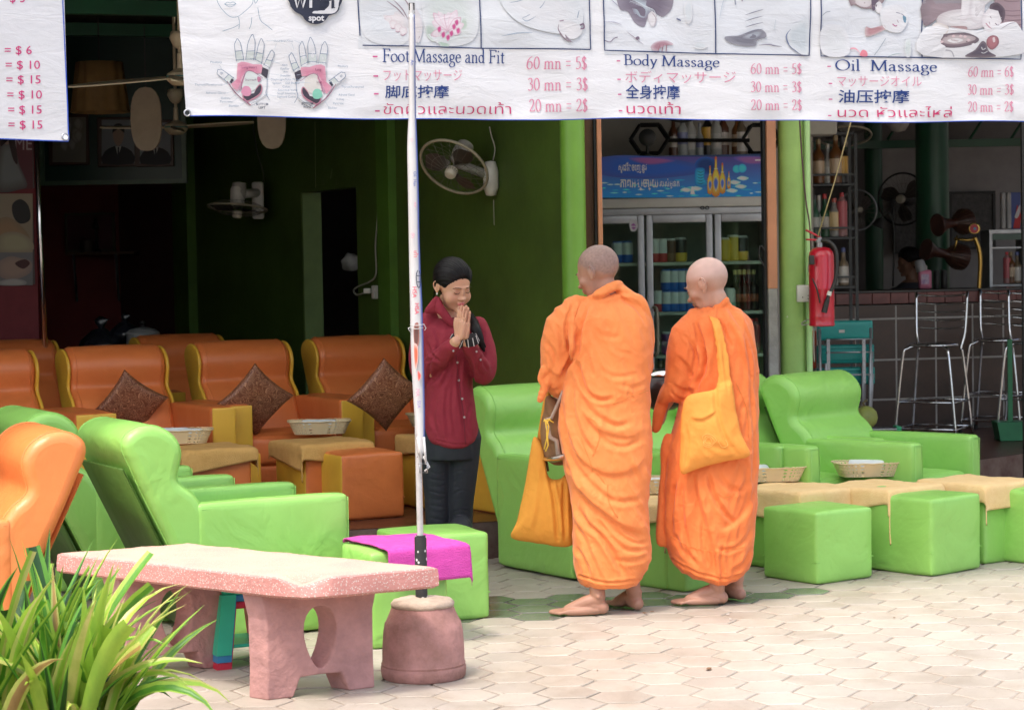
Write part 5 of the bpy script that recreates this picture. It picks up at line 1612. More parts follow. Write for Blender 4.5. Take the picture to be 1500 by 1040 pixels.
fpart('cabinet_side', fl.x, fl.x + .03, fz0, fzt, 0.03, FD, M_FR); fpart('cabinet_side', fr.x - .03, fr.x, fz0, fzt, 0.03, FD, M_FR)
fpart('cabinet_back', fl.x + .031, fr.x - .031, fz0, fzt, FD - .02, FD, M_FD)
fpart('cabinet_top', fl.x + .031, fr.x - .031, fzs - .12, fzt - .002, 0.06, FD - .021, M_FR)
fpart('sign_board', fl.x, fr.x, fzs + .004, fzt, -0.02, 0.028, mat('sign_blue', (0.01, 0.05, 0.22), 0.3))
fpart('header_strip', fl.x, fr.x, W(1000, 304, FY).z, fzs, -0.035, 0.028, M_FR, r=.006)
fpart('header_strip', fl.x, fr.x, fzd - .01, W(1000, 304, FY).z - .003, -0.01, 0.028, M_FG, r=.003)
fpart('base_grille', fl.x, fr.x, fz0 + .02, fz0 + .2, -0.01, 0.03, M_FG)
doors = [(866, 944), (947, 1044), (1047, 1132)]
shz = [W(1000, y, FY).z for y in (384, 457, 520, 585)]
for (x0, x1) in doors:
 a, c = W(x0, 400, FY).x, W(x1, 400, FY).x
 zb_, zt_ = fz0 + .22, fzd - .012
 fwid = 0.045
 d_ = fpart('door', a, a + fwid, zb_, zt_, -0.03, 0.012, M_FG, r=.006)
 for q in ((c - fwid, c, zb_, zt_), (a + fwid + .001, c - fwid - .001, zt_ - .055, zt_), (a + fwid + .001, c - fwid - .001, zb_, zb_ + .06)):
  fpart('door_frame', q[0], q[1], q[2], q[3], -0.03, 0.012, M_FG, r=.006, par=fe)
 fpart('glass', a + fwid - .004, c - fwid + .004, zb_ + .05, zt_ - .05, -0.006, -0.002, mat_glass('door_glass', (0.86, 0.95, 0.90), 0.015))
b = MB(); hx = W(960, 470, FY)
b.tube(smooth_pts([(W(957, 450, FY).x - fx, -.035, W(957, 450, FY).z - fz0), (W(961, 451, FY).x - fx, -.075, W(961, 455, FY).z - fz0), (W(962, 490, FY).x - fx, -.078, W(962, 490, FY).z - fz0), (W(962, 515, FY).x - fx, -.075, W(962, 515, FY).z - fz0), (W(957, 520, FY).x - fx, -.035, W(957, 521, FY).z - fz0)], 4), .012, 10)
b.build('handle', mat('handle_olive', (.30, .28, .20), .4), fe, smooth=True)
b = MB();
for x in (1028, 1035): b.tube([(W(x, 303, FY).x - fx + .012 * math.cos(a), -.045, W(x, 305, FY).z - fz0 + .01 * math.sin(a)) for a in [2 * PI * k / 12 for k in range(12)]], .0035, 6, closed=True)
b.build('lock_ring', M_BLACK, fe, smooth=True)
for z_ in shz:
 fpart('shelf', fl.x + .032, fr.x - .032, z_ - .022, z_, 0.04, FD - .03, mat('shelf_wire', (.66, .70, .62), .5))
def can_mesh(body, band, lid=(.6, .6, .62)):
 r, h = .033, .120
 prof = [(.024, 0), (r - .003, .004), (r, .012), (r, .045), (r, .0451), (r, .085), (r, .0851), (r, .106), (r - .006, .116), (r - .008, .12), (r - .010, .117), (0, .117)]
 v, f = lathe(prof, 14)
 cols = []
 for i, (rr, z) in enumerate(prof):
  cc = band if i <= 3 else (body if i <= 7 else lid)
  if 4 <= i <= 5: cc = body
  cols += [cc] * 14
 return v, f, [tuple(min(.9, q * 1.35) for q in c) for c in cols]
M_CAN = mat_attr('printed_can', 0.3, spec=0.6)
def mk(vfc, name):
 b = MB(); b.add(vfc[0], vfc[1], 0, vfc[2])
 o = b.build(name, M_CAN, smooth=35); me = o.data; bpy.data.objects.remove(o); return me
SLV = (.62, .63, .66); BLUE = (.02, .12, .50); REDC = (.5, .04, .05); GOLD = (.62, .42, .06); PURP = (.14, .03, .16); BRN = (.12, .05, .03); GRN = (.03, .30, .14)
cans = {k: mk(can_mesh(*v), 'can') for k, v in {'bluesilver': (SLV, BLUE, BLUE), 'redsilver': (SLV, REDC), 'gold': (GOLD, GOLD), 'brown': (BRN, (.2, .1, .05)), 'purple': (PURP, (.2, .04, .2)), 'black': ((.03, .03, .03), GOLD), 'white': ((.65, .65, .62), (.3, .5, .4))}.items()}
def bottle_me(glass, label, cap, h=.235, r=.031, neck=.012, lab=(.06, .13), sh=.15, fill=None):
 prof = [(r * .8, 0), (r, .006), (r, h * lab[0] / .235), (r * 1.01, h * lab[0] / .235 + .0005), (r * 1.01, h * lab[1] / .235), (r, h * lab[1] / .235 + .0005), (r, h * (sh - .018) / .235), (r * .72, h * (sh - .003) / .235), (neck * 1.1, h * (sh + .014) / .235), (neck, h * .88), (neck * 1.15, h * .885), (neck * 1.15, h * .99), (neck * .9, h), (0, h)]
 v, f = lathe(prof, 16); cols = []
 for i in range(len(prof)):
  cc = label if 3 <= i <= 4 else (cap if i >= 10 else glass)
  cols += [cc] * 16
 return v, f, cols
LABELC = (.55, .50, .42)
bots = {
 'beer': mk(bottle_me((.035, .018, .01), (.38, .10, .05), (.75, .6, .25), .25, lab=(.05, .095)), 'bottle'),
 'whisky': mk(bottle_me((.16, .06, .015), (.60, .45, .30), (.35, .25, .12), .30, .040, .014, (.05, .12), .165), 'bottle'),
 'clear': mk(bottle_me((.34, .36, .36), (.20, .22, .40), (.30, .30, .34), .29, .036, .013, (.06, .12), .15), 'bottle'),
 'dark': mk(bottle_me((.015, .012, .012), (.70, .40, .06), (.02, .02, .02), .31, .040, .014, (.05, .135), .15), 'bottle'),
 'white': mk(bottle_me((.42, .42, .40), (.55, .55, .52), (.55, .5, .45), .30, .034, .013, (.03, .10), .14), 'bottle'),
 'greenred': mk(bottle_me((.02, .09, .04), LABELC, (.55, .03, .03), .29, .036, .013, (.05, .11), .15), 'bottle'),
 'green': mk(bottle_me((.04, .12, .07), (.5, .5, .45), (.02, .02, .02), .29, .036, .013, (.05, .11), .15), 'bottle'),
 'cream': mk(bottle_me((.30, .29, .27), (.72, .55, .28), (.55, .12, .10), .27, .042, .016, (.04, .15), .17), 'bottle'),
 'red': mk(bottle_me((.40, .20, .20), (.55, .12, .14), (.60, .04, .05), .30, .036, .013, (.04, .19), .20), 'bottle'),
 'brown': mk(bottle_me((.10, .035, .015), (.50, .45, .40), (.06, .03, .02), .30, .036, .013, (.05, .11), .15), 'bottle'),
 'jug': mk(bottle_me((.22, .16, .10), (.70, .66, .60), (.10, .14, .35), .30, .042, .016, (.02, .12), .15), 'bottle'),
}
def item(me, name, x, y, z, label, cat, group, s=1.0):
 o = bpy.data.objects.new(name, me); link(o); o.location = (x, y, z); o.scale = (s, s, s)
 return tag(o, label, cat, group)
ORD = ('leftmost', 'second from the left', 'third from the left', 'fourth from the left', 'fifth from the left')
def row(z, pxs, kind, label, group, yoff=.10, dict_=None, s=1.0, name='can', yref=400, jit=.01):
 dd = dict_ or cans
 lab0 = label
 for i_, px in enumerate(pxs):
  if len(pxs) > 1: label = lab0 + ', ' + ORD[i_]
  x = W(px, yref, FY + yoff).x
  item(dd[kind], name, x, FY + yoff + random.uniform(-jit, jit), z + .001, label, 'can' if name == 'can' else 'bottle', group, s)
s1_, s2_, s3_, s4_ = shz
row(s1_, (905, 919), 'bluesilver', 'silver and blue can, top shelf, left fridge door', 'cans behind the left fridge door', .12, s=1.25)
row(s1_, (960, 971), 'redsilver', 'silver and red can on the top shelf, middle fridge door', 'top shelf cans, middle door', .10, s=1.35)
row(s1_, (983,), 'brown', 'dark brown can right of the red silver cans, top shelf', 'top shelf cans, middle door', .10, s=1.35)
row(s1_, (997,), 'black', 'black and gold can near the right end of the top shelf, middle door', 'top shelf cans, middle door', .10, s=1.4)
row(s1_, (1062,), 'gold', 'dull gold can, left one behind the right fridge door', 'top shelf cans, right door', .10, s=1.35)
row(s1_, (1075,), 'gold', 'bright gold can, middle one behind the right fridge door', 'top shelf cans, right door', .10, s=1.5)
row(s1_, (1087,), 'black', 'black can with gold, right one behind the right fridge door', 'top shelf cans, right door', .10, s=1.45)
for lvl, zz in ((0, s2_), (1, s2_ + .120 * 1.22)):
 row(zz, (976, 987, 998, 1009), 'bluesilver', 'blue and silver can in the %s row of the stack' % ('upper' if lvl else 'lower'), 'blue and silver cans stacked two high', .10, s=1.22)
row(s2_, (964,), 'redsilver', 'red and silver can left of the blue stack', 'blue and silver cans stacked two high', .12, s=1.22)
row(s3_, (976, 988), 'purple', 'dark purple can on the third shelf, middle door', 'purple cans on the third shelf', .10, s=1.3)
row(s2_, (1068,), 'white', 'pale can beside the beer bottles, right door', 'bottles and cans, second shelf right door', .10, s=1.3)
row(s2_, (1077, 1083, 1089, 1097, 1104), 'beer', 'dark beer bottle with gold neck behind the right fridge door', 'beer bottles behind the right fridge door', .14, bots, 1.12, 'bottle', jit=.03)
row(s3_, (1078, 1100, 1107), 'red', 'small red bottle on the third shelf, right door', 'red bottles on the third shelf', .12, bots, .8, 'bottle')
row(s4_, (966, 976, 990), 'jug', 'amber bottle on the lowest visible shelf', 'amber bottles, lowest shelf', .12, bots, 1.0, 'bottle')
row(s2_, (895, 905), 'brown', 'dark can on the second shelf behind the left door', 'dark cans behind the left door', .14)
pr = Print(planar((0, FY - 0.021, 0), Z3))
pr.rect(860, 230, 1134, 290, (.05, .035, .16), 12, 8, (.01, .14, .36))
pr.blob([(880, 232), (930, 228), (1000, 236), (1040, 250), (960, 262), (880, 256)], (.015, .06, .26), (.03, .05, .2))
pr.blob([(920, 232), (960, 231), (990, 236), (950, 242)], (.16, .05, .16), (.04, .05, .22))
pr.blob([(1075, 230), (1120, 230), (1119, 240), (1090, 240)], (.15, .06, .18), (.05, .05, .22))
pr.blob([(1018, 245), (1022, 234), (1035, 230), (1048, 236), (1050, 250), (1034, 256)], (.01, .03, .12), (.015, .06, .24))
for k in range(46):
 x = random.uniform(884, 1115); y = random.uniform(264, 288)
 w_ = random.uniform(3, 9); c_ = random.choice([(.05, .35, .55), (.10, .45, .62), (.02, .20, .45), (.25, .55, .66)])
 pr.blob([(x - w_, y), (x, y - 1.3), (x + w_, y), (x, y + 1.3)], c_, (.02, .18, .42), k=2)
for (x, y) in ((1076, 268), (1085, 274), (1072, 280), (1088, 262), (1005, 279), (1020, 277)):
 pr.blob([(x - 9, y), (x - 2, y - 4), (x + 9, y - 1), (x + 2, y + 3)], (.55, .68, .72), (.10, .36, .55), k=3)
for (x, y, r_) in ((1079, 248, 6), (1087, 247, 6.5)): pr.blob([(x + r_ * math.cos(a), y + r_ * math.sin(a)) for a in [2 * PI * k / 10 for k in range(10)]], (.03, .28, .55), (.02, .18, .45))
pr.blob([(1013, 274), (1015, 273), (1018, 285), (1011, 285)], (.75, .75, .75), k=0)
WHT2 = (.72, .72, .66)
pr.text('ស្ដែងចេញនូវ', 906, 947, 250.5, 10.5, WHT2, 250.5, bold=.015)
pr.text('ភាពអស្ចារ្យ', 908, 964, 274.5, 13.5, WHT2, 274.5, bold=.02)
pr.text('របស់អ្នក', 966, 995, 273.5, 9.5, WHT2, 273.5, bold=.012)
pr.text('ບໍລິສັດ', 1105, 1116, 236, 3.4, (.5, .5, .55)) if False else pr.line([(1106, 235), (1116, 235)], 2, (.35, .35, .45), k=0)
pr.blob([(1019, 272), (1018, 250), (1024, 246), (1032, 248), (1032, 262), (1037, 272)], (.02, .22, .40), (.01, .09, .28))
for k in range(5): pr.line([(1021, 251 + k * 4.2), (1026, 253 + k * 4.2), (1031, 251 + k * 4.2)], 1.0, (.01, .05, .12), taper=True)
def pbot(cx_, y0, y1, w_):
 h_ = y1 - y0
 pr.blob([(cx_ - w_ * .28, y0), (cx_ + w_ * .28, y0), (cx_ + w_ * .33, y0 + h_ * .3), (cx_ + w_, y0 + h_ * .48), (cx_ + w_, y1), (cx_ - w_, y1), (cx_ - w_, y0 + h_ * .48), (cx_ - w_ * .33, y0 + h_ * .3)], (.60, .28, .04), (.28, .09, .02), k=2)
 pr.blob([(cx_, y0 + h_ * .5), (cx_ + w_ * .75, y0 + h_ * .66), (cx_, y0 + h_ * .92), (cx_ - w_ * .75, y0 + h_ * .66)], (.04, .08, .30), (.45, .30, .12), k=3)
 pr.line([(cx_ - w_ * .3, y0 + 1), (cx_ + w_ * .3, y0 + 1)], 2, (.35, .05, .04), k=0); pr.line([(cx_ - w_ * .5, y0 + h_ * .3), (cx_ + w_ * .5, y0 + h_ * .3)], 1.4, (.6, .45, .2), k=0)
pbot(1067.5, 252, 276, 2.2); pbot(1040, 244, 283, 3.6); pbot(1058, 240, 282, 4.2); pbot(1048.5, 231, 286, 5.4)
pr.mb.c = [tuple(min(.9, q * 2.7) for q in c_) for c_ in pr.mb.c]
o = pr.build('sign_print', M_PRINT, fe, (fx, FY, fz0)); o.location = (0, 0, 0)
pr = Print(planar((0, FY - 0.033, 0), Z3))
pr.blob([(922, 327), (927, 321), (933, 325), (934, 334), (930, 339), (924, 338)], (.60, .58, .60), k=3); pr.blob([(924, 331), (928, 327), (932, 332), (928, 337)], (.35, .08, .35), (.45, .3, .5), k=3); pr.line([(924, 332), (932, 332)], 1.2, (.7, .7, .7))
o = pr.build('sticker', M_PRINT, fe, (fx, FY, fz0)); o.location = (0, 0, 0)
# ---- things on top of the fridge
TZ = fzt
rk = W(1000, 226, FY + .12)
def hexrack(cx_px, label, r_px=28, skew=0):
 p = W(cx_px, 203, FY + .15)
 e = empty('hexagon_rack', (p.x, p.y, TZ), label, 'rack', 0, 'black metal hexagon racks on the fridge')
 R_ = px_w(0, r_px, FY); h_ = (p.z - TZ)
 for yy in (0, .12):
  pts = [(R_ * math.cos(PI / 3 * k + skew), yy, h_ * .98 + R_ * .86 * math.sin(PI / 3 * k + skew)) for k in range(6)]
  b = MB()
  for k in range(6): b.tube([pts[k], pts[(k + 1) % 6]], .012, 4)
  b.build('ring', M_BLACK, e)
 b = MB()
 for k in range(6): b.tube([(R_ * math.cos(PI / 3 * k), 0, h_ * .98 + R_ * .86 * math.sin(PI / 3 * k)), (R_ * math.cos(PI / 3 * k), .12, h_ * .98 + R_ * .86 * math.sin(PI / 3 * k))], .009, 4)
 b.build('spoke', M_BLACK, e)
 return e
h1 = hexrack(952, 'black hexagon rack at the left end of the fridge top'); h2 = hexrack(1116, 'black hexagon rack at the right end of the fridge top')
b = MB(); b.tube([W(979, 206, FY + .1), W(1098, 206, FY + .1)], .013, 4)
b.build('rack_bar', M_BLACK, None, offset=tuple(W(979, 206, FY + .1)), label='black bar joining the two hexagon racks', cat='rack')
b = MB(); b.tube(smooth_pts([W(966, 168, FY + .1), W(985, 176, FY + .1), W(1005, 178, FY + .1), W(1028, 170, FY + .1)], 4), .010, 6)
b.build('rack_arc', M_BLACK, None, smooth=True, offset=tuple(W(966, 168, FY + .1)), label='black curved rack end hanging just under the banner', cat='rack')
p = W(948, 218, FY + .1)
e = empty('desk_fan', (p.x - .0, p.y - .03, TZ), 'tiny black fan standing in the left hexagon rack', 'fan')
b = MB(); b.lathe([(.045, 0), (.045, .01), (.02, .014), (.012, .02), (.012, .09)], 16); b.build('stand', M_BLACK, e, smooth=30)
b = MB(); b.lathe([(.0, -.02), (.03, -.02), (.06, 0), (.06, .012), (.03, .025), (0, .025)], 18, c=(0, 0, .13), rot=Matrix.Rotation(PI / 2, 3, 'X')); b.build('head', M_BLACK, e, smooth=30)
tops = [(987, 'brown', 1.0, 'brown bottle, leftmost between the hexagon racks'), (1000, 'clear', 1.12, 'clear bottle with blue label on the fridge'), (1012, 'white', 1.18, 'plain pale bottle third from the left on the fridge'), (1025, 'clear', .80, 'short clear bottle with blue label on the fridge'), (1037, 'dark', 1.12, 'black bottle with a bright yellow label on the fridge'),
  (1049, 'white', 1.2, 'white labelled bottle just right of the yellow label one'), (1060, 'brown', 1.15, 'dark brown bottle with pale label right of the middle'), (1080, 'whisky', .95, 'amber bottle standing behind, right part of the fridge top'), (1086, 'jug', 1.05, 'bottle with white label next to the right rack')]
for (px, k_, s_, lab) in tops:
 p = W(px, 226, FY + .2)
 item(bots[k_], 'bottle', p.x, p.y + random.uniform(-.02, .02), TZ + .001, lab, 'bottle', 'bottles on top of the fridge', s_)
# ---- bar room
BY = 17.3
bd = Vector((math.cos(R(13)), math.sin(R(13)), 0)); bn = Vector((math.sin(R(13)), -math.cos(R(13)), 0))
B0 = W(1190, 440, BY); B0.z = 0
zc = PLN(1300, 428, B0, bn).z; zc2 = PLN(1300, 446, B0, bn).z
Lbar = 3.4
bar = empty('bar_counter', (B0.x, B0.y, 0.2), 'brown tiled bar counter with a red tile edge', 'counter', R(13))
M_TILE = mat('brown_tile', (0.085, 0.045, 0.032), 0.3, var=0.25, ns=3, rnd=.12)
M_GROUT = mat('white_grout', (0.55, 0.53, 0.5), 0.8)
M_ETILE = mat('red_edge_tile', (0.24, 0.075, 0.065), 0.4, var=0.25, ns=5, rnd=.15)
b = MB(); b.box(Lbar, .5, zc2 - .2 - .01, (Lbar / 2, .2508, (zc2 - .2) / 2)); b.build('core', M_GROUT, bar)
zrows = [0.0]
tys = [467, 527, 585]
for y in reversed(tys): zrows.append(PLN(1300, y, B0, bn).z - .2)
zrows.append(zc2 - .2)
tvx = [PLN(x, 520, B0, bn) for x in (1197, 1254, 1313, 1371, 1425, 1470, 1512, 1560)]
us = [(v - B0).dot(bd) for v in tvx]
for i in range(len(us) - 1):
 for j in range(len(zrows) - 1):
  z0_, z1_ = zrows[j], zrows[j + 1]
  if z1_ - z0_ < .02: continue
  g = .0075
  o = obj('tile', cube(us[i + 1] - us[i] - 2 * g, .012, z1_ - z0_ - 2 * g), M_TILE, bar)
  o.location = ((us[i] + us[i + 1]) / 2, .004 + random.uniform(-.001, .001), (z0_ + z1_) / 2)
for i in range(22):
 u = .02 + i * .155
 o = obj('edge_tile', rbox(.151, .02, zc - zc2 - .012, .003, 1), M_ETILE, bar); o.location = (u + .077, -.045, (zc + zc2) / 2 - .2)
o = obj('counter_top', rbox(Lbar, .62, .02, .004, 1), mat('counter_top', (0.05, .045, .045), .25), bar); o.location = (Lbar / 2, .255, zc - .2 + .005)
o = obj('counter_slab', cube(Lbar, .55, zc - zc2 - .014), mat('slab_under', (.12, .10, .09), .7), bar); o.location = (Lbar / 2, .24, (zc + zc2) / 2 - .2)
def onbar(px, py=428, dep=.2):
 q = PLN(px, py, B0, bn); u = (q - B0).dot(bd)
 return B0 + bd * u - bn * dep, zc + .016
RY = 16.3
rx0, rx1 = W(1187, 300, RY).x, W(1254, 300, RY).x
rt = empty('bottle_rack', ((rx0 + rx1) / 2, RY, 0.2), 'black metal rack of liquor bottles beside the pale green column', 'rack')
M_RK = mat('rack_metal', (.035, .04, .042), .4)
rw_ = rx1 - rx0
def rpart(name, x, y, z, sx, sy, sz):
 b = MB(); b.box(sx, sy, sz, (x, y, z - .2)); return b.build(name, M_RK, rt)
zt_ = W(1220, 196, RY).z
for sx in (-1, 1):
 for yy in (0, .3): rpart('upright', sx * rw_ / 2, yy, (zt_ + .2) / 2 + 0.0, .022, .022, zt_ - .2)
rsh = [W(1220, y, RY).z for y in (271, 349, 421)]
for z_ in rsh:
 rpart('shelf', 0, .15, z_, rw_ - .024, .32, .016); rpart('rail', 0, -.0, z_ + .075, rw_ - .024, .012, .016)
rpart('top_bar', 0, .15, zt_, rw_ - .024, .30, .02)
for px, k_, s_, lv, lab in ((1190, 'whisky', 1.05, 0, 'amber whisky bottle at the left edge of the top rack shelf'), (1199, 'whisky', 1.12, 0, 'red striped whisky bottle, second on the top rack shelf'), (1213, 'white', 1.0, 0, 'square clear bottle in the middle of the top rack shelf'), (1224, 'whisky', 1.22, 0, 'tallest amber whisky bottle on the top rack shelf'), (1234, 'dark', 1.15, 0, 'black bottle at the right end of the top rack shelf'),
       (1193, 'green', 1.1, 1, 'green glass bottle at the left of the middle rack shelf'), (1200, 'white', 1.05, 1, 'pale bottle behind, middle rack shelf'), (1208, 'greenred', 1.12, 1, 'green bottle with a red cap on the middle rack shelf'), (1222, 'cream', 1.08, 1, 'square bottle with cream label on the middle rack shelf'), (1233, 'red', 1.1, 1, 'pink patterned bottle with red cap on the middle rack shelf'),
       (1225, 'white', .7, 2, 'small bottle on the lowest rack shelf beside the extinguisher'), (1234, 'jug', .95, 2, 'bottle with white label and blue cap on the lowest rack shelf')):
 p = W(px, 300, RY + .10)
 item(bots[k_], 'bottle', p.x, p.y + random.uniform(-.03, .03), rsh[lv] + .009, lab, 'bottle', 'bottles in the black rack', s_)
b = MB(); b.tube([W(1251, 120, 12.6), W(1246, 180, 12.6), W(1222, 268, 12.6), W(1198, 346, 12.6)], .004, 6)
b.build('cord', mat('yellow_cord', (.42, .33, .16), .7), smooth=True, offset=tuple(W(1198, 346, 12.6)), label='slanting yellow cord above the fire extinguisher', cat='cord')
b = MB(); b.tube(smooth_pts([W(1170, 150, 12.8), W(1174, 220, 12.8), W(1180, 290, 12.8), W(1186, 330, 12.8), W(1188, 370, 12.8)], 4), .005, 6)
b.build('cable', mat('brown_cable', (.10, .05, .05), .5), smooth=True, offset=tuple(W(1188, 370, 12.8)), label='dark cable hanging along the pale green column', cat='cable')
b = MB(); b.tube(smooth_pts([W(1189, 372, 12.78), W(1184, 392, 12.76), W(1189, 410, 12.74), W(1193, 440, 12.74), W(1192, 470, 12.76), W(1178, 476, 12.8), W(1175, 473, 12.8), W(1190, 462, 12.76), W(1193, 430, 12.72), W(1192, 500, 12.76), W(1193, 530, 12.78)], 5), .004, 6)
b.build('cable', M_GCABLE, smooth=True, offset=tuple(W(1189, 372, 12.78)), label='looped grey cable in front of the fire extinguisher', cat='cable')
b = MB(); b.tube(smooth_pts([W(1121, 368, 12.9), W(1114, 360, 12.9), W(1112, 375, 12.9), W(1118, 388, 12.9), W(1121, 390, 12.9)], 4), .004, 6)
b.build('cable', M_CABLE, smooth=True, offset=tuple(W(1121, 390, 12.9)), label='short black cable loop beside the right fridge door', cat='cable')
p = W(1180, 430, 12.85)
e = empty('power_socket', p, 'white double power socket on the pale green column', 'socket')
obj('socket_box', rbox(.105, .04, .10, .006, 2), M_WHITEP, e, smooth=40)
for (dx, dz) in ((.012, -.012), (.032, -.012), (.022, .004), (-.02, -.022), (.012, -.030), (.032, -.030)):
 o = obj('pin_hole', lathe([(.0035, 0), (.0035, .002)], 8), M_BLACK, e); o.location = (dx, -.0215, dz); o.rotation_euler = (PI / 2, 0, 0)
o = obj('switch', rbox(.018, .006, .014, .002, 1), M_WHITEP, e); o.location = (.026, -.022, .034)
p = W(1204, 478, 12.75); top_ = W(1204, 362, 12.75)
H_ = top_.z - p.z; r_ = px_w(0, 18.5, 12.75)
e = empty('fire_extinguisher', p, 'red fire extinguisher hanging beside the pale green column', 'fire extinguisher')
M_RD = mat('extinguisher_red', (0.50, 0.012, 0.03), 0.28, var=.12, ns=3, coat=.4)
obj('cylinder', lathe([(r_ * .9, 0), (r_ * 1.02, .004), (r_ * 1.02, .012), (r_, .016), (r_, .05), (r_ * 1.012, .055), (r_, .06), (r_, H_ * .47), (r_ * 1.01, H_ * .475), (r_, H_ * .48), (r_, H_ * .88), (r_ * .92, H_ * .94), (r_ * .65, H_ * .985), (r_ * .3, H_), (0, H_)], 32), M_RD, e, smooth=35)
obj('valve', lathe([(.018, 0), (.018, .03), (.026, .032), (.026, .045), (.015, .05), (.015, .06)], 14), M_STEEL, e, smooth=35).location = (-.01, 0, H_ - .004)
b = MB(); b.tube([(0, 0, H_ + .05), (-.04, -.01, H_ + .075), (-.09, -.02, H_ + .10)], .007, 6); b.build('lever', M_RD, e, smooth=True)
b = MB(); b.tube([(0, 0, H_ + .04), (-.09, -.02, H_ + .045)], .006, 6); b.build('carry_handle', M_RD, e, smooth=True)
hp = [W(1203, 353, 12.68), W(1214, 354, 12.66), W(1224, 366, 12.65), W(1226, 390, 12.65), W(1223, 412, 12.65), W(1216, 430, 12.65)]
b = MB(); b.tube([q - p for q in smooth_pts(hp, 4)], .011, 10); b.build('hose', M_CABLE, e, smooth=True)
b = MB(); q0, q1 = W(1214, 432, 12.65) - p, W(1207, 458, 12.65) - p; b.tube([q0, q0.lerp(q1, .25), q0.lerp(q1, .26), q1], .012, 12, rs=[.010, .011, .015, .017]); b.build('nozzle', M_BLACK, e, smooth=30)
b = MB(); q0, q1 = W(1216, 427, 12.65) - p, W(1214, 433, 12.65) - p; b.tube([q0, q1], .014, 10); b.build('nozzle_ring', M_WHITEP, e, smooth=30)
b = MB(); b.tube([q - p for q in smooth_pts([W(1190, 408, 12.66), W(1197, 425, 12.66), W(1201, 444, 12.66)], 3)], .005, 6); b.build('plug_cord', M_CABLE, e, smooth=True)
b = MB(); b.box(.03, .02, .055, tuple(W(1189, 381, 12.66) - p), r=.005); b.build('inline_switch', M_CABLE, e)
TY = 15.2
def fold_chair(k, x0, x1, y0, y1, yy, c_, label, grip=False):
 a = W(x0, y1, yy); c = W(x1, y0, yy)
 e = empty('folding_chair', ((a.x + c.x) / 2, yy, .2), label, 'folding chair', 0, 'folded chairs beside the bar')
 wx, hz = c.x - a.x, c.z - a.z; zc_ = (a.z + c.z) / 2 - .2
 M_T = mat('chair_plastic_' + c_, {'teal': (.01, .30, .27), 'red': (.50, .07, .03)}[c_], .35, var=.05)
 v, f = pbox(wx, .035, hz, .012, (0, .006, 0), n=10)
 o = obj('back_panel', (v, f), M_T, e, smooth=True); o.location = (0, 0, zc_)
 if grip:
  o = obj('grip_hole', pbox(.085, .04, .028, .0139, n=8), M_BLACK, e, smooth=True); o.location = (-.03, -.003, zc_ + .03)
  o = obj('sticker', cube(.04, .002, .02), M_WHITEP, e); o.location = (-.025, -.0265, zc_ - .005)
 else:
  for dz in (-.3, .3):
   o = obj('rib', rbox(wx * .94, .012, .008, .003, 1), M_T, e); o.location = (0, -.022, zc_ + dz * hz)
 for sx in (-1, 1):
  b = MB(); b.tube([(sx * wx * .46, -.02, zc_ + hz * .1), (sx * wx * .44, .02, .35), (sx * wx * .46, .03, .0)], .0105, 8); b.build('leg', M_STEEL, e, smooth=True)
  b = MB(); b.tube([(sx * wx * .34, .04, zc_), (sx * wx * .32, .06, .0)], .0105, 8); b.build('leg', M_STEEL, e, smooth=True)
 b = MB(); b.tube([(-wx * .45, .0, .22), (wx * .45, .0, .22)], .008, 6); b.build('cross_bar', M_STEEL, e, smooth=True)
 return e
fc = fold_chair(0, 1197, 1278, 469, 499, TY, 'teal', 'teal folding chair with a grip hole, top of the folded stack', True)
fold_chair(1, 1197, 1280, 504, 533, TY + .05, 'teal', 'teal folding chair, middle panel of the folded stack')
fold_chair(2, 1197, 1281, 537, 564, TY + .10, 'teal', 'teal folding chair, lowest panel of the folded stack')
for x in (1213, 1265):
 a = W(x, 497, TY - .05); c = W(x + 1, 562, TY - .05)
 b = MB(); b.box(.022, .008, a.z - c.z, (a.x - fc.location.x, -.06, (a.z + c.z) / 2 - .2)); b.build('strut', M_STEEL, fc)
 for k in range(5):
  o = obj('rivet', lathe([(.005, 0), (.003, .003)], 8), M_CHROME, fc); o.location = (a.x - fc.location.x, -.064, a.z - .2 - .02 - k * .065); o.rotation_euler = (PI / 2, 0, 0)
for y in (498, 517, 550):
 a = W(1200, y, TY - .06); b = MB(); b.tube([(W(1208, y, TY).x - fc.location.x, -.05, a.z - .2), (W(1274, y, TY).x - fc.location.x, -.05, a.z - .2)], .007, 6); b.build('cross_bar', M_STEEL, fc, smooth=True)
fold_chair(3, 1176, 1196, 484, 540, TY + .16, 'red', 'orange red folding chair behind the teal ones')
p = W(1268, 612, 14.6)
e = empty('coconut', p, 'young green coconut with a stalk behind the green armchair', 'coconut')
v, f = lathe([(0, -.075), (.04, -.068), (.07, -.035), (.078, 0), (.07, .04), (.045, .068), (.02, .078), (0, .08)], 20)
v = [(x * (1 + .05 * math.cos(3 * math.atan2(y, x))), y * (1 + .05 * math.cos(3 * math.atan2(y, x))), z) for x, y, z in v]
M_COC = mat('coconut_green', (.38, .42, .10), .5, var=.2, ns=6)
obj('husk', (v, f), M_COC, e, smooth=True)
b = MB(); b.tube([(0, 0, .07), (-.02, -.01, .10), (.01, 0, .12)], .007, 6); b.tube([(0, 0, .075), (-.05, -.03, .085), (-.07, -.04, .06)], .004, 5); b.build('stalk', mat('stalk', (.2, .16, .06), .7), e, smooth=True)
p = W(1295, 628, 14.8)
e = empty('tray', p, 'grey metal tray with a green end behind the armchair', 'tray')
obj('tray_plate', rbox(.18, .14, .012, .004), M_STEEL, e); o = obj('end_clip', rbox(.035, .14, .03, .004), mat('clip_green', (.03, .45, .2), .4), e); o.location = (.09, 0, .004)
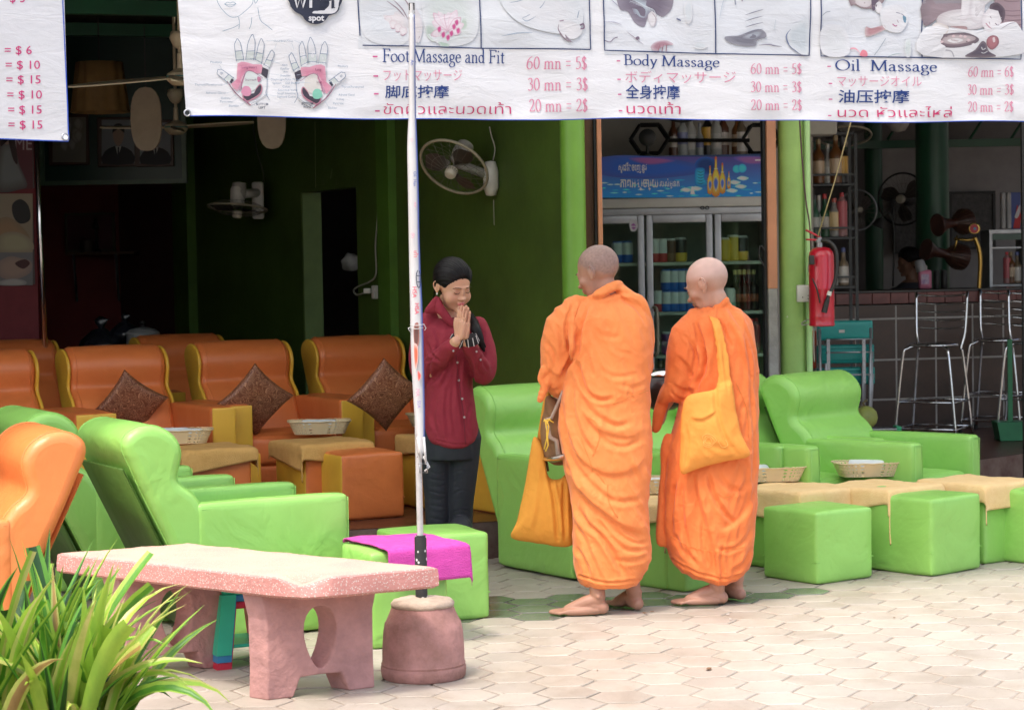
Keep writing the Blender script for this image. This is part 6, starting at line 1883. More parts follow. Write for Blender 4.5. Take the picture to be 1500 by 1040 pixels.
def barchair(px, py, yaw, label):
 p = G(px, py, .2)
 e = empty('bar_chair', (p.x, p.y, .2), label, 'bar chair', R(yaw), 'chrome bar chairs')
 s_ = .72; W2 = .19
 rc_ = .0115
 def T(name, pts, r=rc_, cl=False):
  b = MB(); b.tube(pts, r, 8, closed=cl); return b.build(name, M_CHROME, e, smooth=True)
 for sx in (-1, 1):
  T('front_leg', smooth_pts([(sx * .24, -.22, 0), (sx * .18, -.19, s_ - .10), (sx * .15, -.17, s_ - .02), (sx * .10, -.12, s_)], 4))
  T('rear_leg', smooth_pts([(sx * .24, .22, 0), (sx * .18, .18, s_ - .10), (sx * .165, .17, s_ - .03), (sx * .19, .20, s_ + .10), (sx * .20, .235, s_ + .40)], 4))
  v, f = lathe([(.016, 0), (.016, .03), (.012, .034)], 10)
  o = obj('foot', (v, f), M_BLACK, e); o.location = (sx * .24, -.22, -.0)
  o = obj('foot', (v, f), M_BLACK, e); o.location = (sx * .24, .22, -.0)
 for k in range(5):
  z_ = s_ + .13 + .062 * k
  T('back_rail', smooth_pts([(-.185 - .003 * k, .205 + .008 * k, z_), (0, .235 + .008 * k, z_ - .012), (.185 + .003 * k, .205 + .008 * k, z_)], 4), .007)
 T('seat_ring', [(.175 * math.cos(2 * PI * k / 24), .175 * math.sin(2 * PI * k / 24), s_ + .004) for k in range(24)], .014, True)
 o = obj('seat', lathe([(0, -.004), (.165, -.004), (.165, .008), (.15, .014), (0, .010)], 24), M_CHROME, e, smooth=40); o.location = (0, 0, s_)
 for z_, f_ in ((.10, .232), (.30, .215)):
  for q in (((-f_, -f_ + .01), (f_, -f_ + .01)), ((f_, -f_), (f_, f_)), ((-f_, -f_), (-f_, f_)), ((-f_, f_ - .01), (f_, f_ - .01))):
   T('foot_rail', [(q[0][0], q[0][1], z_), (q[1][0], q[1][1], z_)], .009)
 return e
barchair(1368, 645, -28, 'chrome bar chair standing alone left of the other ones')
barchair(1462, 632, -28, 'chrome bar chair with its back to the photo edge, second from the left')
barchair(1512, 640, -20, 'chrome bar chair mostly outside the right photo edge')
p = G(1482, 645, .2)
e = empty('dustpan', (p.x, p.y, .2), 'green long-handled dustpan standing among the bar chairs', 'dustpan')
MG_ = mat('dustpan_green', (.01, .17, .06), .4)
v, f = cube(.26, .2, .14); v = [(x * (1 - .2 * (z < 0)), y, z) for x, y, z in v]
o = obj('pan', (v, f), MG_, e); o.location = (0, 0, .075)
b = MB(); b.box(.035, .02, .62, (-.01, 0, .45)); b.build('handle', MG_, e)
a = W(1498, 400, 13.6)
tag(obj('door_post', cube(.03, .04, 3.0), M_BLACK, loc=(a.x + .012, 13.6, 1.6)), 'thin black post at the right photo edge', 'post')
q, zt2 = onbar(1364, 428, .12)
e = empty('soap_bottle', (q.x, q.y, zt2), 'pink detergent bottle with a clear cup upside down on top', 'bottle')
o = obj('body', pbox(.105, .06, .155, .02, (.0, .004, 0), n=9), mat('soap_pink', (.62, .20, .32), .4), e, smooth=True); o.location = (0, 0, .078)
o = obj('label', cube(.062, .002, .08), mat('soap_label', (.62, .55, .62), .5, rgb2=(.25, .12, .35), ns=30), e); o.location = (-.005, -.0358, .08)
o = obj('neck', lathe([(.02, 0), (.02, .03), (.016, .035)], 12), M_WHITEP, e, smooth=30); o.location = (0, 0, .155)
o = obj('cup', lathe([(.045, 0), (.044, .03), (.040, .075), (.03, .092), (0, .097), (0, .092), (.028, .088), (.038, .073), (.042, .03), (.043, 0)], 18), mat('cup_clear', (.42, .42, .44), .3, trans=.3), e, smooth=40); o.location = (-.025, 0, .145); o.rotation_euler = (0, R(-14), 0)
for px, lab in ((1391, 'black jar at the left on the counter'), (1402, 'black jar at the right on the counter, near the tap')):
 q, z_ = onbar(px, 428, .25)
 tag(obj('jar', lathe([(.026, 0), (.028, .004), (.028, .12), (.024, .126), (.024, .15), (0, .15)], 14), M_BLACK, smooth=35, loc=(q.x, q.y, z_)), lab, 'jar', 'black jars on the counter')
q, z_ = onbar(1434, 428, .10)
e = empty('beer_tap', (q.x, q.y, z_), 'curved brass beer tap with a round red badge', 'beer tap')
M_BR = mat('brass', (.55, .36, .10), .25, metal=1.0)
off = Vector((q.x, q.y, z_))
cY = q.y
pts = [W(1434, 426, cY), W(1435, 405, cY), W(1436, 385, cY), W(1434, 365, cY), W(1427, 347, cY)]
b = MB(); b.tube([p - off for p in smooth_pts(pts, 5)], .018, 12); b.build('column', M_BR, e, smooth=True)
b = MB(); b.tube([W(1430, 351, cY) - off, W(1416, 352, cY) - off, W(1398, 350, cY) - off], .012, 8); b.build('arm', M_BR, e, smooth=True)
b = MB(); b.tube([W(1402, 345, cY) - off, W(1401, 355, cY) - off, W(1398, 368, cY) - off], .008, 8); b.build('spout', M_BR, e, smooth=True)
b = MB(); b.lathe([(.045, -.01), (.045, .012), (.04, .014), (0, .014)], 20, c=tuple(W(1427, 335, cY) - off), rot=Matrix.Rotation(PI / 2, 3, 'X')); o = b.build('badge', M_BR, e, smooth=30)
b = MB(); b.lathe([(.036, 0), (.036, .003), (0, .003)], 20, c=tuple(W(1427, 335, cY - .016) - off), rot=Matrix.Rotation(PI / 2, 3, 'X')); b.build('badge_face', mat('badge_red', (.5, .02, .04), .4), e)
b = MB(); b.lathe([(.012, 0), (.012, .002), (0, .002)], 12, c=tuple(W(1428, 335, cY - .021) - off), rot=Matrix.Rotation(PI / 2, 3, 'X')); b.build('badge_dot', mat('badge_blue', (.1, .3, .5), .4), e)
cY = 18.6
p = W(1478, 420, cY)
e = empty('counter_cooler', (p.x, p.y, 1.0), 'small steel framed bottle cooler at the right photo edge', 'cooler')
zz = W(1478, 342, cY).z
wx = px_w(0, 52, cY)
for sx in (-1, 1):
 o = obj('frame', cube(.025, .35, zz - 1.0), M_STEEL, e); o.location = (sx * wx / 2, .17, (zz - 1.0) / 2)
o = obj('top_panel', cube(wx + .03, .36, .03), M_STEEL, e); o.location = (0, .17, zz - 1.0 + .016)
o = obj('top_rail', cube(wx - .026, .03, .05), mat('cooler_green', (.03, .10, .07), .3), e); o.location = (0, .0, zz - 1.0 - .03)
for y in (363, 418):
 o = obj('shelf', cube(wx - .027, .3, .012), M_STEEL, e); o.location = (0, .18, W(1478, y, cY).z - 1.0)
zs = W(1478, 417, cY).z
for px, k_, lab in ((1475, 'red', 'dark bottle with pink label in the small cooler, left'), (1481, 'whisky', 'bottle with yellow cap in the small cooler, middle'), (1490, 'jug', 'bottle with white label in the small cooler, right')):
 pp_ = W(px, 400, cY + .06); item(bots[k_], 'bottle', pp_.x, pp_.y, zs + .008, lab, 'bottle', 'bottles in the small cooler', .9)
for px, c_, lab in ((1471, (.42, .42, .42), 'white ribbed box on the small cooler, left'), (1479, (.42, .42, .42), 'white ribbed box on the small cooler, right')):
 pp_ = W(px, 300, cY); h_ = W(px, 288, cY).z - zz
 tag(obj('carton', rbox(.040, .06, h_, .012, 2), mat('carton_white', c_, .5), loc=(pp_.x, pp_.y + .05, zz + .035 + h_ / 2)), lab, 'carton', 'white cartons on the cooler')
pp_ = W(1490, 312, cY + .05); h_ = W(1490, 287, cY).z - zz
e = empty('printed_carton', (pp_.x, pp_.y + .1, zz + .033), 'blue white and red printed box on the small cooler', 'box')
o = obj('box_body', cube(.085, .08, h_), mat('box_blue', (.02, .05, .28), .4), e); o.location = (0, 0, h_ / 2)
pr = Print(planar((0, pp_.y + .058, 0), Z3))
pr.blob([(1484, 335), (1490, 300), (1496, 315), (1494, 335)], (.5, .03, .04), k=0); pr.blob([(1486, 318), (1490, 308), (1494, 300), (1494, 312), (1490, 320)], (.6, .6, .62), k=2)
o = pr.build('print', M_PRINT, e, tuple(e.location)); o.location = (0, 0, 0)
def pillar(px, Y, rpx, label):
 p = W(px, 400, Y)
 e = empty('pillar', (p.x, p.y, .2), label, 'pillar')
 obj('shaft', lathe([(px_w(0, rpx, Y), 0), (px_w(0, rpx, Y), 3.4)], 28), M_DGREEN, e, smooth=30)
pillar(1367, 19.0, 24, 'dark glossy green round pillar behind the bar counter'); pillar(1281, 20.4, 13, 'thinner dark green pillar left of the bar fan')
wall('bar_partition', (W(1288, 300, 21.2).x, 21.2), (W(1345, 300, 21.2).x + .3, 21.2), .2, W(1300, 217, 21.2).z, mat('bar_wall', (.36, .34, .33), .7, var=.08), 'pale grey partition left of the green pillar')
wall('bar_partition', (W(1388, 300, 21.0).x, 21.0), (W(1600, 300, 21.0).x, 21.0), .2, W(1440, 216, 21.0).z, _mats['bar_wall'], 'pale grey partition right of the green pillar')
M_ART = mat('carved_art', (.035, .032, .032), .5, rgb2=(.09, .085, .08), ns=26, bump=.01, bs=26)
def art(x0, y0, x1, y1, Y, lab):
 a, c = W(x0, y1, Y), W(x1, y0, Y)
 e = empty('art_panel', ((a.x + c.x) / 2, Y, a.z), lab, 'picture')
 o = obj('canvas', cube(c.x - a.x - .05, .03, c.z - a.z - .05), M_ART, e); o.location = (0, 0, (c.z - a.z) / 2)
 for (sx, sz, cx_, cz_) in ((c.x - a.x, .025, 0, .012), (c.x - a.x, .025, 0, c.z - a.z - .012), (.025, c.z - a.z - .052, -(c.x - a.x) / 2 + .012, (c.z - a.z) / 2), (.025, c.z - a.z - .052, (c.x - a.x) / 2 - .012, (c.z - a.z) / 2)):
  o = obj('frame_bar', cube(sx, .05, sz), M_BLACK, e); o.location = (cx_, -.01, cz_)
art(1308, 283, 1345, 372, 21.05, 'dark carved panel left of the green pillar'); art(1390, 280, 1457, 366, 20.85, 'dark carved panel right of the green pillar')
def cagefan(loc, r, dirv, label, mcol, body, cat='fan', stand=None, hub=(.6, .55, .45), spokes=22, blades=3, depth=.09, name='wall_fan'):
 """round caged fan facing dirv"""
 loc = Vector(loc)
 e = empty(name, loc, label, cat)
 q = Vector(dirv).to_track_quat('Z', 'Y').to_matrix()
 b = MB(); b.tube([q @ Vector((r * math.cos(2 * PI * k / 40), r * math.sin(2 * PI * k / 40), 0)) for k in range(40)], .009, 6, closed=True); b.build('rim', mcol, e, smooth=True)
 b = MB()
 for sgn in (1, -1):
  for k in range(spokes):
   a = 2 * PI * k / spokes
   b.tube([q @ Vector((r * t * math.cos(a + .12 * t), r * t * math.sin(a + .12 * t), sgn * depth * .6 * (1 - t ** 3))) for t in (.18, .4, .6, .8, .92, 1)], .0014, 3)
  for t in (.25, .6):
   b.tube([q @ Vector((r * t * math.cos(2 * PI * k / 30), r * t * math.sin(2 * PI * k / 30), sgn * depth * .6 * (1 - t ** 3))) for k in range(30)], .0012, 3, closed=True)
 b.build('cage', mat('cage_grey', (.13, .12, .10), .5), e, smooth=True)['kind'] = 'stuff'
 for j in range(blades):
  a0 = 2 * PI * j / blades + .5
  V = []; F = []
  for i in range(9):
   t = i / 8; rr = r * (.16 + .72 * t)
   for s_ in (-1, 1):
    wdt = (.16 + .42 * math.sin(PI * min(1, t * .8 + .15))) * s_
    a = a0 + wdt * .9 + .25 * t
    V.append(tuple(q @ Vector((rr * math.cos(a), rr * math.sin(a), .018 * s_ * (1 - .3 * t)))))
  F = [(2 * i, 2 * i + 1, 2 * i + 3, 2 * i + 2) for i in range(8)]
  b = MB(); b.add(V, F); b.build('blade', mat('fan_blade', (.05, .04, .035), .35), e, smooth=True)
 b = MB(); b.lathe([(r * .17, -.02), (r * .17, .015), (r * .13, .03), (0, .034)], 20); v = [tuple(q @ (Vector(p) + Vector((0, 0, depth * .5)))) for p in b.v]
 b2 = MB(); b2.add(v, b.f); b2.build('hub', mat('fan_hub', hub, .4), e, smooth=35)
 b = MB(); b.lathe([(0, -.16), (r * .24, -.15), (r * .27, -.08), (r * .22, -.02), (r * .1, 0)], 20); v = [tuple(q @ (Vector(p) + Vector((0, 0, -depth * .4)))) for p in b.v]
 b2 = MB(); b2.add(v, b.f); b2.build('motor', body, e, smooth=35)
 return e, q
M_FANW = mat('fan_cream', (.34, .30, .22), .45, var=.1)
M_FANB = mat('fan_body_grey', (.36, .34, .31), .4)
hub_ = W(665, 245, 12.9)
fe1, q1_ = cagefan(hub_, .212, (-.36, -.60, -.68), 'large cream wall fan tilted down, on the green wall near the woman', M_FANW, M_FANB)
bp_ = W(719, 263, 13.0) - hub_
b = MB(); v, f = lathe([(0, -.10), (.03, -.095), (.045, -.05), (.045, .05), (.03, .105), (0, .11)], 20, 1.0); b.add(v, f, mtx=Matrix.Translation(bp_)); b.build('wall_bracket', M_WHITEP, fe1, smooth=True)
b = MB(); b.tube([Vector((.0, .06, .03)), bp_ + Vector((-.03, 0, .03))], .028, 10); b.build('neck', M_FANB, fe1, smooth=True)
b = MB(); b.tube([q - hub_ for q in smooth_pts([W(717, 186, 13.0), W(720, 200, 13.0), W(725, 218, 13.0), W(722, 236, 13.0)], 4)], .004, 6); b.build('cable', M_GCABLE, fe1, smooth=True)
b = MB(); b.tube([W(723, 293, 13.0) - hub_, W(724, 330, 13.0) - hub_], .002, 4); b.build('pull_cord', M_GCABLE, fe1)
hub_ = W(348, 305, 16.3)
fe2, q2_ = cagefan(hub_, .22, (-.08, -.12, -1), 'grey wall fan facing the floor, deeper in the shop', M_FANW, M_FANB)
b = MB(); v, f = lathe([(.045, 0), (.055, .02), (.05, .12), (.04, .14), (0, .145)], 18); b.add(v, f, mtx=Matrix.Translation((0, 0, .02))); b.build('motor_cover', M_WHITEP, fe2, smooth=35)
bp_ = W(378, 298, 16.5) - hub_
b = MB(); b.box(.09, .05, .28, tuple(bp_ + Vector((.0, 0, .02))), r=.018); b.build('wall_bracket', M_WHITEP, fe2, smooth=40)
b = MB(); b.tube([Vector((.02, 0, .1)), bp_ + Vector((0, 0, .08))], .035, 10); b.build('neck', M_WHITEP, fe2, smooth=True)
b = MB(); b.tube([q - hub_ for q in smooth_pts([W(368, 160, 16.6), W(376, 220, 16.6), W(386, 255, 16.6), W(385, 274, 16.6)], 4)], .005, 6); b.build('cable', M_CABLE, fe2, smooth=True)
cagefan(W(1322, 292, 20.2), .24, (-.5, -.8, 0), 'black standing fan in front of the pale partition', M_BLACK, M_BLACK, name='standing_fan')
fe3, _ = cagefan(W(1238, 200, 16.9), .20, (0, -.35, -1), 'cream ceiling-hung fan above the bottle rack', M_FANW, M_FANB, name='hanging_fan')
cagefan(W(1256, 308, 19.6), .18, (.2, -1, 0), 'grey round fan half hidden behind the bottle rack', M_STEEL, M_FANB, name='standing_fan')
p = W(1315, 176, 17.5)
e = empty('globe_lamp', p, 'unlit grey globe lamp just below the banner, above the bar', 'lamp')
obj('globe', lathe([(0, -.10), (.06, -.085), (.09, -.04), (.095, 0), (.08, .05), (.03, .09), (.03, .2)], 20), mat('globe_grey', (.34, .31, .28), .5), e, smooth=True)
p = W(1300, 330, 18.2)
b = MB(); b.tube(smooth_pts([W(1308, 420, 18.2), W(1310, 350, 18.2), W(1306, 318, 18.2), W(1297, 311, 18.2), W(1290, 322, 18.2)], 4), .008, 6)
e = b.build('gooseneck_lamp', M_BLACK, None, smooth=True, offset=tuple(W(1308, 420, 18.2)), label='black gooseneck lamp on the bar', cat='lamp')
b = MB(); v, f = lathe([(.015, .05), (.03, .03), (.05, -.02), (.052, -.025)], 16); b.add(v, f, mtx=Matrix.Translation(W(1287, 328, 18.2) - W(1308, 420, 18.2)) @ Matrix.Rotation(.4, 4, 'Y')); b.build('lamp_shade', M_BLACK, e, smooth=True)
M_DRUM = mat('drum_wood', (.07, .022, .013), .35, var=.2, ns=6)
M_DRL = mat('drum_body', (.07, .035, .02), .5, rgb2=(.03, .015, .01), ns=18)
def drum(px0, py0, px1, py1, Y, label):
 a, c = W(px0, py0, Y - .15), W(px1, py1, Y)
 L_ = (c - a).length
 e = empty('goblet_drum', a, label, 'drum')
 q = (c - a).to_track_quat('Z', 'Y').to_matrix().to_4x4()
 s_ = L_
 v, f = lathe([(.085, 0), (.09, .01), (.075, .04), (.045, .09), (.038, s_ * .45), (.042, s_ * .55), (.08, s_ * .68), (.105, s_ * .82), (.10, s_), (.0, s_)], 26)
 b = MB(); b.add(v, f, mtx=q); b.build('shell', M_DRUM, e, smooth=40)
 b = MB(); b.tube([q @ Vector((.088 * math.cos(2 * PI * k / 26), .088 * math.sin(2 * PI * k / 26), .002)) for k in range(26)], .008, 6, closed=True); b.build('rim', M_DRUM, e, smooth=True)
 b = MB()
 for k in range(22):
  a_ = 2 * PI * k / 22; b.tube([q @ Vector((.045 * math.cos(a_), .045 * math.sin(a_), s_ * .56)), q @ Vector((.083 * math.cos(a_), .083 * math.sin(a_), s_ * .68)), q @ Vector((.108 * math.cos(a_), .108 * math.sin(a_), s_ * .82)), q @ Vector((.104 * math.cos(a_), .104 * math.sin(a_), s_))], .004, 4)
 b.build('lacing', M_DRL, e)['kind'] = 'stuff'
drum(1373, 330, 1418, 324, 18.3, 'dark wooden goblet drum hanging above the other, by the green pillar')
drum(1356, 366, 1412, 378, 18.5, 'dark wooden goblet drum below, its foot pointing left')
for k in range(5):
 p = W(1300 + 60 * k, 205, 19.8);
 b = MB(); b.tube([p, p + Vector((.19, 0, .28))], .012, 4); b.build('truss_rod', M_DGREEN, None, offset=tuple(p), label='thin green truss rod above the bar, %s' % ORD[k], cat='truss', group='truss rods above the bar')
b = MB(); p = W(1185, 214, 19.8); b.box(5.2, .06, .07, (0, 0, 0)); o = b.build('truss_beam', M_DGREEN, None, label='dark green beam across the back of the bar', cat='beam'); o.location = (p.x + 2.4, 19.8, p.z)
# ---- shop back: ceiling fans, lampshade, shelf, cooker
p = W(147, 160, 15.5)
e = empty('hanging_lampshade', W(147, 165, 15.5), 'brown pleated lampshade hanging at the left of the ceiling fans', 'lampshade')
n = 60; V = []; F = []
zt = W(147, 92, 15.5).z - W(147, 165, 15.5).z
for j, (rr, z) in enumerate(((.20, 0), (.192, .02), (.175, zt * .5), (.155, zt), (.14, zt))):
 for k in range(n):
  a = 2 * PI * k / n; r2 = rr * (1 + .07 * abs(math.sin(a * 6)))
  V.append((r2 * math.cos(a), r2 * math.sin(a), z))
for j in range(4):
 for k in range(n): F.append((j * n + k, j * n + (k + 1) % n, (j + 1) * n + (k + 1) % n, (j + 1) * n + k))
obj('shade', (V, F), mat('lampshade_brown', (.26, .15, .05), .7, var=.15), e, smooth=True)
b = MB(); b.tube([(0, 0, zt), (0, 0, zt + .55)], .005, 6); b.build('flex', M_CABLE, e)
def ceilfan(px, py, Y, label, blades, motor_r=.07):
 hub = W(px, py, Y)
 e = empty('ceiling_fan', hub, label, 'ceiling fan', 0, 'ceiling fans in the shop')
 obj('motor', lathe([(0, -.055), (.05, -.05), (motor_r * 1.15, -.02), (motor_r * 1.2, .0), (motor_r * 1.1, .02), (.05, .035), (.02, .05), (.016, .14)], 28), M_CREAM, e, smooth=40)
 o = obj('motor_band', lathe([(motor_r * 1.21, -.004), (motor_r * 1.21, .004)], 28), mat('teal_band', (.05, .30, .28), .4), e)
 b = MB(); b.tube([(0, 0, .13), (0, 0, .9)], .011, 8); b.build('rod', M_CREAM, e, smooth=True)
 obj('canopy', lathe([(.02, 0), (.04, .02), (.06, .06), (.05, .10), (0, .10)], 20), M_CREAM, e, smooth=True).location = (0, 0, .17)
 for (px2, py2, Y2, wd, tw) in blades:
  t = W(px2, py2, Y2) - hub; L_ = t.length; d_ = t.normalized()
  sd2 = d_.cross(Vector((0, 0, 1))).normalized()
  up = sd2.cross(d_)
  V = []; F = []
  for i in range(11):
   s_ = i / 10; c_ = d_ * (.07 + (L_ - .07) * s_) + up * (-.0 * s_)
   ww = wd * (.55 + .45 * math.sin(PI * min(1, .15 + s_ * .8)))
   if i == 10: ww *= .6
   ax = sd2 * math.cos(tw) + up * math.sin(tw)
   for q in ((-ww, .004), (ww, .004), (ww, -.004), (-ww, -.004)): V.append(tuple(c_ + ax * q[0] + up * q[1]))
  for i in range(10):
   for k in range(4): F.append((i * 4 + k, i * 4 + (k + 1) % 4, i * 4 + 4 + (k + 1) % 4, i * 4 + 4 + k))
  F.append((3, 2, 1, 0)); F.append((40, 41, 42, 43))
  b = MB(); b.add(V, F); b.build('blade', M_CREAM, e)
ceilfan(264, 113, 13.2, 'cream ceiling fan cut by the corner of the long banner', [(100, 127, 13.1, .055, .25), (430, 110, 13.4, .055, .25), (255, 118, 12.5, .05, .25)])
ceilfan(258, 187, 15.6, 'cream ceiling fan below the other, in front of the portraits', [(147, 187, 15.6, .05, .2), (372, 180, 15.7, .05, .15), (262, 192, 14.9, .05, .25)])
for (x0, x1, y0, y1, Y, lab) in ((193, 238, 128, 222, 14.6, 'tan oval paddle hanging in front of the portraits'), (378, 420, 120, 219, 14.4, 'tan oval paddle hanging just below the banner')):
 a, c = W((x0 + x1) / 2, y1, Y), W((x0 + x1) / 2, y0, Y)
 e = empty('hanging_paddle', a, lab, 'hanging paddle', 0, 'oval paddles under the ceiling')
 hh = c.z - a.z; ww = px_w(x0, x1, Y) / 2
 V = []; n = 20
 for yy in (-.015, .015):
  for k in range(n):
   an = 2 * PI * k / n
   V.append((ww * math.copysign(abs(math.cos(an)) ** .8, math.cos(an)), yy, hh / 2 + hh / 2 * math.copysign(abs(math.sin(an)) ** .75, math.sin(an))))
 F = [tuple(range(n)), tuple(range(2 * n - 1, n - 1, -1))] + [((k + 1) % n, k, k + n, (k + 1) % n + n) for k in range(n)]
 obj('paddle', (V, F), mat('paddle_tan', (.34, .27, .19), .7), e)
 b = MB(); b.tube([(0, 0, hh), (0, 0, hh + .4)], .004, 5); b.build('hanger', M_CABLE, e)
SY = 19.35
a, c = W(100, 372, SY), W(200, 372, SY)
e = empty('wall_shelf', ((a.x + c.x) / 2, SY, a.z), 'small shelf on two brackets on the red alcove wall', 'shelf')
o = obj('shelf_board', cube(c.x - a.x, .26, .025), M_BROWN, e)
for px in (104, 166):
 x = W(px, 380, SY).x - e.location.x
 b = MB(); b.tube([(x, .1, 0), (x + .02, .12, -.42), (x + .045, -.1, -.01)], .009, 4); b.build('bracket', M_STEEL, e)
px_rect_board('shelf_frame', 98, 313, 166, 368, 19.5, mat('frame_back', (.10, .01, .015), .5), 'thin brown frame on the red wall above the shelf', 'frame', .02, .02, mat('frame_wood', (.10, .06, .03), .5))
x = W(141, 350, SY - .05)
tag(obj('candle_stand', lathe([(.04, 0), (.04, .01), (.015, .03), (.01, .2), (.03, .21), (.03, .22), (0, .3)], 14), M_BLACK, smooth=35, loc=(x.x, SY - .05, a.z + .014)), 'dark ornament standing on the alcove shelf', 'ornament')
tag(obj('offering_tin', lathe([(.06, 0), (.062, .005), (.062, .10), (.055, .105), (0, .105)], 16), mat('tin_brown', (.12, .08, .06), .5), smooth=35, loc=(W(128, 360, SY).x, SY - .03, a.z + .014)), 'round tin on the alcove shelf', 'tin')
CY2 = 15.4
p = W(210, 520, CY2)
e = empty('rice_cooker', (p.x, p.y, p.z), 'grey rice cooker with a lid behind the orange armchairs', 'rice cooker')
r_ = px_w(0, 24, CY2)
hh = W(210, 490, CY2).z - p.z
obj('pot_body', lathe([(r_ * .92, 0), (r_, .02), (r_, hh), (r_ * .98, hh)], 32), mat('cooker_grey', (.30, .31, .31), .35, metal=.2), e, smooth=35)
obj('lid', lathe([(r_ * 1.04, 0), (r_ * 1.05, .012), (r_ * .8, .035), (r_ * .35, .05), (0, .052)], 32), mat('lid_grey', (.26, .27, .27), .4), e, smooth=35).location = (0, 0, hh)
obj('knob', lathe([(.02, 0), (.012, .02), (.022, .03), (.015, .045), (0, .046)], 14), M_BLACK, e, smooth=35).location = (0, 0, hh + .05)
b = MB(); b.box(.05, .03, .03, (r_ + .01, 0, hh * .7), r=.008); b.build('side_handle', M_WHITEP, e, smooth=40)
for (px, py, s_, lab) in ((150, 505, .17, 'dark plastic bag left of the rice cooker'), (185, 482, .12, 'small dark bag behind the rice cooker')):
 v, f = lathe([(0, 0), (.7, .02), (1, .4), (.9, .8), (.4, 1.15), (.12, 1.3), (.3, 1.6), (.12, 1.75), (0, 1.7)], 26)
 v = [((x + .18 * mnoise.noise(Vector((x * 3, y * 3, z * 3)))) * s_, (y + .18 * mnoise.noise(Vector((x * 3 + 5, y * 3, z * 3)))) * s_, (z + .12 * mnoise.noise(Vector((x * 3, y * 3 + 5, z * 3)))) * s_) for x, y, z in v]
 p = W(px, py + 20, CY2 + .2)
 tag(obj('plastic_bag', (v, f), mat('bag_black', (.012, .014, .02), .22), smooth=True, loc=p), lab, 'bag')
p = GW(555, 428, .03)
e = empty('wall_outlet', p, 'white wall outlet with a plug and looping cable beside the doorway', 'outlet')
obj('outlet_box', rbox(.055, .03, .09, .005), M_WHITEP, e).rotation_euler = (0, 0, rzw)
b = MB(); b.tube([q - p for q in smooth_pts([GW(558, 240, .02), GW(557, 318, .02), GW(554, 360, .02), GW(555, 400, .02), GW(549, 412, .03), GW(530, 420, .03), GW(524, 426, .03), GW(530, 432, .03), GW(548, 427, .05)], 4)], .006, 6); b.build('cable', M_GCABLE, e, smooth=True)
b = MB(); b.box(.05, .04, .035, tuple(GW(550, 426, .06) - p), r=.006); b.build('plug', M_WHITEP, e, smooth=40)
v, f = lathe([(0, 0), (.06, .02), (.08, .08), (.03, .13), (0, .13)], 14)
v = [(x + .03 * mnoise.noise(Vector((x * 30, y * 30, z * 30))), y, z + .02 * mnoise.noise(Vector((x * 40, y * 20, z * 20)))) for x, y, z in v]
tag(obj('plastic_wrap', (v, f), mat('wrap_white', (.3, .3, .3), .4), smooth=True, loc=W(514, 398, 16.1)), 'crumpled white plastic hanging in the dark doorway', 'plastic')
# ================================================================= PEOPLE
def remesh(parts, voxel, smooth_it=4, name='body'):
 b = MB()
 for v, f in parts: b.add(v, f)
 me = bpy.data.meshes.new('tmp'); me.from_pydata(b.v, [], b.f); me.update()
 bm = bmesh.new(); bm.from_mesh(me); bmesh.ops.triangulate(bm, faces=[f for f in bm.faces if len(f.verts) > 4]); bmesh.ops.recalc_face_normals(bm, faces=bm.faces); bm.to_mesh(me); bm.free()
 o = bpy.data.objects.new('tmp', me); C.objects.link(o)
 md = o.modifiers.new('r', 'REMESH'); md.mode = 'VOXEL'; md.voxel_size = voxel; md.use_smooth_shade = True
 if smooth_it:
  ms = o.modifiers.new('s', 'SMOOTH'); ms.factor = 0.5; ms.iterations = smooth_it
 dg = bpy.context.evaluated_depsgraph_get(); dg.update()
 m2 = bpy.data.meshes.new_from_object(o.evaluated_get(dg)); m2.name = name
 bpy.data.objects.remove(o); bpy.data.meshes.remove(me)
 return m2
def getv(me):
 a = np.empty(len(me.vertices) * 3, dtype=np.float32); me.vertices.foreach_get('co', a); return a.reshape(-1, 3).astype(float)
def getn(me):
 a = np.empty(len(me.vertices) * 3, dtype=np.float32); me.vertex_normals.foreach_get('vector', a); return a.reshape(-1, 3).astype(float)
def setv(me, v):
 me.vertices.foreach_set('co', v.astype(np.float32).ravel()); me.update()
def setcol(me, c):
 a = me.color_attributes.new('Col', 'FLOAT_COLOR', 'POINT'); cc = np.ones((len(c), 4), dtype=np.float32); cc[:, :3] = c; a.data.foreach_set('color', cc.ravel())
def finish(me, name, m, parent, off, **tg):
 v = getv(me) - np.array(off); setv(me, v)
 me.name = name
 me.materials.clear(); me.materials.append(m)
 me.polygons.foreach_set('use_smooth', [True] * len(me.polygons))
 o = bpy.data.objects.new(name, me); link(o, parent); tag(o, **tg)
 return o
def chain(pts, radii, n=16, k=4, flat=None):
 """tapered limb with rounded ends; pts smoothed"""
 P4 = smooth_pts([Vector((*p, )) for p in pts], k)
 rr = []
 L_ = len(pts)
 for i in range(len(P4)):
  t = i / (len(P4) - 1) * (L_ - 1); a = int(min(t, L_ - 2)); f = t - a
  rr.append(radii[a] * (1 - f) + radii[a + 1] * f)
 d0 = (P4[0] - P4[1]).normalized(); d1 = (P4[-1] - P4[-2]).normalized()
 pre = [P4[0] + d0 * rr[0] * math.sin(a) for a in (PI / 2 * .98, PI / 3, PI / 6)]; prer = [rr[0] * math.cos(a) for a in (PI / 2 * .98, PI / 3, PI / 6)]
 post_ = [P4[-1] + d1 * rr[-1] * math.sin(a) for a in (PI / 6, PI / 3, PI / 2 * .98)]; postr = [rr[-1] * math.cos(a) for a in (PI / 6, PI / 3, PI / 2 * .98)]
 v, f = tube(pre + P4 + post_, .01, n, rs=prer + rr + postr)
 return v, f
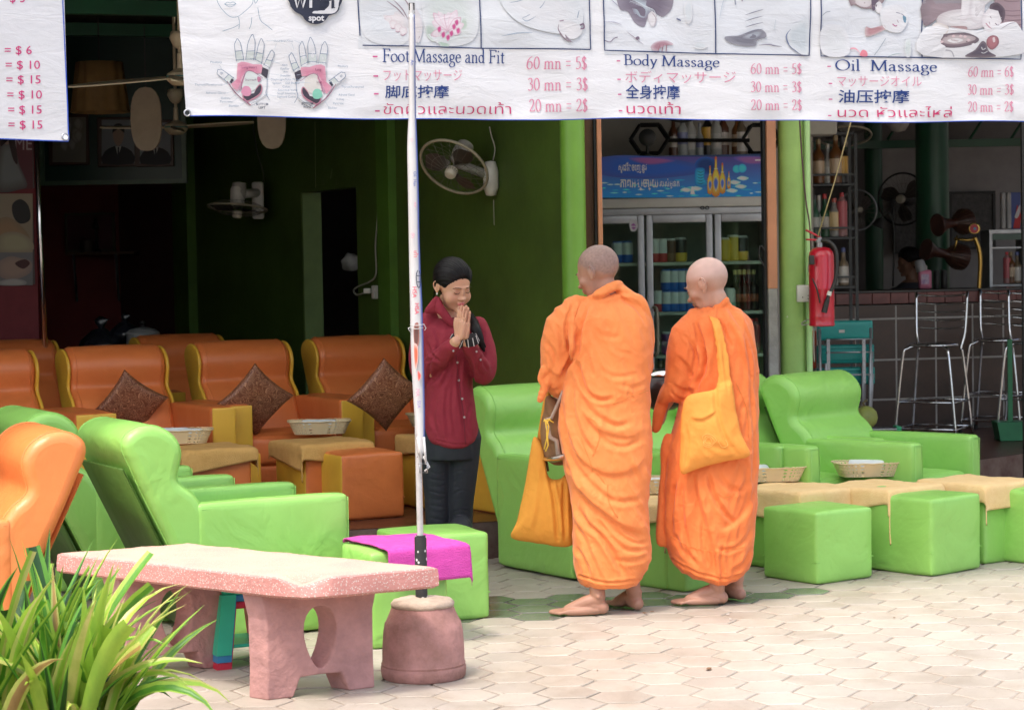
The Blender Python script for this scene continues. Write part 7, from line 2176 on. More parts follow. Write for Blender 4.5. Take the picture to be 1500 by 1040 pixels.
def ellip(c, r, M=None, n=16):
 v, f = lathe([(max(1e-4, math.cos(a)), math.sin(a)) for a in [(-PI / 2 + PI * k / n) for k in range(n + 1)]], n * 2 if False else 24)
 out = []
 for p in v:
  q = Vector((p[0] * r[0], p[1] * r[1], p[2] * r[2]))
  if M is not None: q = M @ q
  out.append(tuple(q + Vector(c)))
 return out, f
def rloft(rows, nseg=48, expo=2.3):
 """rows: (center Vector, halfwidth, halfdepth, yaw)"""
 V = []; F = []
 for (c, hw, hd, yaw) in rows:
  for k in range(nseg):
   a = 2 * PI * k / nseg
   x = math.copysign(abs(math.cos(a)) ** (2 / expo), math.cos(a)) * hw; y = math.copysign(abs(math.sin(a)) ** (2 / expo), math.sin(a)) * hd
   V.append((c[0] + x * math.cos(yaw) - y * math.sin(yaw), c[1] + x * math.sin(yaw) + y * math.cos(yaw), c[2]))
 n = nseg
 for i in range(len(rows) - 1):
  for k in range(n): F.append((i * n + k, i * n + (k + 1) % n, (i + 1) * n + (k + 1) % n, (i + 1) * n + k))
 F.append(tuple(range(n))[::-1]); F.append(tuple((len(rows) - 1) * n + k for k in range(n)))
 return V, F
def sil(tab, Y, hd, sub=4, expo=2.3):
 """loft from a silhouette table (py, xl, xr, depthscale, yoffset)"""
 P_ = smooth_pts([Vector((t[0], t[1], t[2])) for t in tab], sub)
 Q_ = smooth_pts([Vector((t[3], t[4], 0)) for t in tab], sub)
 rows = []
 for p, q in zip(P_, Q_):
  yy = Y + q.y
  a = W(p.y, p.x, yy); c = W(p.z, p.x, yy)
  rows.append(((a + c) / 2, (c.x - a.x) / 2, hd * q.x, 0.0))
 rows.sort(key=lambda r_: r_[0].z)
 return rloft(rows, expo=expo)
# ---- folds: creases measured in the photo, pushed into the cloth along its normals
def px_of(v):
 d = v - np.array([0, 0, CAMH])
 F_ = np.array(_F); R_ = np.array(_R); U_ = np.array(_U)
 z = d @ F_
 return CX + FPX * (d @ R_) / z, CY - FPX * (d @ U_) / z
def seg_dist(px, py, pts):
 best = np.full(len(px), 1e9); sgn = np.zeros(len(px)); tt = np.zeros(len(px))
 tot = 0; lens = []
 for a, c in zip(pts[:-1], pts[1:]): lens.append(math.hypot(c[0] - a[0], c[1] - a[1])); tot += lens[-1]
 acc = 0
 for (a, c), L_ in zip(zip(pts[:-1], pts[1:]), lens):
  dx, dy = (c[0] - a[0]) / L_, (c[1] - a[1]) / L_
  u = np.clip((px - a[0]) * dx + (py - a[1]) * dy, 0, L_)
  qx, qy = a[0] + dx * u, a[1] + dy * u
  d = np.hypot(px - qx, py - qy)
  m_ = d < best
  best[m_] = d[m_]; sgn[m_] = np.sign((px - a[0]) * dy - (py - a[1]) * dx)[m_]; tt[m_] = ((acc + u) / tot)[m_]
  acc += L_
 return best * np.where(sgn == 0, 1, sgn), tt
def fold(v, n, creases, noise_amp=0.0, nfreq=(7, 3), seed=0.0, facing=True, ang=0.0):
 px, py = px_of(v)
 disp = np.zeros(len(v))
 w_f = np.clip(-n[:, 1] * 1.6 + .35, 0, 1) if facing else np.ones(len(v))
 for cr in creases:
  pts, amp, wd = cr[0], cr[1] * .85, cr[2] * .78
  kind = cr[3] if len(cr) > 3 else 'v'
  P = [(p.x, p.y) for p in smooth_pts([(a, c, 0) for a, c in pts], 4)]
  d, t = seg_dist(px, py, P)
  hx_ = abs(pts[-1][0] - pts[0][0]) / (abs(pts[-1][1] - pts[0][1]) + 1)
  if hx_ > 1.3 and kind != 'f': amp *= .62
  taper = np.clip(np.sin(np.pi * np.clip(t, 0.0, 1.0)) * 1.8, 0, 1) if kind != 'f' else 1.0
  if kind == 'v' or kind == 'f':
   pr_ = -np.exp(-(d / wd) ** 2) + .55 * np.exp(-((np.abs(d) - 2.0 * wd) / (wd * 1.1)) ** 2)
  elif kind == 'r':
   pr_ = np.exp(-(d / wd) ** 2) - .5 * np.exp(-((d - 2.0 * wd) / (wd * 1.1)) ** 2)
  else:  # 's' step: one side stands over the other
   pr_ = np.tanh(d / (wd * .6)) * np.exp(-(d / (wd * 4)) ** 2)
  disp += amp * pr_ * taper * (w_f if True else 1)
 if noise_amp:
  ca, sa = math.cos(ang), math.sin(ang)
  nz = np.empty(len(v))
  for i in range(len(v)):
   x, y, z = v[i]
   u_ = x * ca + z * sa; w_ = -x * sa + z * ca
   q = Vector((u_ * nfreq[0] + seed + .6 * math.sin(w_ * 4), w_ * nfreq[1], y * 5 + seed))
   nz[i] = (1 - 2 * abs(mnoise.noise(q))) * .7 + mnoise.noise(q * 2.1) * .5
  disp += noise_amp * (nz - .4)
  cq = np.empty(len(v))
  for i in range(len(v)):
   x, y, z = v[i]
   q = Vector((x * 26 + z * 9 + seed, z * 15 - x * 6, y * 12)); q2 = Vector((x * 9 + seed, z * 9, y * 6 + 4))
   g_m = max(0.0, mnoise.noise(q2) + .15)
   cq[i] = (1 - 2.2 * abs(mnoise.noise(q))) * g_m
  disp += noise_amp * .8 * cq * w_f
 return v + n * disp[:, None]
# ---- head from smooth-blended ellipsoids
def head_mesh(Mh, scale=1.0, old=False, female=False, hair=False, nt_=110, np_=80, hairoff=.013):
 prims = [((0, .012, .030), (.076, .095, .086)), ((0, -.030, -.020), (.062, .060, .085)), ((0, -.035, -.075), (.046 if not female else .044, .046, .036)),
    ((0, -.074, -.098), (.018, .015, .014)), ((.042, -.058, -.024), (.024, .022, .020)), ((-.042, -.058, -.024), (.024, .022, .020)),
    ((0, -.080, .020), (.045, .012, .010 if not female else .006)), ((0, -.088, -.006), (.009, .013, .024)), ((0, -.103, -.029), (.0125, .013, .011)),
    ((.011, -.093, -.032), (.009, .010, .008)), ((-.011, -.093, -.032), (.009, .010, .008)), ((0, -.0915, -.0535), (.021, .009, .0055)), ((0, -.0885, -.064), (.017, .0095, .006)),
    ((.031, -.0745, .002), (.0135, .0125, .0115)), ((-.031, -.0745, .002), (.0135, .0125, .0115)), ((0, .016, -.075), (.043, .044, .07))]
 if female: prims[4] = ((.034, -.052, -.038), (.032, .032, .034)); prims[5] = ((-.034, -.052, -.038), (.032, .032, .034)); prims[8] = ((0, -.101, -.029), (.0135, .011, .0095))
 subs = [((.031, -.104, .006), (.016, .016, .010)), ((-.031, -.104, .006), (.016, .016, .010))]
 if old: subs += [((.064, -.062, -.062), (.022, .03, .024)), ((-.064, -.062, -.062), (.022, .03, .024))]
 def sdf(p):
  k = .013
  d = None
  for c, r in prims:
   q = (p - np.array(c)) / np.array(r); L_ = np.linalg.norm(q, axis=1)
   g = np.linalg.norm(q / np.array(r), axis=1) + 1e-9
   dd = L_ * (L_ - 1) / g
   if d is None: d = dd
   else:
    kk = k if min(r) > .012 else .006
    h = np.clip(.5 + .5 * (d - dd) / kk, 0, 1); d = d * (1 - h) + dd * h - kk * h * (1 - h)
  for c, r in subs:
   q = (p - np.array(c)) / np.array(r); L_ = np.linalg.norm(q, axis=1); g = np.linalg.norm(q / np.array(r), axis=1) + 1e-9
   dd = -(L_ * (L_ - 1) / g); h = np.clip(.5 - .5 * (d - dd) / -.008, 0, 1);
   kk = .008; h = np.clip(.5 + .5 * (dd - d) / kk, 0, 1); d = d * (1 - h) + dd * h + kk * h * (1 - h)
  return d
 th_ = np.linspace(0.001, np.pi - .001, np_); ph = np.linspace(0, 2 * np.pi, nt_, endpoint=False)
 T, P = np.meshgrid(th_, ph, indexing='ij')
 dirs = np.stack([np.sin(T) * np.cos(P), np.sin(T) * np.sin(P), np.cos(T)], -1).reshape(-1, 3)
 o = np.array([0, -.02, -.01])
 r = np.full(len(dirs), .22)
 for _ in range(40):
  d = sdf(o + dirs * r[:, None]); r = r - d * .8
 p = o + dirs * r[:, None]
 g = np.exp(-((p[:, 2] + .0588) / .0016) ** 2) * np.exp(-(p[:, 0] / .021) ** 4) * (p[:, 1] < -.07)
 r2 = r - g * .0028
 p = o + dirs * r2[:, None]
 if hair:
  s = p[:, 1] + .95 * p[:, 2] + .014 + .014 * (p[:, 0] / .07) ** 2 - .055 * np.exp(-((p[:, 1] + .003) / .020) ** 2 - ((p[:, 2] + .014) / .026) ** 2) * (np.abs(p[:, 0]) > .045)
  off = np.where(s > 0, np.clip(s / .055, 0, 1) ** .6, np.clip(s / .02, -1, 0)) * hairoff
  off = np.where(p[:, 2] < -.10, -.02, off)
  ax_ = np.array([-.25, .86, -.42]); ax_ /= np.linalg.norm(ax_); e1 = np.cross(ax_, [0, 0, 1.]); e1 /= np.linalg.norm(e1); e2 = np.cross(ax_, e1)
  az_ = np.arctan2(dirs @ e1, dirs @ e2)
  strand = np.array([mnoise.noise(Vector((a * 16, 3.3, 0))) * .0030 + mnoise.noise(Vector((a * 42, 1.3, 0))) * .0022 for a in az_])
  off = off * (1 + .22 * np.array([mnoise.noise(Vector((a * 4, 8.3, 0))) for a in az_])) + np.array([mnoise.noise(Vector((a * 30, .3, 0))) for a in az_]) * .004 * (np.abs(s) < .014)
  p = o + dirs * (r + off + strand * (off > .003))[:, None]
 F = []
 for i in range(np_ - 1):
  for j in range(nt_):
   j2 = (j + 1) % nt_
   F.append((i * nt_ + j, (i + 1) * nt_ + j, (i + 1) * nt_ + j2, i * nt_ + j2))
 F.append(tuple(range(nt_))); F.append(tuple((np_ - 1) * nt_ + j for j in range(nt_))[::-1])
 V = [tuple(Mh @ Vector(q * scale)) for q in p]
 return V, F
def ear_parts(Mh, side, scale=1.0, long_=1.0):
 c = Vector((side * .0775, .008, -.006))
 out = []
 pts = [(-.010, -.012), (-.012, .006), (-.004, .024), (.010, .030), (.021, .020), (.022, .002), (.014, -.014), (.004, -.026 * long_), (-.004, -.024 * long_)]
 P_ = [Mh @ ((c + Vector((side * (.006 + .013 * max(0, y) / .02), y, z))) * scale) for y, z in pts]
 out.append(chain(P_, [.0042 * scale] * len(P_), 8, 3))
 inner = [(.008, .018), (.012, .004), (.006, -.010)]
 out.append(chain([Mh @ ((c + Vector((side * .010, y, z))) * scale) for y, z in inner], [.0035 * scale] * 3, 8, 3))
 R3 = Mh.to_3x3()
 out.append(ellip(Mh @ ((c + Vector((side * .004, .005, 0))) * scale), (.008 * scale, .016 * scale, .024 * scale), R3 @ Matrix.Rotation(side * .25, 3, 'Z'), 10))
 out.append(ellip(Mh @ ((c + Vector((side * .008, -.001, -.024 * long_))) * scale), (.005 * scale, .007 * scale, .009 * scale), R3, 8))
 return out
def hand_parts(M, side=1, curl=0.0, spread=.0, L_=1.0):
 """M: frame at wrist; +z along fingers, +x across palm (index side = +x*side), -y = back of hand"""
 parts = []
 def T(p): return M @ Vector((p[0] * L_, p[1] * L_, p[2] * L_))
 parts.append(chain([T((side * -.022, 0, .012)), T((side * -.026, 0, .045)), T((side * -.028, 0, .080))], [.014 * L_, .0135 * L_, .012 * L_], 12, 3))
 parts.append(chain([T((side * -.005, 0, .005)), T((side * -.008, 0, .045)), T((side * -.010, 0, .085))], [.017 * L_, .0155 * L_, .013 * L_], 12, 3))
 parts.append(chain([T((side * .010, 0, .005)), T((side * .012, 0, .045)), T((side * .010, 0, .086))], [.017 * L_, .0155 * L_, .013 * L_], 12, 3))
 parts.append(chain([T((side * .022, .002, .015)), T((side * .028, 0, .045)), T((side * .029, 0, .082))], [.014 * L_, .0145 * L_, .0125 * L_], 12, 3))
 for x, l, r_, s_ in ((-.030, .060, .0075, -1.4), (-.010, .074, .0085, -.4), (.010, .080, .0088, .4), (.029, .071, .0085, 1.4)):
  a = curl; p = Vector((x, 0, .084)); pts = [p]
  d_ = 0
  for seg, fr in enumerate((.45, .30, .25)):
   d_ += a * (1.0, 1.1, .8)[seg]
   p = p + Vector((math.sin(spread * s_) * l * fr, math.sin(d_) * l * fr, math.cos(d_) * l * fr)); pts.append(p)
  parts.append(chain([T((side * q.x, q.y, q.z)) for q in pts], [r_ * L_, r_ * .97 * L_, r_ * .88 * L_, r_ * .74 * L_], 10, 3))
 return parts
def thumb(M, side, pts, L_=1.0):
 return chain([M @ Vector((side * p[0] * L_, p[1] * L_, p[2] * L_)) for p in pts], [.0125 * L_, .0115 * L_, .010 * L_, .008 * L_], 10, 3)
def foot_parts(ankle, toe_dir, ground=0.004, L_=.25, side=1):
 """ankle: Vector xy above heel; toe_dir unit xy; side +1: big toe on the left of toe_dir"""
 d = Vector((toe_dir[0], toe_dir[1], 0)).normalized(); s_ = Vector((-d.y, d.x, 0)) * side
 A = Vector((ankle[0], ankle[1], 0))
 out = []
 Q = lambda f, l, z: tuple(A + d * f * L_ + s_ * l + Vector((0, 0, z + ground)))
 out.append(chain([Q(-.10, 0, .030), Q(.05, 0, .040)], [.030, .033], 14, 3))
 out.append(chain([Q(-.02, 0, .065), Q(.15, .002, .055), Q(.33, .005, .038), Q(.50, .006, .024)], [.034, .033, .029, .021], 14, 3))
 out.append(chain([Q(.0, -.012, .022), Q(.25, -.022, .017), Q(.50, -.024, .015)], [.022, .018, .015], 12, 3))
 out.append(chain([Q(.30, .016, .026), Q(.46, .020, .018), Q(.55, .020, .016)], [.020, .019, .016], 12, 3))
 out.append(chain([Q(.40, 0, .022), Q(.54, .0, .015)], [.026, .015], 12, 3))
 for l, f0, f1, r_ in ((.024, .55, .79, .0118), (.006, .56, .78, .0090), (-.008, .55, .745, .0085), (-.021, .53, .70, .0080), (-.033, .50, .65, .0078)):
  out.append(chain([Q(f0 - .08, l * .9, .015), Q((f0 + f1) / 2, l, .014), Q(f1, l * 1.02, .009)], [r_ * 1.05, r_, r_ * .95], 10, 3))
 return out
M_SKIN = mat_attr('skin', 0.5, bump=.0006, bs=140, spec=.4)
_b = M_SKIN.node_tree.nodes['Principled BSDF']
_b.inputs['Subsurface Weight'].default_value = .12; _b.inputs['Subsurface Scale'].default_value = .006; _b.inputs['Subsurface Radius'].default_value = (1, .35, .2)
def mottled(c, v, amt=.10, f=30, seed=0):
 out = np.tile(np.array(c), (len(v), 1))
 nz = np.array([mnoise.noise(Vector((p[0] * f + seed, p[1] * f, p[2] * f))) for p in v])
 return out * (1 + amt * nz)[:, None]
def smst(x, a, b):
 t = np.clip((x - a) / (b - a), 0, 1); return t * t * (3 - 2 * t)
def inflate(poly, Y, T, k=3, rings=8, cx=None, lean=0.0, powr=.5):
 """closed photo outline -> soft bag-like volume of real thickness"""
 P = smooth_pts([(p[0], p[1], 0) for p in poly], k, True)
 mx = sum(p.x for p in P) / len(P) if cx is None else cx[0]; my = sum(p.y for p in P) / len(P) if cx is None else cx[1]
 n = len(P); V = []; F = []
 ts = [math.sin(PI / 2 * (1 - i / rings)) for i in range(rings + 1)]
 for s_ in (-1, 1):
  for t in ts:
   t_ = max(t, .02)
   th2 = T * (1 - t_ ** 2.5) ** powr + .0025
   for p in P:
    V.append(tuple(W(mx + (p.x - mx) * t_, my + (p.y - my) * t_, Y + s_ * th2 + lean * (p.y - my))))
 R_ = rings + 1
 for s_ in (0, 1):
  o = s_ * R_ * n
  for i in range(rings):
   for j in range(n):
    q = (o + i * n + j, o + i * n + (j + 1) % n, o + (i + 1) * n + (j + 1) % n, o + (i + 1) * n + j)
    F.append(q if s_ == 0 else q[::-1])
  c_ = tuple(o + rings * n + j for j in range(n)); F.append(c_ if s_ == 0 else c_[::-1])
 for j in range(n):
  F.append((j, R_ * n + j, R_ * n + (j + 1) % n, (j + 1) % n))
 return V, F
def headframe(c, psi, pitch, tilt=0.0):
 return Matrix.Translation(c) @ Matrix.Rotation(psi, 4, 'Z') @ Matrix.Rotation(pitch, 4, 'X') @ Matrix.Rotation(tilt, 4, 'Y')
M_ROBE = mat('orange_robe', (0.88, 0.265, 0.065), 0.75, rgb2=(0.82, 0.22, 0.05), ns=5, bump=.0006, bs=260, fold=.006, fs=15, thin=.10, sheen=.15)
M_ROBE2 = mat('orange_robe_worn', (0.86, 0.225, 0.05), 0.75, rgb2=(0.78, 0.165, 0.032), ns=5, bump=.0006, bs=260, fold=.006, fs=15, thin=.10, sheen=.15)
M_BAG = mat('ochre_bag_cloth', (0.66, 0.28, 0.03), 0.85, rgb2=(0.58, 0.23, 0.025), ns=6, bump=.001, bs=240, fold=.006, fs=9)
M_BAG2 = mat('yellow_bag_cloth', (0.74, 0.29, 0.045), 0.8, rgb2=(0.66, 0.235, 0.035), ns=6, bump=.001, bs=240, fold=.007, fs=9)
# ---------------------------------------------------------------- monk 1
Y1 = 9.9
m1 = empty('person', (W(885, 900, Y1).x, Y1, 0), 'taller shaven-headed monk in an orange robe seen from behind, barefoot, a bag hanging in front', 'person', group=None)
o1 = tuple(m1.location)
def P1(x, y, dy=0): return tuple(W(x, y, Y1 + dy))
hc = W(876, 399, Y1 - .005)
H1 = headframe(hc, R(-121), R(20))
parts = [head_mesh(H1, 1.04)] + ear_parts(H1, 1, 1.06) + ear_parts(H1, -1, 1.06)
parts += [chain([P1(882, 418, .0), P1(890, 440, .0), P1(892, 470, .0)], [.049, .053, .055])]
parts += [sil([(462, 862, 920, .6, 0), (480, 850, 935, .8, 0), (540, 850, 935, 1, 0), (620, 850, 930, .9, 0), (670, 855, 930, .8, 0)], Y1, .085, 2)]
parts += [chain([P1(830, 470, .0), P1(812, 530, .06), P1(826, 575, .18)], [.045, .038, .034]), chain([P1(826, 575, .18), P1(835, 590, .28)], [.033, .026])]
Mh_ = Matrix.Translation(W(836, 592, Y1 + .29)) @ Vector((-.3, .9, -.1)).to_track_quat('Z', 'Y').to_matrix().to_4x4()
parts += hand_parts(Mh_, 1, .35, .05) + [thumb(Mh_, 1, [(.02, .01, .02), (.045, .02, .045), (.05, .025, .07), (.045, .03, .09)])]
parts += [chain([P1(930, 490, .0), P1(925, 530, .05), P1(905, 560, .16), P1(900, 562, .27)], [.045, .04, .036, .03])]
Mh_ = Matrix.Translation(W(900, 562, Y1 + .28)) @ Vector((-.8, .5, -.1)).to_track_quat('Z', 'Y').to_matrix().to_4x4()
parts += hand_parts(Mh_, -1, .35, .05) + [thumb(Mh_, -1, [(.02, .01, .02), (.045, .02, .045), (.05, .025, .07), (.045, .03, .09)])]
a1 = G(884, 901); a2 = G(931, 894)
parts += [chain([P1(868, 650, .0), (W(872, 760, a1.y).x, a1.y, W(872, 760, a1.y).z), (W(873, 845, a1.y).x, a1.y + .01, W(873, 845, a1.y).z), (a1.x - .022, a1.y + .01, .085)], [.06, .045, .036, .034])]
parts += [chain([P1(918, 650, .0), (W(921, 760, a2.y).x, a2.y, W(921, 760, a2.y).z), (W(926, 850, a2.y).x, a2.y, W(926, 850, a2.y).z), (a2.x - .005, a2.y, .085)], [.06, .045, .036, .033])]
parts += foot_parts((a1.x - .030, a1.y + .012), (-1, .02), side=-1, L_=.262)
parts += foot_parts((a2.x - .005, a2.y + .01), (-.55, .84), side=1, L_=.25)
parts += [ellip((a1.x - .022, a1.y - .018, .088), (.013, .012, .014)), ellip((a2.x + .020, a2.y - .012, .088), (.012, .012, .013))]
me = remesh(parts, .0042, 3, 'body')
v = getv(me)
loc = (v - np.array(hc)) @ np.array(H1.to_3x3())
col = mottled((.37, .19, .125), v, .12, 25)
scalp = smst(loc[:, 2] + .75 * loc[:, 1] + .0 + .01 * np.array([mnoise.noise(Vector(tuple(q * 60))) for q in loc]), -.002, .032) * (np.linalg.norm(loc, axis=1) < .16) * (loc[:, 2] > -.075)
stub = mottled((.25, .165, .135), v, .3, 110)
col = col * (1 - scalp[:, None] * .8) + stub * (scalp[:, None] * .8)
feet = smst(-v[:, 2], -.05, -.0)
col = col * (1 - feet[:, None] * .35) + np.array((.43, .26, .19)) * feet[:, None] * .35
setcol(me, col)
finish(me, 'body', M_SKIN, m1, o1)
trunk = sil([(433, 862, 925, .45, .0), (441, 850, 935, .62, .0), (452, 842, 946, .82, .0), (470, 836, 954, .98, .0), (500, 834, 955, 1.02, .0), (545, 830, 954, 1.0, .0), (580, 822, 953, 1.0, .0), (615, 817, 953, 1.02, .0), (650, 819, 955, 1.04, 0), (690, 827, 955, 1.04, 0), (733, 836, 950, 1.0, 0), (780, 839, 952, .96, 0), (812, 839, 954, .93, 0), (835, 843, 947, .90, 0), (850, 848, 938, .86, 0), (857, 858, 930, .80, 0)], Y1, .150, 4, 2.2)
arm = chain([P1(842, 452, .0), P1(826, 478, .0), P1(817, 512, .01), P1(816, 545, .03), P1(822, 568, .06)], [.062, .085, .078, .070, .055], 24)
arm2 = chain([P1(812, 540, .03), P1(806, 560, .06), P1(800, 560, .10)], [.055, .04, .03], 16)
rsh = chain([P1(930, 460, .0), P1(938, 500, .02), P1(940, 545, .06)], [.07, .065, .05], 20)
col_ = chain([P1(866, 437, -.045), P1(880, 430, -.085), P1(898, 420, -.070), P1(907, 418, -.03), P1(905, 425, .03)], [.016, .022, .024, .020, .02], 14)
col2 = chain([P1(905, 420, -.04), P1(922, 435, -.06), P1(940, 447, -.05), P1(950, 470, -.02)], [.022, .03, .03, .02], 14)
fill_ = chain([P1(872, 440, -.02), P1(893, 434, -.035), P1(915, 442, -.035), P1(930, 452, -.02)], [.02, .026, .026, .02], 14)
roll_ = chain([P1(862, 440, -.04), P1(848, 438, -.03), P1(840, 445, -.02), P1(836, 470, -.05), P1(842, 505, -.09), P1(838, 525, -.09)], [.014, .018, .026, .030, .024, .012], 16)
tail = chain([P1(802, 540, -.02), P1(795, 545, -.02), P1(792, 556, -.02), P1(797, 566, -.02)], [.02, .018, .014, .01], 12)
tail2 = chain([P1(803, 552, -.01), P1(797, 570, -.01), P1(791, 586, -.01)], [.016, .019, .014], 12)
me = remesh([trunk, arm, arm2, rsh, col_, col2, fill_, roll_, tail, tail2], .0055, 4, 'robe')
v = getv(me); n = getn(me)
CR1 = [
 ([(862, 444), (853, 470), (847, 495), (845, 513), (836, 528), (826, 546), (819, 562)], .022, 4.5), ([(841, 442), (832, 465), (829, 490), (836, 515)], .010, 3),
 ([(850, 440), (842, 462), (838, 486), (841, 508)], .010, 2.6, 'r'), ([(858, 441), (849, 466), (845, 490)], .007, 2.2),
 ([(866, 438), (885, 434), (903, 428), (925, 432)], .010, 3, 'v'), ([(875, 446), (896, 441), (912, 436), (930, 440), (945, 455)], .008, 3, 's'), ([(905, 425), (915, 440), (935, 455), (948, 480)], .007, 3),
 ([(845, 525), (850, 552), (860, 575), (880, 586), (901, 582)], .013, 4), ([(846, 563), (856, 592), (878, 612), (903, 624), (928, 616)], .015, 5), ([(848, 595), (866, 622), (892, 636), (924, 640), (945, 628)], .012, 5, 's'),
 ([(838, 560), (840, 600), (852, 640), (874, 668)], .010, 4), ([(861, 618), (886, 646), (915, 655), (945, 640)], .010, 4.5), ([(828, 600), (834, 640), (850, 672), (885, 694), (925, 690), (950, 670)], .016, 6, 's'),
 ([(826, 640), (842, 680), (868, 712), (905, 735), (948, 728)], .013, 5), ([(832, 690), (852, 720), (880, 748), (915, 772), (950, 782)], .018, 5.5, 's'), ([(838, 735), (858, 765), (885, 790), (905, 825), (915, 850)], .014, 4.5), ([(841, 765), (858, 795), (870, 825), (882, 850)], .010, 4),
 ([(866, 760), (882, 772), (900, 792), (920, 806), (950, 804)], .013, 4), ([(953, 792), (935, 796), (915, 788), (895, 772)], .012, 3.5), ([(952, 812), (935, 820), (915, 822), (900, 818)], .010, 4), ([(845, 800), (860, 830), (862, 850)], .008, 4),
 ([(822, 570), (824, 610), (832, 650)], .008, 3), ([(830, 565), (832, 610), (842, 650), (862, 690)], .008, 3, 'r'), ([(818, 600), (824, 650), (838, 690), (858, 740)], .008, 3.2, 'r'),
 ([(892, 500), (905, 515), (930, 520)], .005, 4), ([(880, 540), (900, 552), (935, 548)], .006, 4), ([(870, 480), (885, 492), (910, 494)], .005, 4), ([(905, 560), (925, 568), (948, 560)], .006, 4), ([(862, 500), (862, 530), (872, 555)], .006, 4),
 ([(800, 500), (812, 520), (812, 545)], .008, 3.5), ([(810, 470), (820, 490), (824, 515)], .008, 3.5), ([(798, 535), (812, 548), (826, 548)], .010, 3, 's'), ([(797, 560), (808, 572), (822, 568)], .007, 3), ([(803, 515), (808, 535), (806, 552)], .006, 3), ([(786, 570), (796, 573)], .006, 2.2), ([(788, 578), (797, 581)], .005, 2.2),
 ([(850, 843), (888, 853), (936, 849)], .006, 2.2, 'f')]
v2 = fold(v, n, CR1, .008, (19, 3.5), 1.7, ang=R(28))
setv(me, v2)
finish(me, 'robe', M_ROBE, m1, o1)
def seam_on(me_v, pts, par, off, m_, Yr, r=.0012):
 kx, ky = px_of(me_v)
 P = smooth_pts([(a, c, 0) for a, c in pts], 6)
 out = []
 for p in P:
  d = (kx - p.x) ** 2 + (ky - p.y) ** 2
  cand = np.where(d < 9)[0]
  if len(cand) == 0: continue
  yy = me_v[cand, 1].min()
  q = W(p.x, p.y, yy - .001); out.append(q - Vector(off))
 if len(out) > 2:
  b = MB(); b.tube(out, r, 4); b.build('seam', m_, par, smooth=True)
MS = mat('seam_orange', (.70, .24, .05), .8)
for pts in ([(829, 648), (848, 668), (872, 690), (886, 708)], [(851, 640), (856, 655), (866, 680), (868, 690)], [(890, 708), (892, 735), (905, 758)], [(898, 592), (920, 582), (950, 572)], [(858, 610), (872, 618), (878, 640), (868, 668)]):
 seam_on(v2, pts, m1, o1, MS, Y1)
bb = inflate([(779, 648), (786, 640), (795, 655), (801, 690), (806, 700), (815, 702), (823, 700), (829, 694), (838, 700), (840, 740), (840, 790), (836, 799), (820, 801), (790, 796), (749, 788), (756, 765), (768, 715)], Y1 + .10, .05, 3)
e = empty('shoulder_bag', W(795, 790, Y1 + .10), 'ochre cloth bag hanging low in front of the taller monk', 'bag')
oo = tuple(e.location)
me = remesh([bb], .006, 2, 'bag_body'); v = getv(me); n = getn(me)
v2 = fold(v, n, [([(806, 700), (812, 735), (818, 795)], .012, 3.5), ([(826, 700), (826, 740), (828, 795)], .012, 3), ([(790, 680), (785, 730), (775, 785)], .005, 5, 'r'), ([(812, 702), (815, 720), (822, 760)], .006, 3, 'r')], .003, (14, 4), 4)
setv(me, v2); finish(me, 'bag_body', M_BAG, e, oo)
b = MB(); b.tube([W(x, y, Y1 + .12) - Vector(oo) for x, y in ((790, 655), (797, 610), (803, 575), (815, 540))], .016, 8); b.build('strap', M_BAG, e, smooth=True)
b = MB(); b.tube([W(x, y, Y1 + .13) - Vector(oo) for x, y in ((800, 672), (803, 690))], .006, 6); b.build('cord', M_BROWN, e, smooth=True)
e = empty('alms_bowl', W(815, 680, Y1 + .10), 'metal alms bowl in a brown cloth cover with yellow cord, held by the taller monk', 'alms bowl')
oo = tuple(e.location)
me = remesh([inflate([(793, 618), (797, 600), (800, 580), (812, 582), (830, 600), (840, 640), (835, 676), (812, 681), (797, 668), (792, 640)], Y1 + .09, .07, 3)], .006, 2); v = getv(me); n = getn(me)
setv(me, fold(v, n, [([(800, 600), (806, 640), (812, 678)], .006, 4), ([(795, 640), (812, 650), (825, 640)], .006, 3)], .004, (12, 8), 3))
finish(me, 'cover', mat('brown_cover', (.26, .13, .05), .8, rgb2=(.18, .08, .03), ns=8, bump=.002, bs=90), e, oo)
b = MB(); b.lathe([(0, -.03), (.05, -.028), (.085, -.01), (.09, .0), (.085, .003), (0, .003)], 28, c=tuple(W(822, 664, Y1 + .03) - Vector(oo)), rot=Matrix.Rotation(-.25, 3, 'Y')); b.build('bowl_bottom', M_CHROME, e, smooth=40)
b = MB(); b.tube([W(x, y, Y1 + .0) - Vector(oo) for x, y in ((798, 616), (808, 612), (820, 585), (826, 570))], .009, 6); b.build('strap', mat('taupe_strap', (.36, .27, .20), .7), e, smooth=True)
b = MB(); b.tube([W(x, y, Y1 - .01) - Vector(oo) for x, y in ((802, 624), (805, 640), (815, 645), (818, 668))], .012, 6); b.build('strap', _mats['taupe_strap'], e, smooth=True)
MY_ = mat('yellow_cord_bright', (.75, .48, .05), .6)
for pts in ([(796, 617), (803, 614), (811, 619)], [(801, 616), (804, 625), (802, 640), (803, 652), (799, 661)], [(799, 616), (801, 630), (801, 642), (797, 658)], [(797, 614), (800, 620), (806, 613)]):
 b = MB(); b.tube([W(x, y, Y1 - .02) - Vector(oo) for x, y in pts], .0035, 6); b.build('cord', MY_, e, smooth=True)
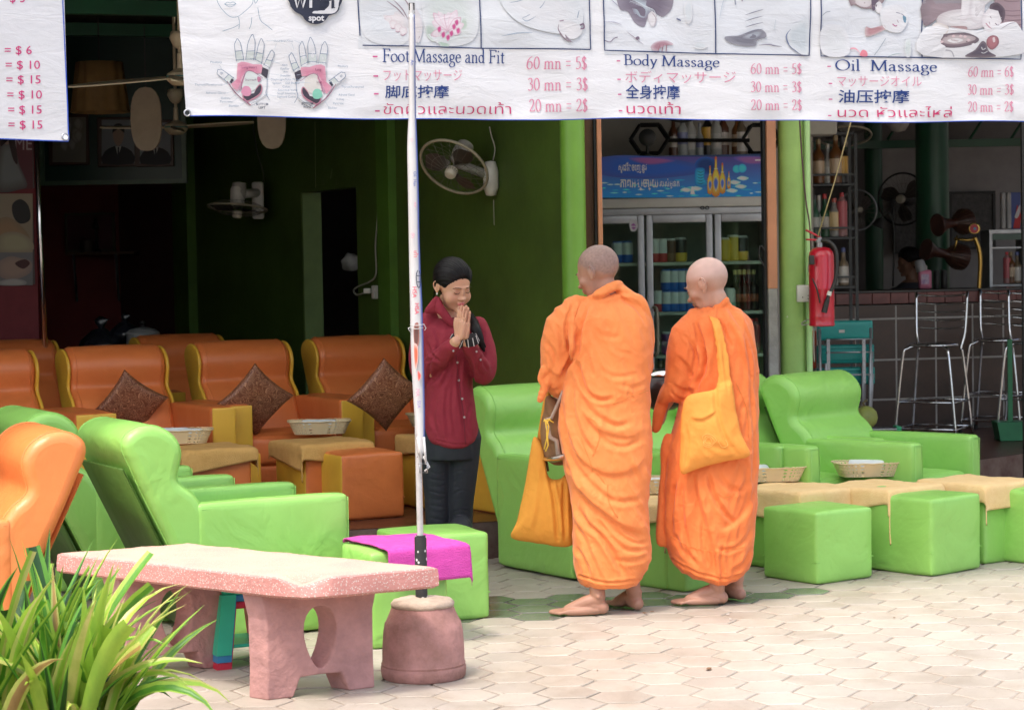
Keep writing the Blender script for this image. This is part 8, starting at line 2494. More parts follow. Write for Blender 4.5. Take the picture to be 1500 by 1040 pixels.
# ---------------------------------------------------------------- monk 2 (older)
Y2 = 10.1
m2 = empty('person', (W(1045, 885, Y2).x, Y2, 0), 'older bald monk in an orange robe with a yellow bag across his back, barefoot', 'person')
o2 = tuple(m2.location)
def P2(x, y, dy=0): return tuple(W(x, y, Y2 + dy))
hc = W(1036, 417, Y2 - .01)
H2 = headframe(hc, R(-117), R(24))
parts = [head_mesh(H2, 1.05, old=True)] + ear_parts(H2, 1, 1.1, 1.15) + ear_parts(H2, -1, 1.1, 1.15)
parts += [chain([P2(1044, 432), P2(1052, 455), P2(1056, 480)], [.044, .048, .05])]
parts += [sil([(474, 1032, 1080, .6, 0), (490, 1020, 1090, .8, 0), (560, 1015, 1092, 1, 0), (680, 1012, 1088, .8, 0)], Y2, .085, 2)]
parts += [chain([P2(1016, 490), P2(1000, 545, .0), P2(976, 592, .04)], [.042, .036, .026])]
Mh_ = Matrix.Translation(W(975, 598, Y2 + .05)) @ Vector((-.30, -.05, -.9)).to_track_quat('Z', 'Y').to_matrix().to_4x4()
parts += hand_parts(Mh_, 1, .3, .02, .8) + [thumb(Mh_, 1, [(.02, .01, .02), (.042, .02, .045), (.045, .025, .07), (.04, .03, .09)], .8)]
parts += [chain([P2(1085, 500), P2(1080, 550, .05), P2(1055, 580, .16), P2(1047, 582, .26)], [.042, .038, .034, .028])]
Mh_ = Matrix.Translation(W(1046, 582, Y2 + .28)) @ Vector((-.8, .5, -.1)).to_track_quat('Z', 'Y').to_matrix().to_4x4()
parts += hand_parts(Mh_, -1, .35, .05) + [thumb(Mh_, -1, [(.02, .01, .02), (.045, .02, .045), (.05, .025, .07), (.045, .03, .09)])]
b1, b2 = G(1061, 886), G(1082, 881)
parts += [chain([P2(1040, 670), (W(1044, 760, b1.y).x, b1.y, W(1044, 760, b1.y).z), (W(1050, 850, b1.y).x, b1.y, W(1050, 850, b1.y).z), (b1.x - .028, b1.y + .01, .085)], [.06, .045, .036, .033])]
parts += [chain([P2(1075, 670), (W(1078, 760, b2.y).x, b2.y, W(1078, 760, b2.y).z), (W(1080, 840, b2.y).x, b2.y + .02, W(1080, 840, b2.y).z), (b2.x - .010, b2.y + .03, .085)], [.06, .045, .036, .031])]
parts += foot_parts((b1.x - .035, b1.y + .012), (-1, .02), side=-1, L_=.255)
parts += foot_parts((b2.x - .010, b2.y + .035), (-.75, .66), side=1, L_=.25)
me = remesh(parts, .0042, 3, 'body')
v = getv(me); loc = (v - np.array(hc)) @ np.array(H2.to_3x3())
col = mottled((.46, .25, .17), v, .12, 25, 5)
hd_ = (np.linalg.norm(loc, axis=1) < .17)
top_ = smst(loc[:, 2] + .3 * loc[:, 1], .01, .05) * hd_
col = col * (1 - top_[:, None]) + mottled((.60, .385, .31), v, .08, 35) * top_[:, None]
back_ = smst(loc[:, 1], .03, .07) * smst(-loc[:, 2], -.05, -.01) * hd_ * (loc[:, 2] > -.07)
col = col * (1 - .5 * back_[:, None]) + mottled((.42, .29, .235), v, .2, 240) * .5 * back_[:, None]
feet = smst(-v[:, 2], -.12, -.0)
col = col * (1 - feet[:, None] * .7) + np.array((.36, .19, .13)) * feet[:, None] * .7
setcol(me, col); finish(me, 'body', M_SKIN, m2, o2)
MW = mat('skin_crease', (.16, .07, .05), .7)
def face_tube(H, pts, r, name, par, off, m_, s_=1.05):
 b = MB(); b.tube([H @ (Vector(p) * s_) - Vector(off) for p in smooth_pts(pts, 4)], r, 5, rs=None); return b.build(name, m_, par, smooth=True)
for sg in (1,):
 face_tube(H2, [(sg * .016, -.0985, -.040), (sg * .030, -.082, -.058), (sg * .034, -.070, -.078)], .0013, 'face_crease', m2, o2, MW)
 face_tube(H2, [(sg * .018, -.090, .002), (sg * .031, -.0905, -.002), (sg * .045, -.080, .0)], .0012, 'eyelash', m2, o2, MW)
 face_tube(H2, [(sg * .014, -.0965, .022), (sg * .034, -.093, .026), (sg * .052, -.075, .020)], .002, 'eyebrow', m2, o2, mat('grey_brow', (.30, .25, .22), .8))
face_tube(H1, [(.030, -.0905, .021), (.040, -.0855, .023), (.050, -.076, .019)], .0014, 'eyebrow', m1, o1, mat('dark_brow', (.03, .02, .02), .8), 1.04)
trunk = sil([(448, 1028, 1075, .45, 0), (456, 1018, 1088, .65, 0), (466, 1012, 1098, .82, 0), (480, 1008, 1104, .95, 0), (515, 1006, 1109, 1.0, 0), (570, 1000, 1111, 1.0, 0), (630, 985, 1111, 1.0, 0), (680, 974, 1111, 1.02, 0), (730, 972, 1109, 1.0, 0), (775, 974, 1105, .96, 0), (800, 976, 1105, .93, 0), (822, 984, 1102, .90, 0), (838, 1000, 1092, .86, 0), (848, 1022, 1080, .8, 0), (853, 1036, 1070, .72, 0)], Y2, .148, 4, 2.2)
arm = chain([P2(1020, 468), P2(1008, 490, -.02), P2(1002, 520, -.03), P2(998, 545, -.02), P2(990, 572, -.02)], [.055, .080, .082, .076, .060], 24)
arm2 = chain([P2(994, 560, -.02), P2(982, 575, -.02), P2(973, 583, .0)], [.058, .045, .032], 18)
cuff = inflate([(979, 558), (985, 575), (980, 592), (968, 628), (955, 632), (957, 605), (963, 580), (970, 565)], Y2 + .02, .02, 3)
strip = inflate([(972, 640), (985, 640), (990, 700), (982, 760), (980, 796), (962, 796), (963, 750), (966, 690)], Y2 - .01, .03, 3)
col_ = chain([P2(1046, 455, -.06), P2(1056, 447, -.07), P2(1063, 441, -.05), P2(1064, 445, .02)], [.015, .018, .017, .016], 12)
col2 = chain([P2(1024, 458, .02), P2(1014, 462, -.02), P2(1010, 475, -.04)], [.02, .024, .03], 12)
col3 = chain([P2(1062, 445, -.05), P2(1078, 458, -.05), P2(1090, 475, -.03)], [.018, .024, .024], 12)
me = remesh([trunk, arm, arm2, cuff, strip, col_, col2, col3], .0055, 4, 'robe')
v = getv(me); n = getn(me)
CR2 = [
 ([(1063, 443), (1074, 462), (1088, 486), (1098, 530), (1103, 580)], .010, 4), ([(1052, 452), (1066, 472), (1082, 500), (1092, 540)], .010, 4, 's'), ([(1046, 458), (1060, 480), (1072, 510)], .010, 3.5), ([(1072, 455), (1090, 480), (1104, 520), (1108, 580), (1110, 640)], .007, 3),
 ([(1060, 470), (1062, 488), (1066, 500)], .008, 2.5), ([(1098, 560), (1104, 620), (1106, 700)], .010, 3.5), ([(1092, 640), (1098, 700), (1100, 760)], .008, 3.5, 'r'),
 ([(1018, 470), (1025, 495), (1032, 520), (1030, 545), (1022, 560), (1020, 580)], .020, 4), ([(1024, 505), (1034, 522), (1030, 540)], .012, 3), ([(1000, 490), (1014, 505), (1022, 530)], .008, 3), ([(992, 520), (1008, 535), (1016, 552)], .009, 3, 's'), ([(985, 560), (1002, 570), (1022, 568)], .011, 3, 's'), ([(980, 572), (995, 585), (1015, 584)], .010, 3), ([(1005, 470), (1012, 490), (1010, 520), (1003, 545)], .005, 3),
 ([(990, 700), (984, 740), (983, 790)], .012, 3.5), ([(1002, 690), (998, 740), (1005, 790), (1012, 830)], .010, 4), ([(1016, 690), (1024, 730), (1036, 770), (1046, 810), (1052, 845)], .015, 4.5, 's'), ([(1036, 690), (1046, 725), (1062, 752), (1078, 768)], .014, 4),
 ([(1050, 690), (1066, 712), (1084, 718), (1102, 700)], .012, 5), ([(1108, 720), (1092, 752), (1070, 772), (1052, 776)], .012, 4.5, 's'), ([(1104, 770), (1088, 795), (1066, 806), (1044, 800)], .011, 4), ([(1103, 800), (1090, 825), (1072, 838)], .010, 4), ([(1060, 795), (1056, 820), (1060, 848)], .009, 3.5), ([(1030, 760), (1030, 800), (1040, 838)], .009, 4), ([(985, 780), (1000, 805), (1025, 830)], .009, 4),
 ([(976, 660), (972, 720), (972, 790)], .008, 3), ([(984, 820), (1020, 838), (1062, 848), (1095, 836)], .005, 2.2, 'f')]
v2 = fold(v, n, CR2, .008, (18, 3.5), 8.3, ang=R(-8))
setv(me, v2); finish(me, 'robe', M_ROBE2, m2, o2)
for pts in ([(982, 785), (1010, 800), (1048, 808), (1090, 800)], [(1048, 720), (1064, 728), (1076, 722)], [(1046, 810), (1048, 828)], [(1078, 560), (1094, 600), (1096, 640)]):
 seam_on(v2, pts, m2, o2, MS, Y2)
e = empty('shoulder_bag', W(1045, 690, Y2 - .17), 'yellow ochre cloth bag slung over the shoulder of the older monk', 'bag')
oo = tuple(e.location)
bag = inflate([(1000, 590), (1020, 575), (1046, 571), (1060, 560), (1072, 562), (1078, 600), (1088, 640), (1099, 667), (1070, 674), (1040, 681), (1018, 688), (997, 694), (996, 650)], Y2 - .185, .042, 3)
def ribbon(pts, Y, T):
 V = []; F = []
 P_ = smooth_pts([Vector((a, b_, c)) for a, b_, c, d in pts], 4); Q_ = smooth_pts([Vector((d, 0, 0)) for a, b_, c, d in pts], 4)
 for p, q in zip(P_, Q_):
  a = W(p.x, p.y, Y + q.x); c = W(p.z, p.y + (p.z - p.x) * .12, Y + q.x)
  for t, k in ((0, 0), (.5, -1), (1, 0), (.5, 1)):
   x = a.lerp(c, t); V.append((x.x, x.y + k * T, x.z))
 n_ = len(P_)
 for i in range(n_ - 1):
  for k in range(4): F.append((i * 4 + k, i * 4 + (k + 1) % 4, (i + 1) * 4 + (k + 1) % 4, (i + 1) * 4 + k))
 F.append((0, 1, 2, 3)); F.append(tuple((n_ - 1) * 4 + k for k in (3, 2, 1, 0)))
 return V, F
strap = ribbon([(1022, 459, 1040, -.02), (1034, 462, 1052, -.10), (1042, 478, 1059, -.155), (1048, 510, 1066, -.175), (1050, 545, 1071, -.18), (1048, 575, 1076, -.185)], Y2, .012)
me = remesh([bag, strap], .0055, 3, 'bag'); v = getv(me); n = getn(me)
v2 = fold(v, n, [([(1048, 560), (1050, 600), (1062, 640), (1082, 668)], .008, 4), ([(1011, 612), (1030, 614), (1050, 602)], .010, 2.0, 's'), ([(1060, 500), (1062, 540), (1068, 580)], .006, 3), ([(1004, 620), (1008, 650), (1004, 685)], .006, 3), ([(1030, 640), (1050, 655), (1075, 660)], .006, 5), ([(1044, 470), (1052, 500), (1056, 540)], .005, 3, 'r'), ([(1020, 640), (1028, 660), (1040, 672)], .005, 4, 'r')], .0035, (12, 8), 6)
setv(me, v2); finish(me, 'bag_body', M_BAG2, e, oo)
MSB = mat('bag_stitch', (.85, .52, .14), .7)
for c_ in range(3):
 pts = [(1038 + 9 * math.cos(a) * (1 + .25 * math.sin(3 * a + c_)) * (.5 + c_ * .28), 645 + 9 * math.sin(a) * (.5 + c_ * .28)) for a in [2 * PI * k / 12 for k in range(13)]]
 seam_on(v2, pts, e, oo, MSB, Y2, .0010)
seam_on(v2, [(1052, 646), (1058, 655), (1066, 652), (1063, 644)], e, oo, MSB, Y2, .001)
e = empty('alms_bowl', W(972, 600, Y2 + .25), 'dark alms bowl held in front by the older monk, rim showing between the two', 'alms bowl')
obj('bowl', lathe([(.05, 0), (.10, .03), (.12, .09), (.10, .15), (.085, .16)], 28), mat('bowl_dark', (.05, .04, .04), .3, metal=.6), e, smooth=True)
obj('lid', lathe([(.09, 0), (.088, .012), (.05, .03), (0, .035)], 28), M_CHROME, e, smooth=True).location = (0, 0, .16)
# ---------------------------------------------------------------- woman
Y3 = 10.5
g_ = empty('person', (W(660, 700, Y3).x, Y3, 0), 'young woman in a dark red shirt praying with palms together, long dark ponytail', 'person')
o3 = tuple(g_.location)
def P3(x, y, dy=0): return tuple(W(x, y, Y3 + dy))
hc = W(664, 418, Y3 - .02)
H3 = headframe(hc, R(33), R(22), R(-4))
fd = H3.to_3x3() @ Vector((0, -1, 0))
parts = [head_mesh(H3, 1.02, female=True)] + ear_parts(H3, -1, .95)
parts += [chain([P3(659, 436, .03), P3(655, 455, .04), P3(653, 478, .04)], [.048, .047, .06])]
parts += [sil([(478, 640, 680, .55, .03), (490, 632, 690, .8, .03), (540, 634, 686, .95, .03), (600, 636, 688, .9, .03), (650, 636, 690, .9, .03)], Y3, .085, 2)]
hd3 = Vector((fd.x, fd.y, 0)).normalized()          # facing, level
sd3 = Vector((-hd3.y, hd3.x, 0))                   # to the image right / away
wc = W(676, 497, Y3 - .25)
tip = W(681.5, 447, Y3 - .27)
up3 = (tip - wc).normalized()
side3 = sd3 - up3 * sd3.dot(up3); side3.normalize()
fwd3 = side3.cross(up3).normalized()
if fwd3.dot(hd3) < 0: fwd3 = -fwd3
for sg in (-1, 1):
 xax = fwd3 * -1; yax = side3 * sg; zax = up3
 Mh_ = Matrix(((xax.x, yax.x, zax.x, 0), (xax.y, yax.y, zax.y, 0), (xax.z, yax.z, zax.z, 0), (0, 0, 0, 1)))
 Mh_ = Matrix.Translation(wc + side3 * sg * (.0125) + up3 * 0.004 - fwd3 * 0.0) @ Matrix.Rotation(0, 4, 'X')@ Mh_
 Mh_ = Mh_ @ Matrix.Rotation(R(4) * 1, 4, 'Z')
 parts += hand_parts(Mh_, 1, -.0, .045, .93)
 parts += [thumb(Mh_, 1, [(.016, .002, .022), (.036, .002, .045), (.046, .002, .070), (.048, .002, .092)], .93)]
wl = wc - up3 * .01 - side3 * .03 - fwd3 * .0; wr = wc - up3 * .01 + side3 * .03
el = W(622, 549, Y3 + .01); er = W(709, 549, Y3 - .02)
parts += [chain([W(631, 475, Y3 + .03), el, (wl + Vector(el)) / 2, wl], [.036, .034, .030, .025]), chain([W(697, 478, Y3 + .04), er, (wr + Vector(er)) / 2, wr], [.036, .034, .030, .025])]
f1, f2 = G(645, 870), G(677, 876)
for (fx_, kx, ax) in ((f1, 640, 643), (f2, 674, 677)):
 parts += [chain([P3(ax, 650, .03), P3(ax, 730, .03), P3(ax, 770, .03), (fx_.x, fx_.y, .30), (fx_.x, fx_.y, .09)], [.055, .040, .036, .034, .034])]
 parts += foot_parts((fx_.x, fx_.y), (.5, -.85), side=1, L_=.225)
me = remesh(parts, .0036, 2, 'body')
v = getv(me); loc = (v - np.array(hc)) @ np.array(H3.to_3x3()) / 1.02
SK3 = (.60, .32, .205)
col = mottled(SK3, v, .06, 22, 2)
hd_ = np.linalg.norm(loc, axis=1) < .17
lips = np.exp(-(loc[:, 0] / .0195) ** 4) * np.exp(-((loc[:, 2] + .0585) / .0085) ** 4) * (loc[:, 1] < -.078) * hd_
col = col * (1 - .8 * lips[:, None]) + np.array((.62, .10, .16)) * .8 * lips[:, None]
for sg in (1, -1):
 ch = np.exp(-(((loc[:, 0] - sg * .042) / .022) ** 2 + ((loc[:, 2] + .03) / .02) ** 2)) * (loc[:, 1] < -.04) * hd_
 col = col * (1 - .25 * ch[:, None]) + np.array((.60, .24, .17)) * .25 * ch[:, None]
 ld_ = np.exp(-(((loc[:, 0] - sg * .031) / .016) ** 2 + ((loc[:, 2] - .006) / .008) ** 2)) * (loc[:, 1] < -.06) * hd_
 col = col * (1 - .3 * ld_[:, None]) + np.array((.34, .17, .12)) * .3 * ld_[:, None]
setcol(me, col); finish(me, 'body', M_SKIN, g_, o3)
MHR = mat('black_hair', (.009, .007, .007), .45, var=.3, ns=40, bump=.0015, bs=160, stretch=(1, 1, .15), spec=.2)
for sg in (1, -1):
 face_tube(H3, [(sg * .0165, -.0900, -.0005), (sg * .024, -.0925, -.0045), (sg * .033, -.0915, -.0050), (sg * .043, -.083, -.001)], .0014, 'eyelash', g_, o3, MHR, 1.02)
 face_tube(H3, [(sg * .013, -.0945, .0215), (sg * .026, -.0945, .0255), (sg * .040, -.087, .0245), (sg * .050, -.078, .018)], .0017, 'eyebrow', g_, o3, MHR, 1.02)
hv, hf = head_mesh(H3, 1.03, female=True, hair=True, hairoff=.0135, nt_=260, np_=190)
b = MB(); b.add(hv, hf); b.build('hair', MHR, g_, smooth=True, offset=o3)
b = MB(); v_, f_ = chain([W(667, 444, Y3 + .10), W(676, 462, Y3 + .10), W(690, 468, Y3 + .03), W(697, 482, Y3 - .07), W(703, 498, Y3 - .09), W(709, 514, Y3 - .09)], [.030, .028, .024, .025, .020, .006], 18); b.add(v_, f_)
v_, f_ = chain([W(690, 462, Y3 + .05), W(696, 478, Y3 - .06), W(704, 497, Y3 - .095), W(711, 508, Y3 - .09)], [.014, .016, .012, .004], 14); b.add(v_, f_)
o = b.build('ponytail', MHR, g_, smooth=True, offset=o3)
for k in range(16):
 t0 = random.uniform(-1, 1); x0 = t0 * .055
 pts_ = [H3 @ Vector(q) for q in ((x0, -.062 + abs(t0) * .03, .078 - abs(t0) * .035), (x0 * 1.25 - .006, -.040 + abs(t0) * .03, .094 - abs(t0) * .035), (x0 * 1.3 - .012 + random.uniform(-.01, .01), .02, .118 - abs(t0) * .03), (x0 * 1.1, .085, .085))] if k < 10 else [H3 @ Vector(q) for q in ((-.078, .025 + .004 * (k - 10), -.02), (-.072 + random.uniform(-.01, .01), .035, -.055), (-.06, .045 + .006 * (k - 10), -.09 - random.uniform(0, .02)))]
 b = MB(); b.tube([p - Vector(o3) for p in smooth_pts(pts_, 4)], .0009, 4); b.build('loose_strand', MHR, g_, smooth=True)
b = MB(); b.tube([H3 @ Vector((-.085, .000 + .004 * math.cos(a), -.036 + .004 * math.sin(a))) - Vector(o3) for a in [2 * PI * k / 10 for k in range(10)]], .002, 6, closed=True); b.build('earring', mat('pearl', (.8, .75, .7), .2), g_, smooth=True)
trunk = sil([(465, 640, 676, .40, .045), (469, 630, 690, .62, .042), (477, 620, 699, .8, .038), (490, 616, 702, .95, .03), (520, 620, 697, 1.0, .02), (560, 622, 693, 1.0, .02), (600, 622, 697, 1.05, .02), (630, 622, 701, 1.08, .02), (645, 626, 700, 1.06, .02), (652, 640, 692, 1.02, .02), (655, 652, 684, .95, .02)], Y3, .118, 4, 2.2)
al = chain([W(629, 472, Y3 + .03), W(620, 500, Y3 + .03), W(616, 528, Y3 + .02), el, el.lerp(wl, .25), el.lerp(wl, .55), el.lerp(wl, .90)], [.055, .062, .058, .056, .052, .045, .036], 20)
ar = chain([W(700, 478, Y3 + .05), W(710, 508, Y3 + .03), W(713, 533, Y3 + .0), er, er.lerp(wr, .25), er.lerp(wr, .55), er.lerp(wr, .88)], [.048, .052, .050, .050, .047, .042, .036], 20)
me = remesh([trunk, al, ar], .0055, 4, 'shirt')
v = getv(me); n = getn(me)
CR3 = [([(634, 520), (628, 540), (632, 560)], .010, 3), ([(626, 500), (632, 520), (646, 530)], .008, 2.6), ([(640, 512), (632, 525), (622, 532)], .007, 2.4), ([(650, 540), (640, 556), (628, 565)], .012, 3, 's'), ([(688, 520), (694, 545), (694, 575)], .012, 3, 's'), ([(705, 520), (700, 538), (708, 552)], .008, 2.4), ([(712, 515), (708, 530), (716, 545)], .006, 2.4),
    ([(676, 520), (672, 560), (676, 600), (682, 640)], .007, 3), ([(652, 560), (648, 600), (652, 640)], .007, 4, 'r'), ([(640, 575), (634, 610), (640, 635)], .006, 3.5), ([(664, 560), (662, 600), (668, 645)], .005, 3), ([(690, 590), (684, 615), (690, 640)], .006, 3), ([(636, 480), (642, 500), (640, 520)], .006, 3), ([(662, 520), (656, 545), (646, 570)], .007, 3.2), ([(640, 645), (660, 650), (684, 651)], .003, 1.6, 'f')]
v2 = fold(v, n, CR3, .003, (14, 7), 3.1)
setv(me, v2)
M_SH = mat('maroon_shirt', (.27, .016, .032), .8, rgb2=(.22, .012, .026), ns=6, bump=.0005, bs=260, fold=.005, fs=14)
finish(me, 'shirt', M_SH, g_, o3)
def nearest_y(mv, x, y, dflt):
 kx, ky = px_of(mv); d = (kx - x) ** 2 + (ky - y) ** 2; c = np.where(d < 7)[0]
 return mv[c, 1].min() if len(c) else dflt
for (x, y) in ((670, 531), (672, 557), (677, 584), (680, 611)):
 yy = nearest_y(v2, x, y, Y3 - .1); p = W(x, y, yy - .002)
 o = obj('button', lathe([(.0045, 0), (.0055, .001), (.0055, .002), (.003, .0015), (0, .0015)], 12), mat('button_grey', (.42, .36, .33), .4), g_, smooth=40); o.location = p - Vector(o3); o.rotation_euler = (PI / 2, 0, .2)
for (x, y) in ((664, 514), (698, 515), (704, 527)):
 yy = nearest_y(v2, x, y, Y3 - .2); p = W(x, y, yy - .002)
 o = obj('button', lathe([(.004, 0), (.005, .001), (.005, .002), (0, .0015)], 12), _mats['button_grey'], g_, smooth=40); o.location = p - Vector(o3); o.rotation_euler = (PI / 2, 0, .2)
seam_on(v2, [(668, 520), (671, 550), (675, 580), (679, 610), (682, 650)], g_, o3, mat('shirt_seam', (.15, .012, .025), .8), Y3, .0016)
cl = inflate([(621, 457), (629, 444), (638, 434), (645, 437), (649, 447), (646, 458), (634, 460)], Y3 - .035, .016, 2)
b = MB(); b.add(*cl); b.build('collar', M_SH, g_, smooth=True, offset=o3)
cl = inflate([(641, 436), (646, 442), (657, 458), (665, 472), (664, 479), (654, 474), (644, 462), (637, 455)], Y3 - .065, .012, 2)
b = MB(); b.add(*cl); b.build('collar', M_SH, g_, smooth=True, offset=o3)
M_BAND = mat('wristband', (.012, .010, .012), .8)
M_BANDW = mat('wristband_white', (.70, .66, .64), .8)
for (w0, w1, r0, r1) in ((W(668, 503, Y3 - .225), W(672, 493, Y3 - .245), .035, .031), (W(692, 503, Y3 - .235), W(688.5, 493, Y3 - .25), .034, .030)):
 b = MB(); b.tube([w0, w0.lerp(w1, .5), w1], .03, 18, rs=[r0, r0 * .97, r1]); b.build('wristband', M_BAND, g_, smooth=40, offset=o3)
 ax = (w1 - w0)
 q = ax.to_track_quat('Z', 'Y').to_matrix()
 for a0 in np.linspace(0, 2 * PI, 8, endpoint=False):
  b = MB(); rr = (r0 + .001, r1 + .001)
  b.tube([w0 + q @ Vector((rr[0] * math.cos(a0), rr[0] * math.sin(a0), -.001)), w1 + q @ Vector((rr[1] * math.cos(a0 + .2), rr[1] * math.sin(a0 + .2), .001))], .0022, 5); b.build('band_stripe', M_BANDW, g_, offset=o3)
lp = []
for (cx0, ax, fx_) in ((640, 643, f1), (678, 675, f2)):
 lp.append(chain([P3(cx0 - (0 if ax == 643 else -1), 640, .03), P3(cx0, 680, .03), P3(ax - 2 if ax == 643 else ax, 730, .03), P3(ax - 2 if ax == 643 else ax, 770, .03), (fx_.x, fx_.y, .32), (fx_.x, fx_.y, .12)], [.088, .077, .064, .058, .055, .048], 22))
lp.append(sil([(628, 630, 694, .9, .02), (650, 628, 697, 1, .02), (672, 624, 697, .95, .02)], Y3, .11, 2))
me = remesh(lp, .006, 3, 'trousers'); v = getv(me); n = getn(me)
crs = []
for k in range(9):
 y0 = 690 + k * 9.5; crs.append(([(628, y0 + (k % 3)), (642, y0 + 4), (655, y0 + (k % 2) * 5)], .0022 + .002 * (k % 2), 1.8)); crs.append(([(662, y0 + 3 + (k % 2) * 4), (676, y0 - 1 + (k % 3) * 3), (690, y0 + 3)], .002 + .002 * (k % 3 == 0), 1.8))
setv(me, fold(v, n, crs, .0015, (10, 10), 2))
finish(me, 'trousers', mat('black_trousers', (.012, .014, .020), .75, bump=.0005, bs=200), g_, o3)
# ---------------------------------------------------------------- man behind the bar
Y4 = 18.9
p = W(1330, 430, Y4)
mm = empty('person', (p.x, p.y, .2), 'dark-haired man sitting behind the bar counter, seen in profile', 'person')
o4 = tuple(mm.location)
hc = W(1331, 385, Y4)
H4 = headframe(hc, R(-75), R(8))
parts = [head_mesh(H4, 1.0)] + ear_parts(H4, 1, 1) + ear_parts(H4, -1, 1)
parts += [chain([tuple(hc + Vector((.02, 0, -.08))), tuple(hc + Vector((.03, 0, -.17)))], [.05, .055])]
parts += [rloft([(hc + Vector((.04, 0, z)), w_, d_, 0) for z, w_, d_ in ((-.85, .17, .13), (-.6, .17, .12), (-.35, .19, .12), (-.22, .17, .10), (-.15, .08, .07))])]
for sg in (-1, 1):
 parts += [chain([tuple(hc + Vector((.04 + sg * .17, 0, -.26))), tuple(hc + Vector((.04 + sg * .2, -.05, -.5))), tuple(hc + Vector((-.1 + sg * .08, -.2, -.55)))], [.05, .042, .032])]
 parts += [chain([tuple(hc + Vector((.04 + sg * .09, 0, -.85))), tuple(hc + Vector((-.25 + sg * .09, -.1, -.85))), tuple(hc + Vector((-.28 + sg * .09, -.1, -1.05)))], [.08, .06, .05])]
me = remesh(parts, .006, 2); v = getv(me); col = mottled((.22, .11, .07), v, .1, 20); loc = (v - np.array(hc)) @ np.array(H4.to_3x3())
cloth = (v[:, 2] < hc.z - .17); col[cloth] = (.02, .02, .03)
setcol(me, col); finish(me, 'body', M_SKIN, mm, o4)
hv, hf = head_mesh(H4, 1.03, hair=True, hairoff=.02)
b = MB(); b.add(hv, hf); b.build('hair', MHR, mm, smooth=True, offset=o4)
# ================================================================= PLANTS AND SMALL GROUND THINGS
def leaf_mat(name, rgb, rgb2, thin=.25):
 m = mat(name, rgb, .38, rgb2=rgb2, ns=4, stretch=(2, 2, .5), rnd=.22, thin=thin, spec=.5)
 return m
LM = [leaf_mat('leaf_green', (.14, .36, .035), (.06, .20, .02)), leaf_mat('leaf_lime', (.42, .58, .07), (.24, .44, .045)), leaf_mat('leaf_yellow', (.66, .60, .20), (.36, .44, .07)), leaf_mat('leaf_dark', (.03, .10, .02), (.015, .05, .01)), leaf_mat('leaf_dry', (.50, .32, .10), (.30, .18, .06))]
def leaf(parent, base, azim, length, width, arch, m1_, lean, off, cut=False, twist=0.0):
 n = 11; V = []; F = []; mi = []
 p = Vector(base); an = lean
 pts = []
 for i in range(n):
  pts.append(p.copy())
  p = p + Vector((math.cos(azim) * math.sin(an), math.sin(azim) * math.sin(an), math.cos(an))) * (length / (n - 1))
  an += arch * (0.4 + 1.6 * i / n) / n
 for i, q in enumerate(pts):
  t = i / (n - 1)
  w_ = width * (0.55 + .6 * math.sin(PI * min(1, t * .9 + .1))) * (1 - t ** 5) if not cut else width * (.6 + .5 * math.sin(PI * t * .7)) * (1 if i < n - 1 else .92)
  tdir = (pts[min(i + 1, n - 1)] - pts[max(i - 1, 0)]).normalized()
  s_ = tdir.cross(Vector((0, 0, 1)))
  if s_.length < 1e-3: s_ = Vector((-math.sin(azim), math.cos(azim), 0))
  s_.normalize(); s_ = Matrix.Rotation(twist * (1 + t), 3, tdir) @ s_
  up = s_.cross(tdir)
  for k, h in ((-1, .35), (-.55, .08), (0, -.1), (.55, .08), (1, .35)):
   V.append(tuple(q + s_ * w_ * k + up * w_ * h - Vector(off)))
 for i in range(n - 1):
  for k in range(4):
   F.append((i * 5 + k, i * 5 + k + 1, i * 5 + 6 + k, i * 5 + 5 + k)); mi.append(1 if k in (0, 3) else 0)
 me = bpy.data.meshes.new('leaf'); me.from_pydata(V, [], F)
 a, c = m1_
 me.materials.append(LM[a]); me.materials.append(LM[c]); me.polygons.foreach_set('material_index', mi)
 me.polygons.foreach_set('use_smooth', [True] * len(me.polygons)); me.update()
 o = bpy.data.objects.new('leaf', me); link(o, parent)
 return o
rr_ = random.Random(11)
plants = [(-30, 1075, 6.85, 40, 'strap-leaved plant cut by the left photo edge'), (95, 1085, 6.9, 52, 'bright strap-leaved plant with yellow edged leaves in the bottom left corner'), (105, 1040, 7.1, 34, 'strap-leaved plant reaching over the bench leg'), (40, 1010, 7.3, 40, 'darker strap-leaved plant behind the front ones'), (125, 1080, 6.9, 24, 'strap-leaved plant with arching leaves nearest the bench')]
for pi, (px, py, Y, cnt, lab) in enumerate(plants):
 base = W(px, py, Y); base.z = 0
 e = empty('strap_leaf_plant', base, lab, 'plant', 0, 'strap-leaved plants beside the bench')
 obj('stem', lathe([(.03, -.01), (.028, .05), (.015, .14)], 8), LM[3], e)
 for k in range(cnt):
  az = rr_.uniform(0, 2 * PI)
  if pi in (1, 2, 4) and rr_.random() < .45: az = rr_.uniform(-.9, .8)
  ln = rr_.uniform(.46, .74) * (1.0 if pi != 4 else .85)
  lean = rr_.uniform(.02, .55); arch = rr_.uniform(.1, .9) if rr_.random() < .75 else rr_.uniform(1.2, 2.4)
  r_ = rr_.random()
  mm_ = (0, 1) if r_ < .26 else ((1, 2) if r_ < .60 else ((1, 1) if r_ < .78 else ((2, 1) if r_ < .86 else ((3, 0) if r_ < .97 else (4, 2)))))
  if pi == 3: mm_ = (3, 0) if r_ < .5 else (0, 1)
  bb_ = base + Vector((rr_.uniform(-.09, .09), rr_.uniform(-.07, .07), rr_.uniform(0, .06)))
  leaf(e, bb_, az, ln, rr_.uniform(.016, .028), arch, mm_, lean, base, cut=rr_.random() < .10, twist=rr_.uniform(-.5, .5))
b = MB()
cc = W(70, 1040, 7.05); cc.z = 0
n = 40
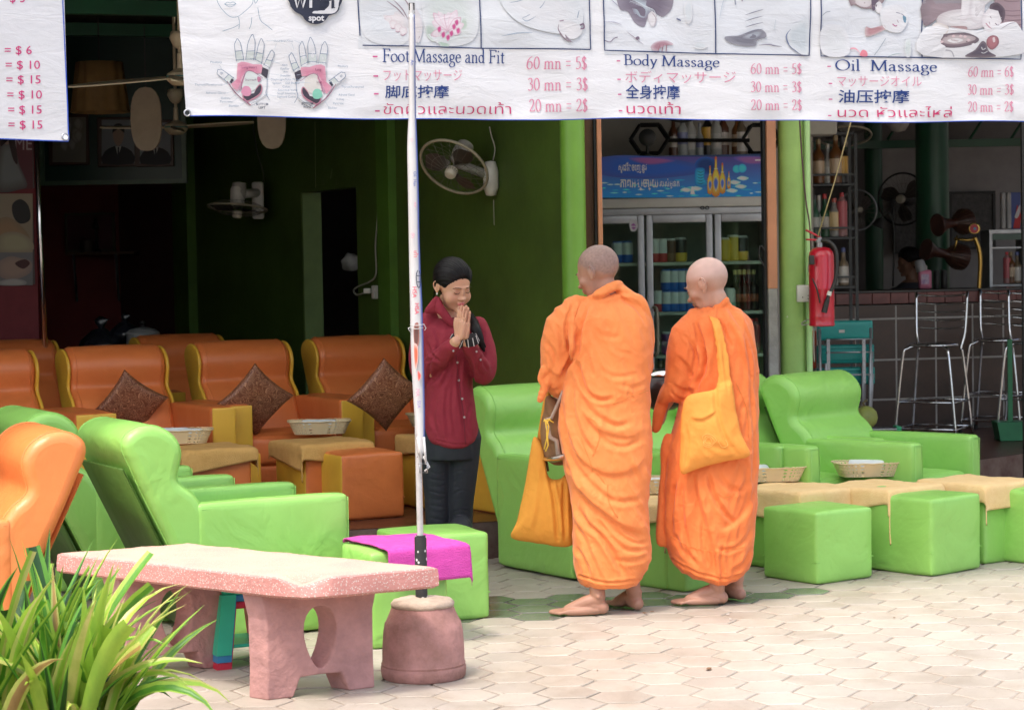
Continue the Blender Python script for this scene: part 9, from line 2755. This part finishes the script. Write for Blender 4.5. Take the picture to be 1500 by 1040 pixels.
b.add([(cc.x + (.75 + .08 * mnoise.noise(Vector((k * .7, 0, 0)))) * math.cos(2 * PI * k / n), cc.y + (.42 + .05 * mnoise.noise(Vector((k * .9, 3, 0)))) * math.sin(2 * PI * k / n), .004) for k in range(n)], [tuple(range(n))])
b.build('soil', mat('soil', (.06, .045, .03), .95, bump=.01, bs=60), kind='structure')
b = MB()
for k in range(900):
 a = rr_.uniform(0, 2 * PI); t = rr_.uniform(.75, 1.04)
 x, y = cc.x + .75 * t * math.cos(a), cc.y + .42 * t * math.sin(a)
 h = rr_.uniform(.01, .035); dx, dy = rr_.uniform(-.015, .015), rr_.uniform(-.015, .015)
 b.add([(x - .0015, y, .002), (x + .0015, y, .002), (x + dx, y + dy, h)], [(0, 1, 2)])
b.build('grass', LM[0], kind='stuff', label='thin grass at the edge of the planting by the bench', cat='grass')
M_LIT = mat('litter_pale', (.62, .56, .50), .8, var=.2, ns=20)
M_LEAFD = mat('litter_leaf', (.22, .12, .06), .8, var=.2)
for (px, py, s_, dark, lab) in ((288, 1003, .014, 0, 'white petal on the paving under the bench'), (240, 983, .012, 1, 'dark seed near the bench leg'), (304, 1011, .008, 0, 'pale crumb under the bench'), (1066, 900, .012, 0, 'pale scrap on the paving in front of the older monk'), (1070, 907, .010, 0, 'small white scrap in front of the older monk'), (955, 896, .010, 1, 'dry leaf bit by the heel of the taller monk'), (945, 898, .014, 1, 'thin dry twig beside the heel of the taller monk'), (1038, 980, .020, 1, 'flat pinkish chip on the sunlit paving'), (875, 982, .006, 1, 'dark dot like a seed on the sunlit paving'), (1055, 971, .006, 0, 'tiny white scrap on the open paving'), (838, 880, .008, 0, 'yellowish leaf bit between footstool and monk'), (1310, 905, .006, 1, 'small dry bit on the right paving')):
 p = G(px, py, .003)
 v, f = lathe([(0, 0), (s_, .001), (s_ * .9, .003), (0, .004)], 9, .55)
 v = [(x * (1 + .4 * mnoise.noise(Vector((x * 200 + px, y * 200, 1)))), y, z + .4 * abs(x) * .4) for x, y, z in v]
 tag(obj('litter', (v, f), M_LEAFD if dark else M_LIT, loc=p, rz=px), lab, 'litter')
e = empty('thatched_shelter', (2.5, -7, 0), 'thatched shelter across the way, mirrored in the fridge doors', 'shelter')
for x in (-3.5, 0, 3.5):
 o = obj('post', lathe([(.07, 0), (.06, 2.8)], 10), M_BROWN, e); o.location = (x, 0, 0)
M_TH = mat('thatch', (.34, .29, .23), .95, rgb2=(.12, .10, .08), ns=5, stretch=(14, 1, 1), bump=.02, bs=40)
b = MB()
nx = 120
V = []
for i in range(nx + 1):
 x = -5 + 10 * i / nx; j = random.uniform(-.12, .12)
 V += [(x, .9, 2.35 + j), (x, -.6, 3.5), (x, -2.5, 4.6)]
b.add(V, [(3 * i + k, 3 * i + 3 + k, 3 * i + 4 + k, 3 * i + 1 + k) for i in range(nx) for k in range(2)])
b.build('thatch_roof', M_TH, e)
o = obj('back_wall', cube(10, .1, 2.6), mat('shade_wall', (.10, .09, .07), .9, var=.3), e); o.location = (0, -2.4, 1.3)
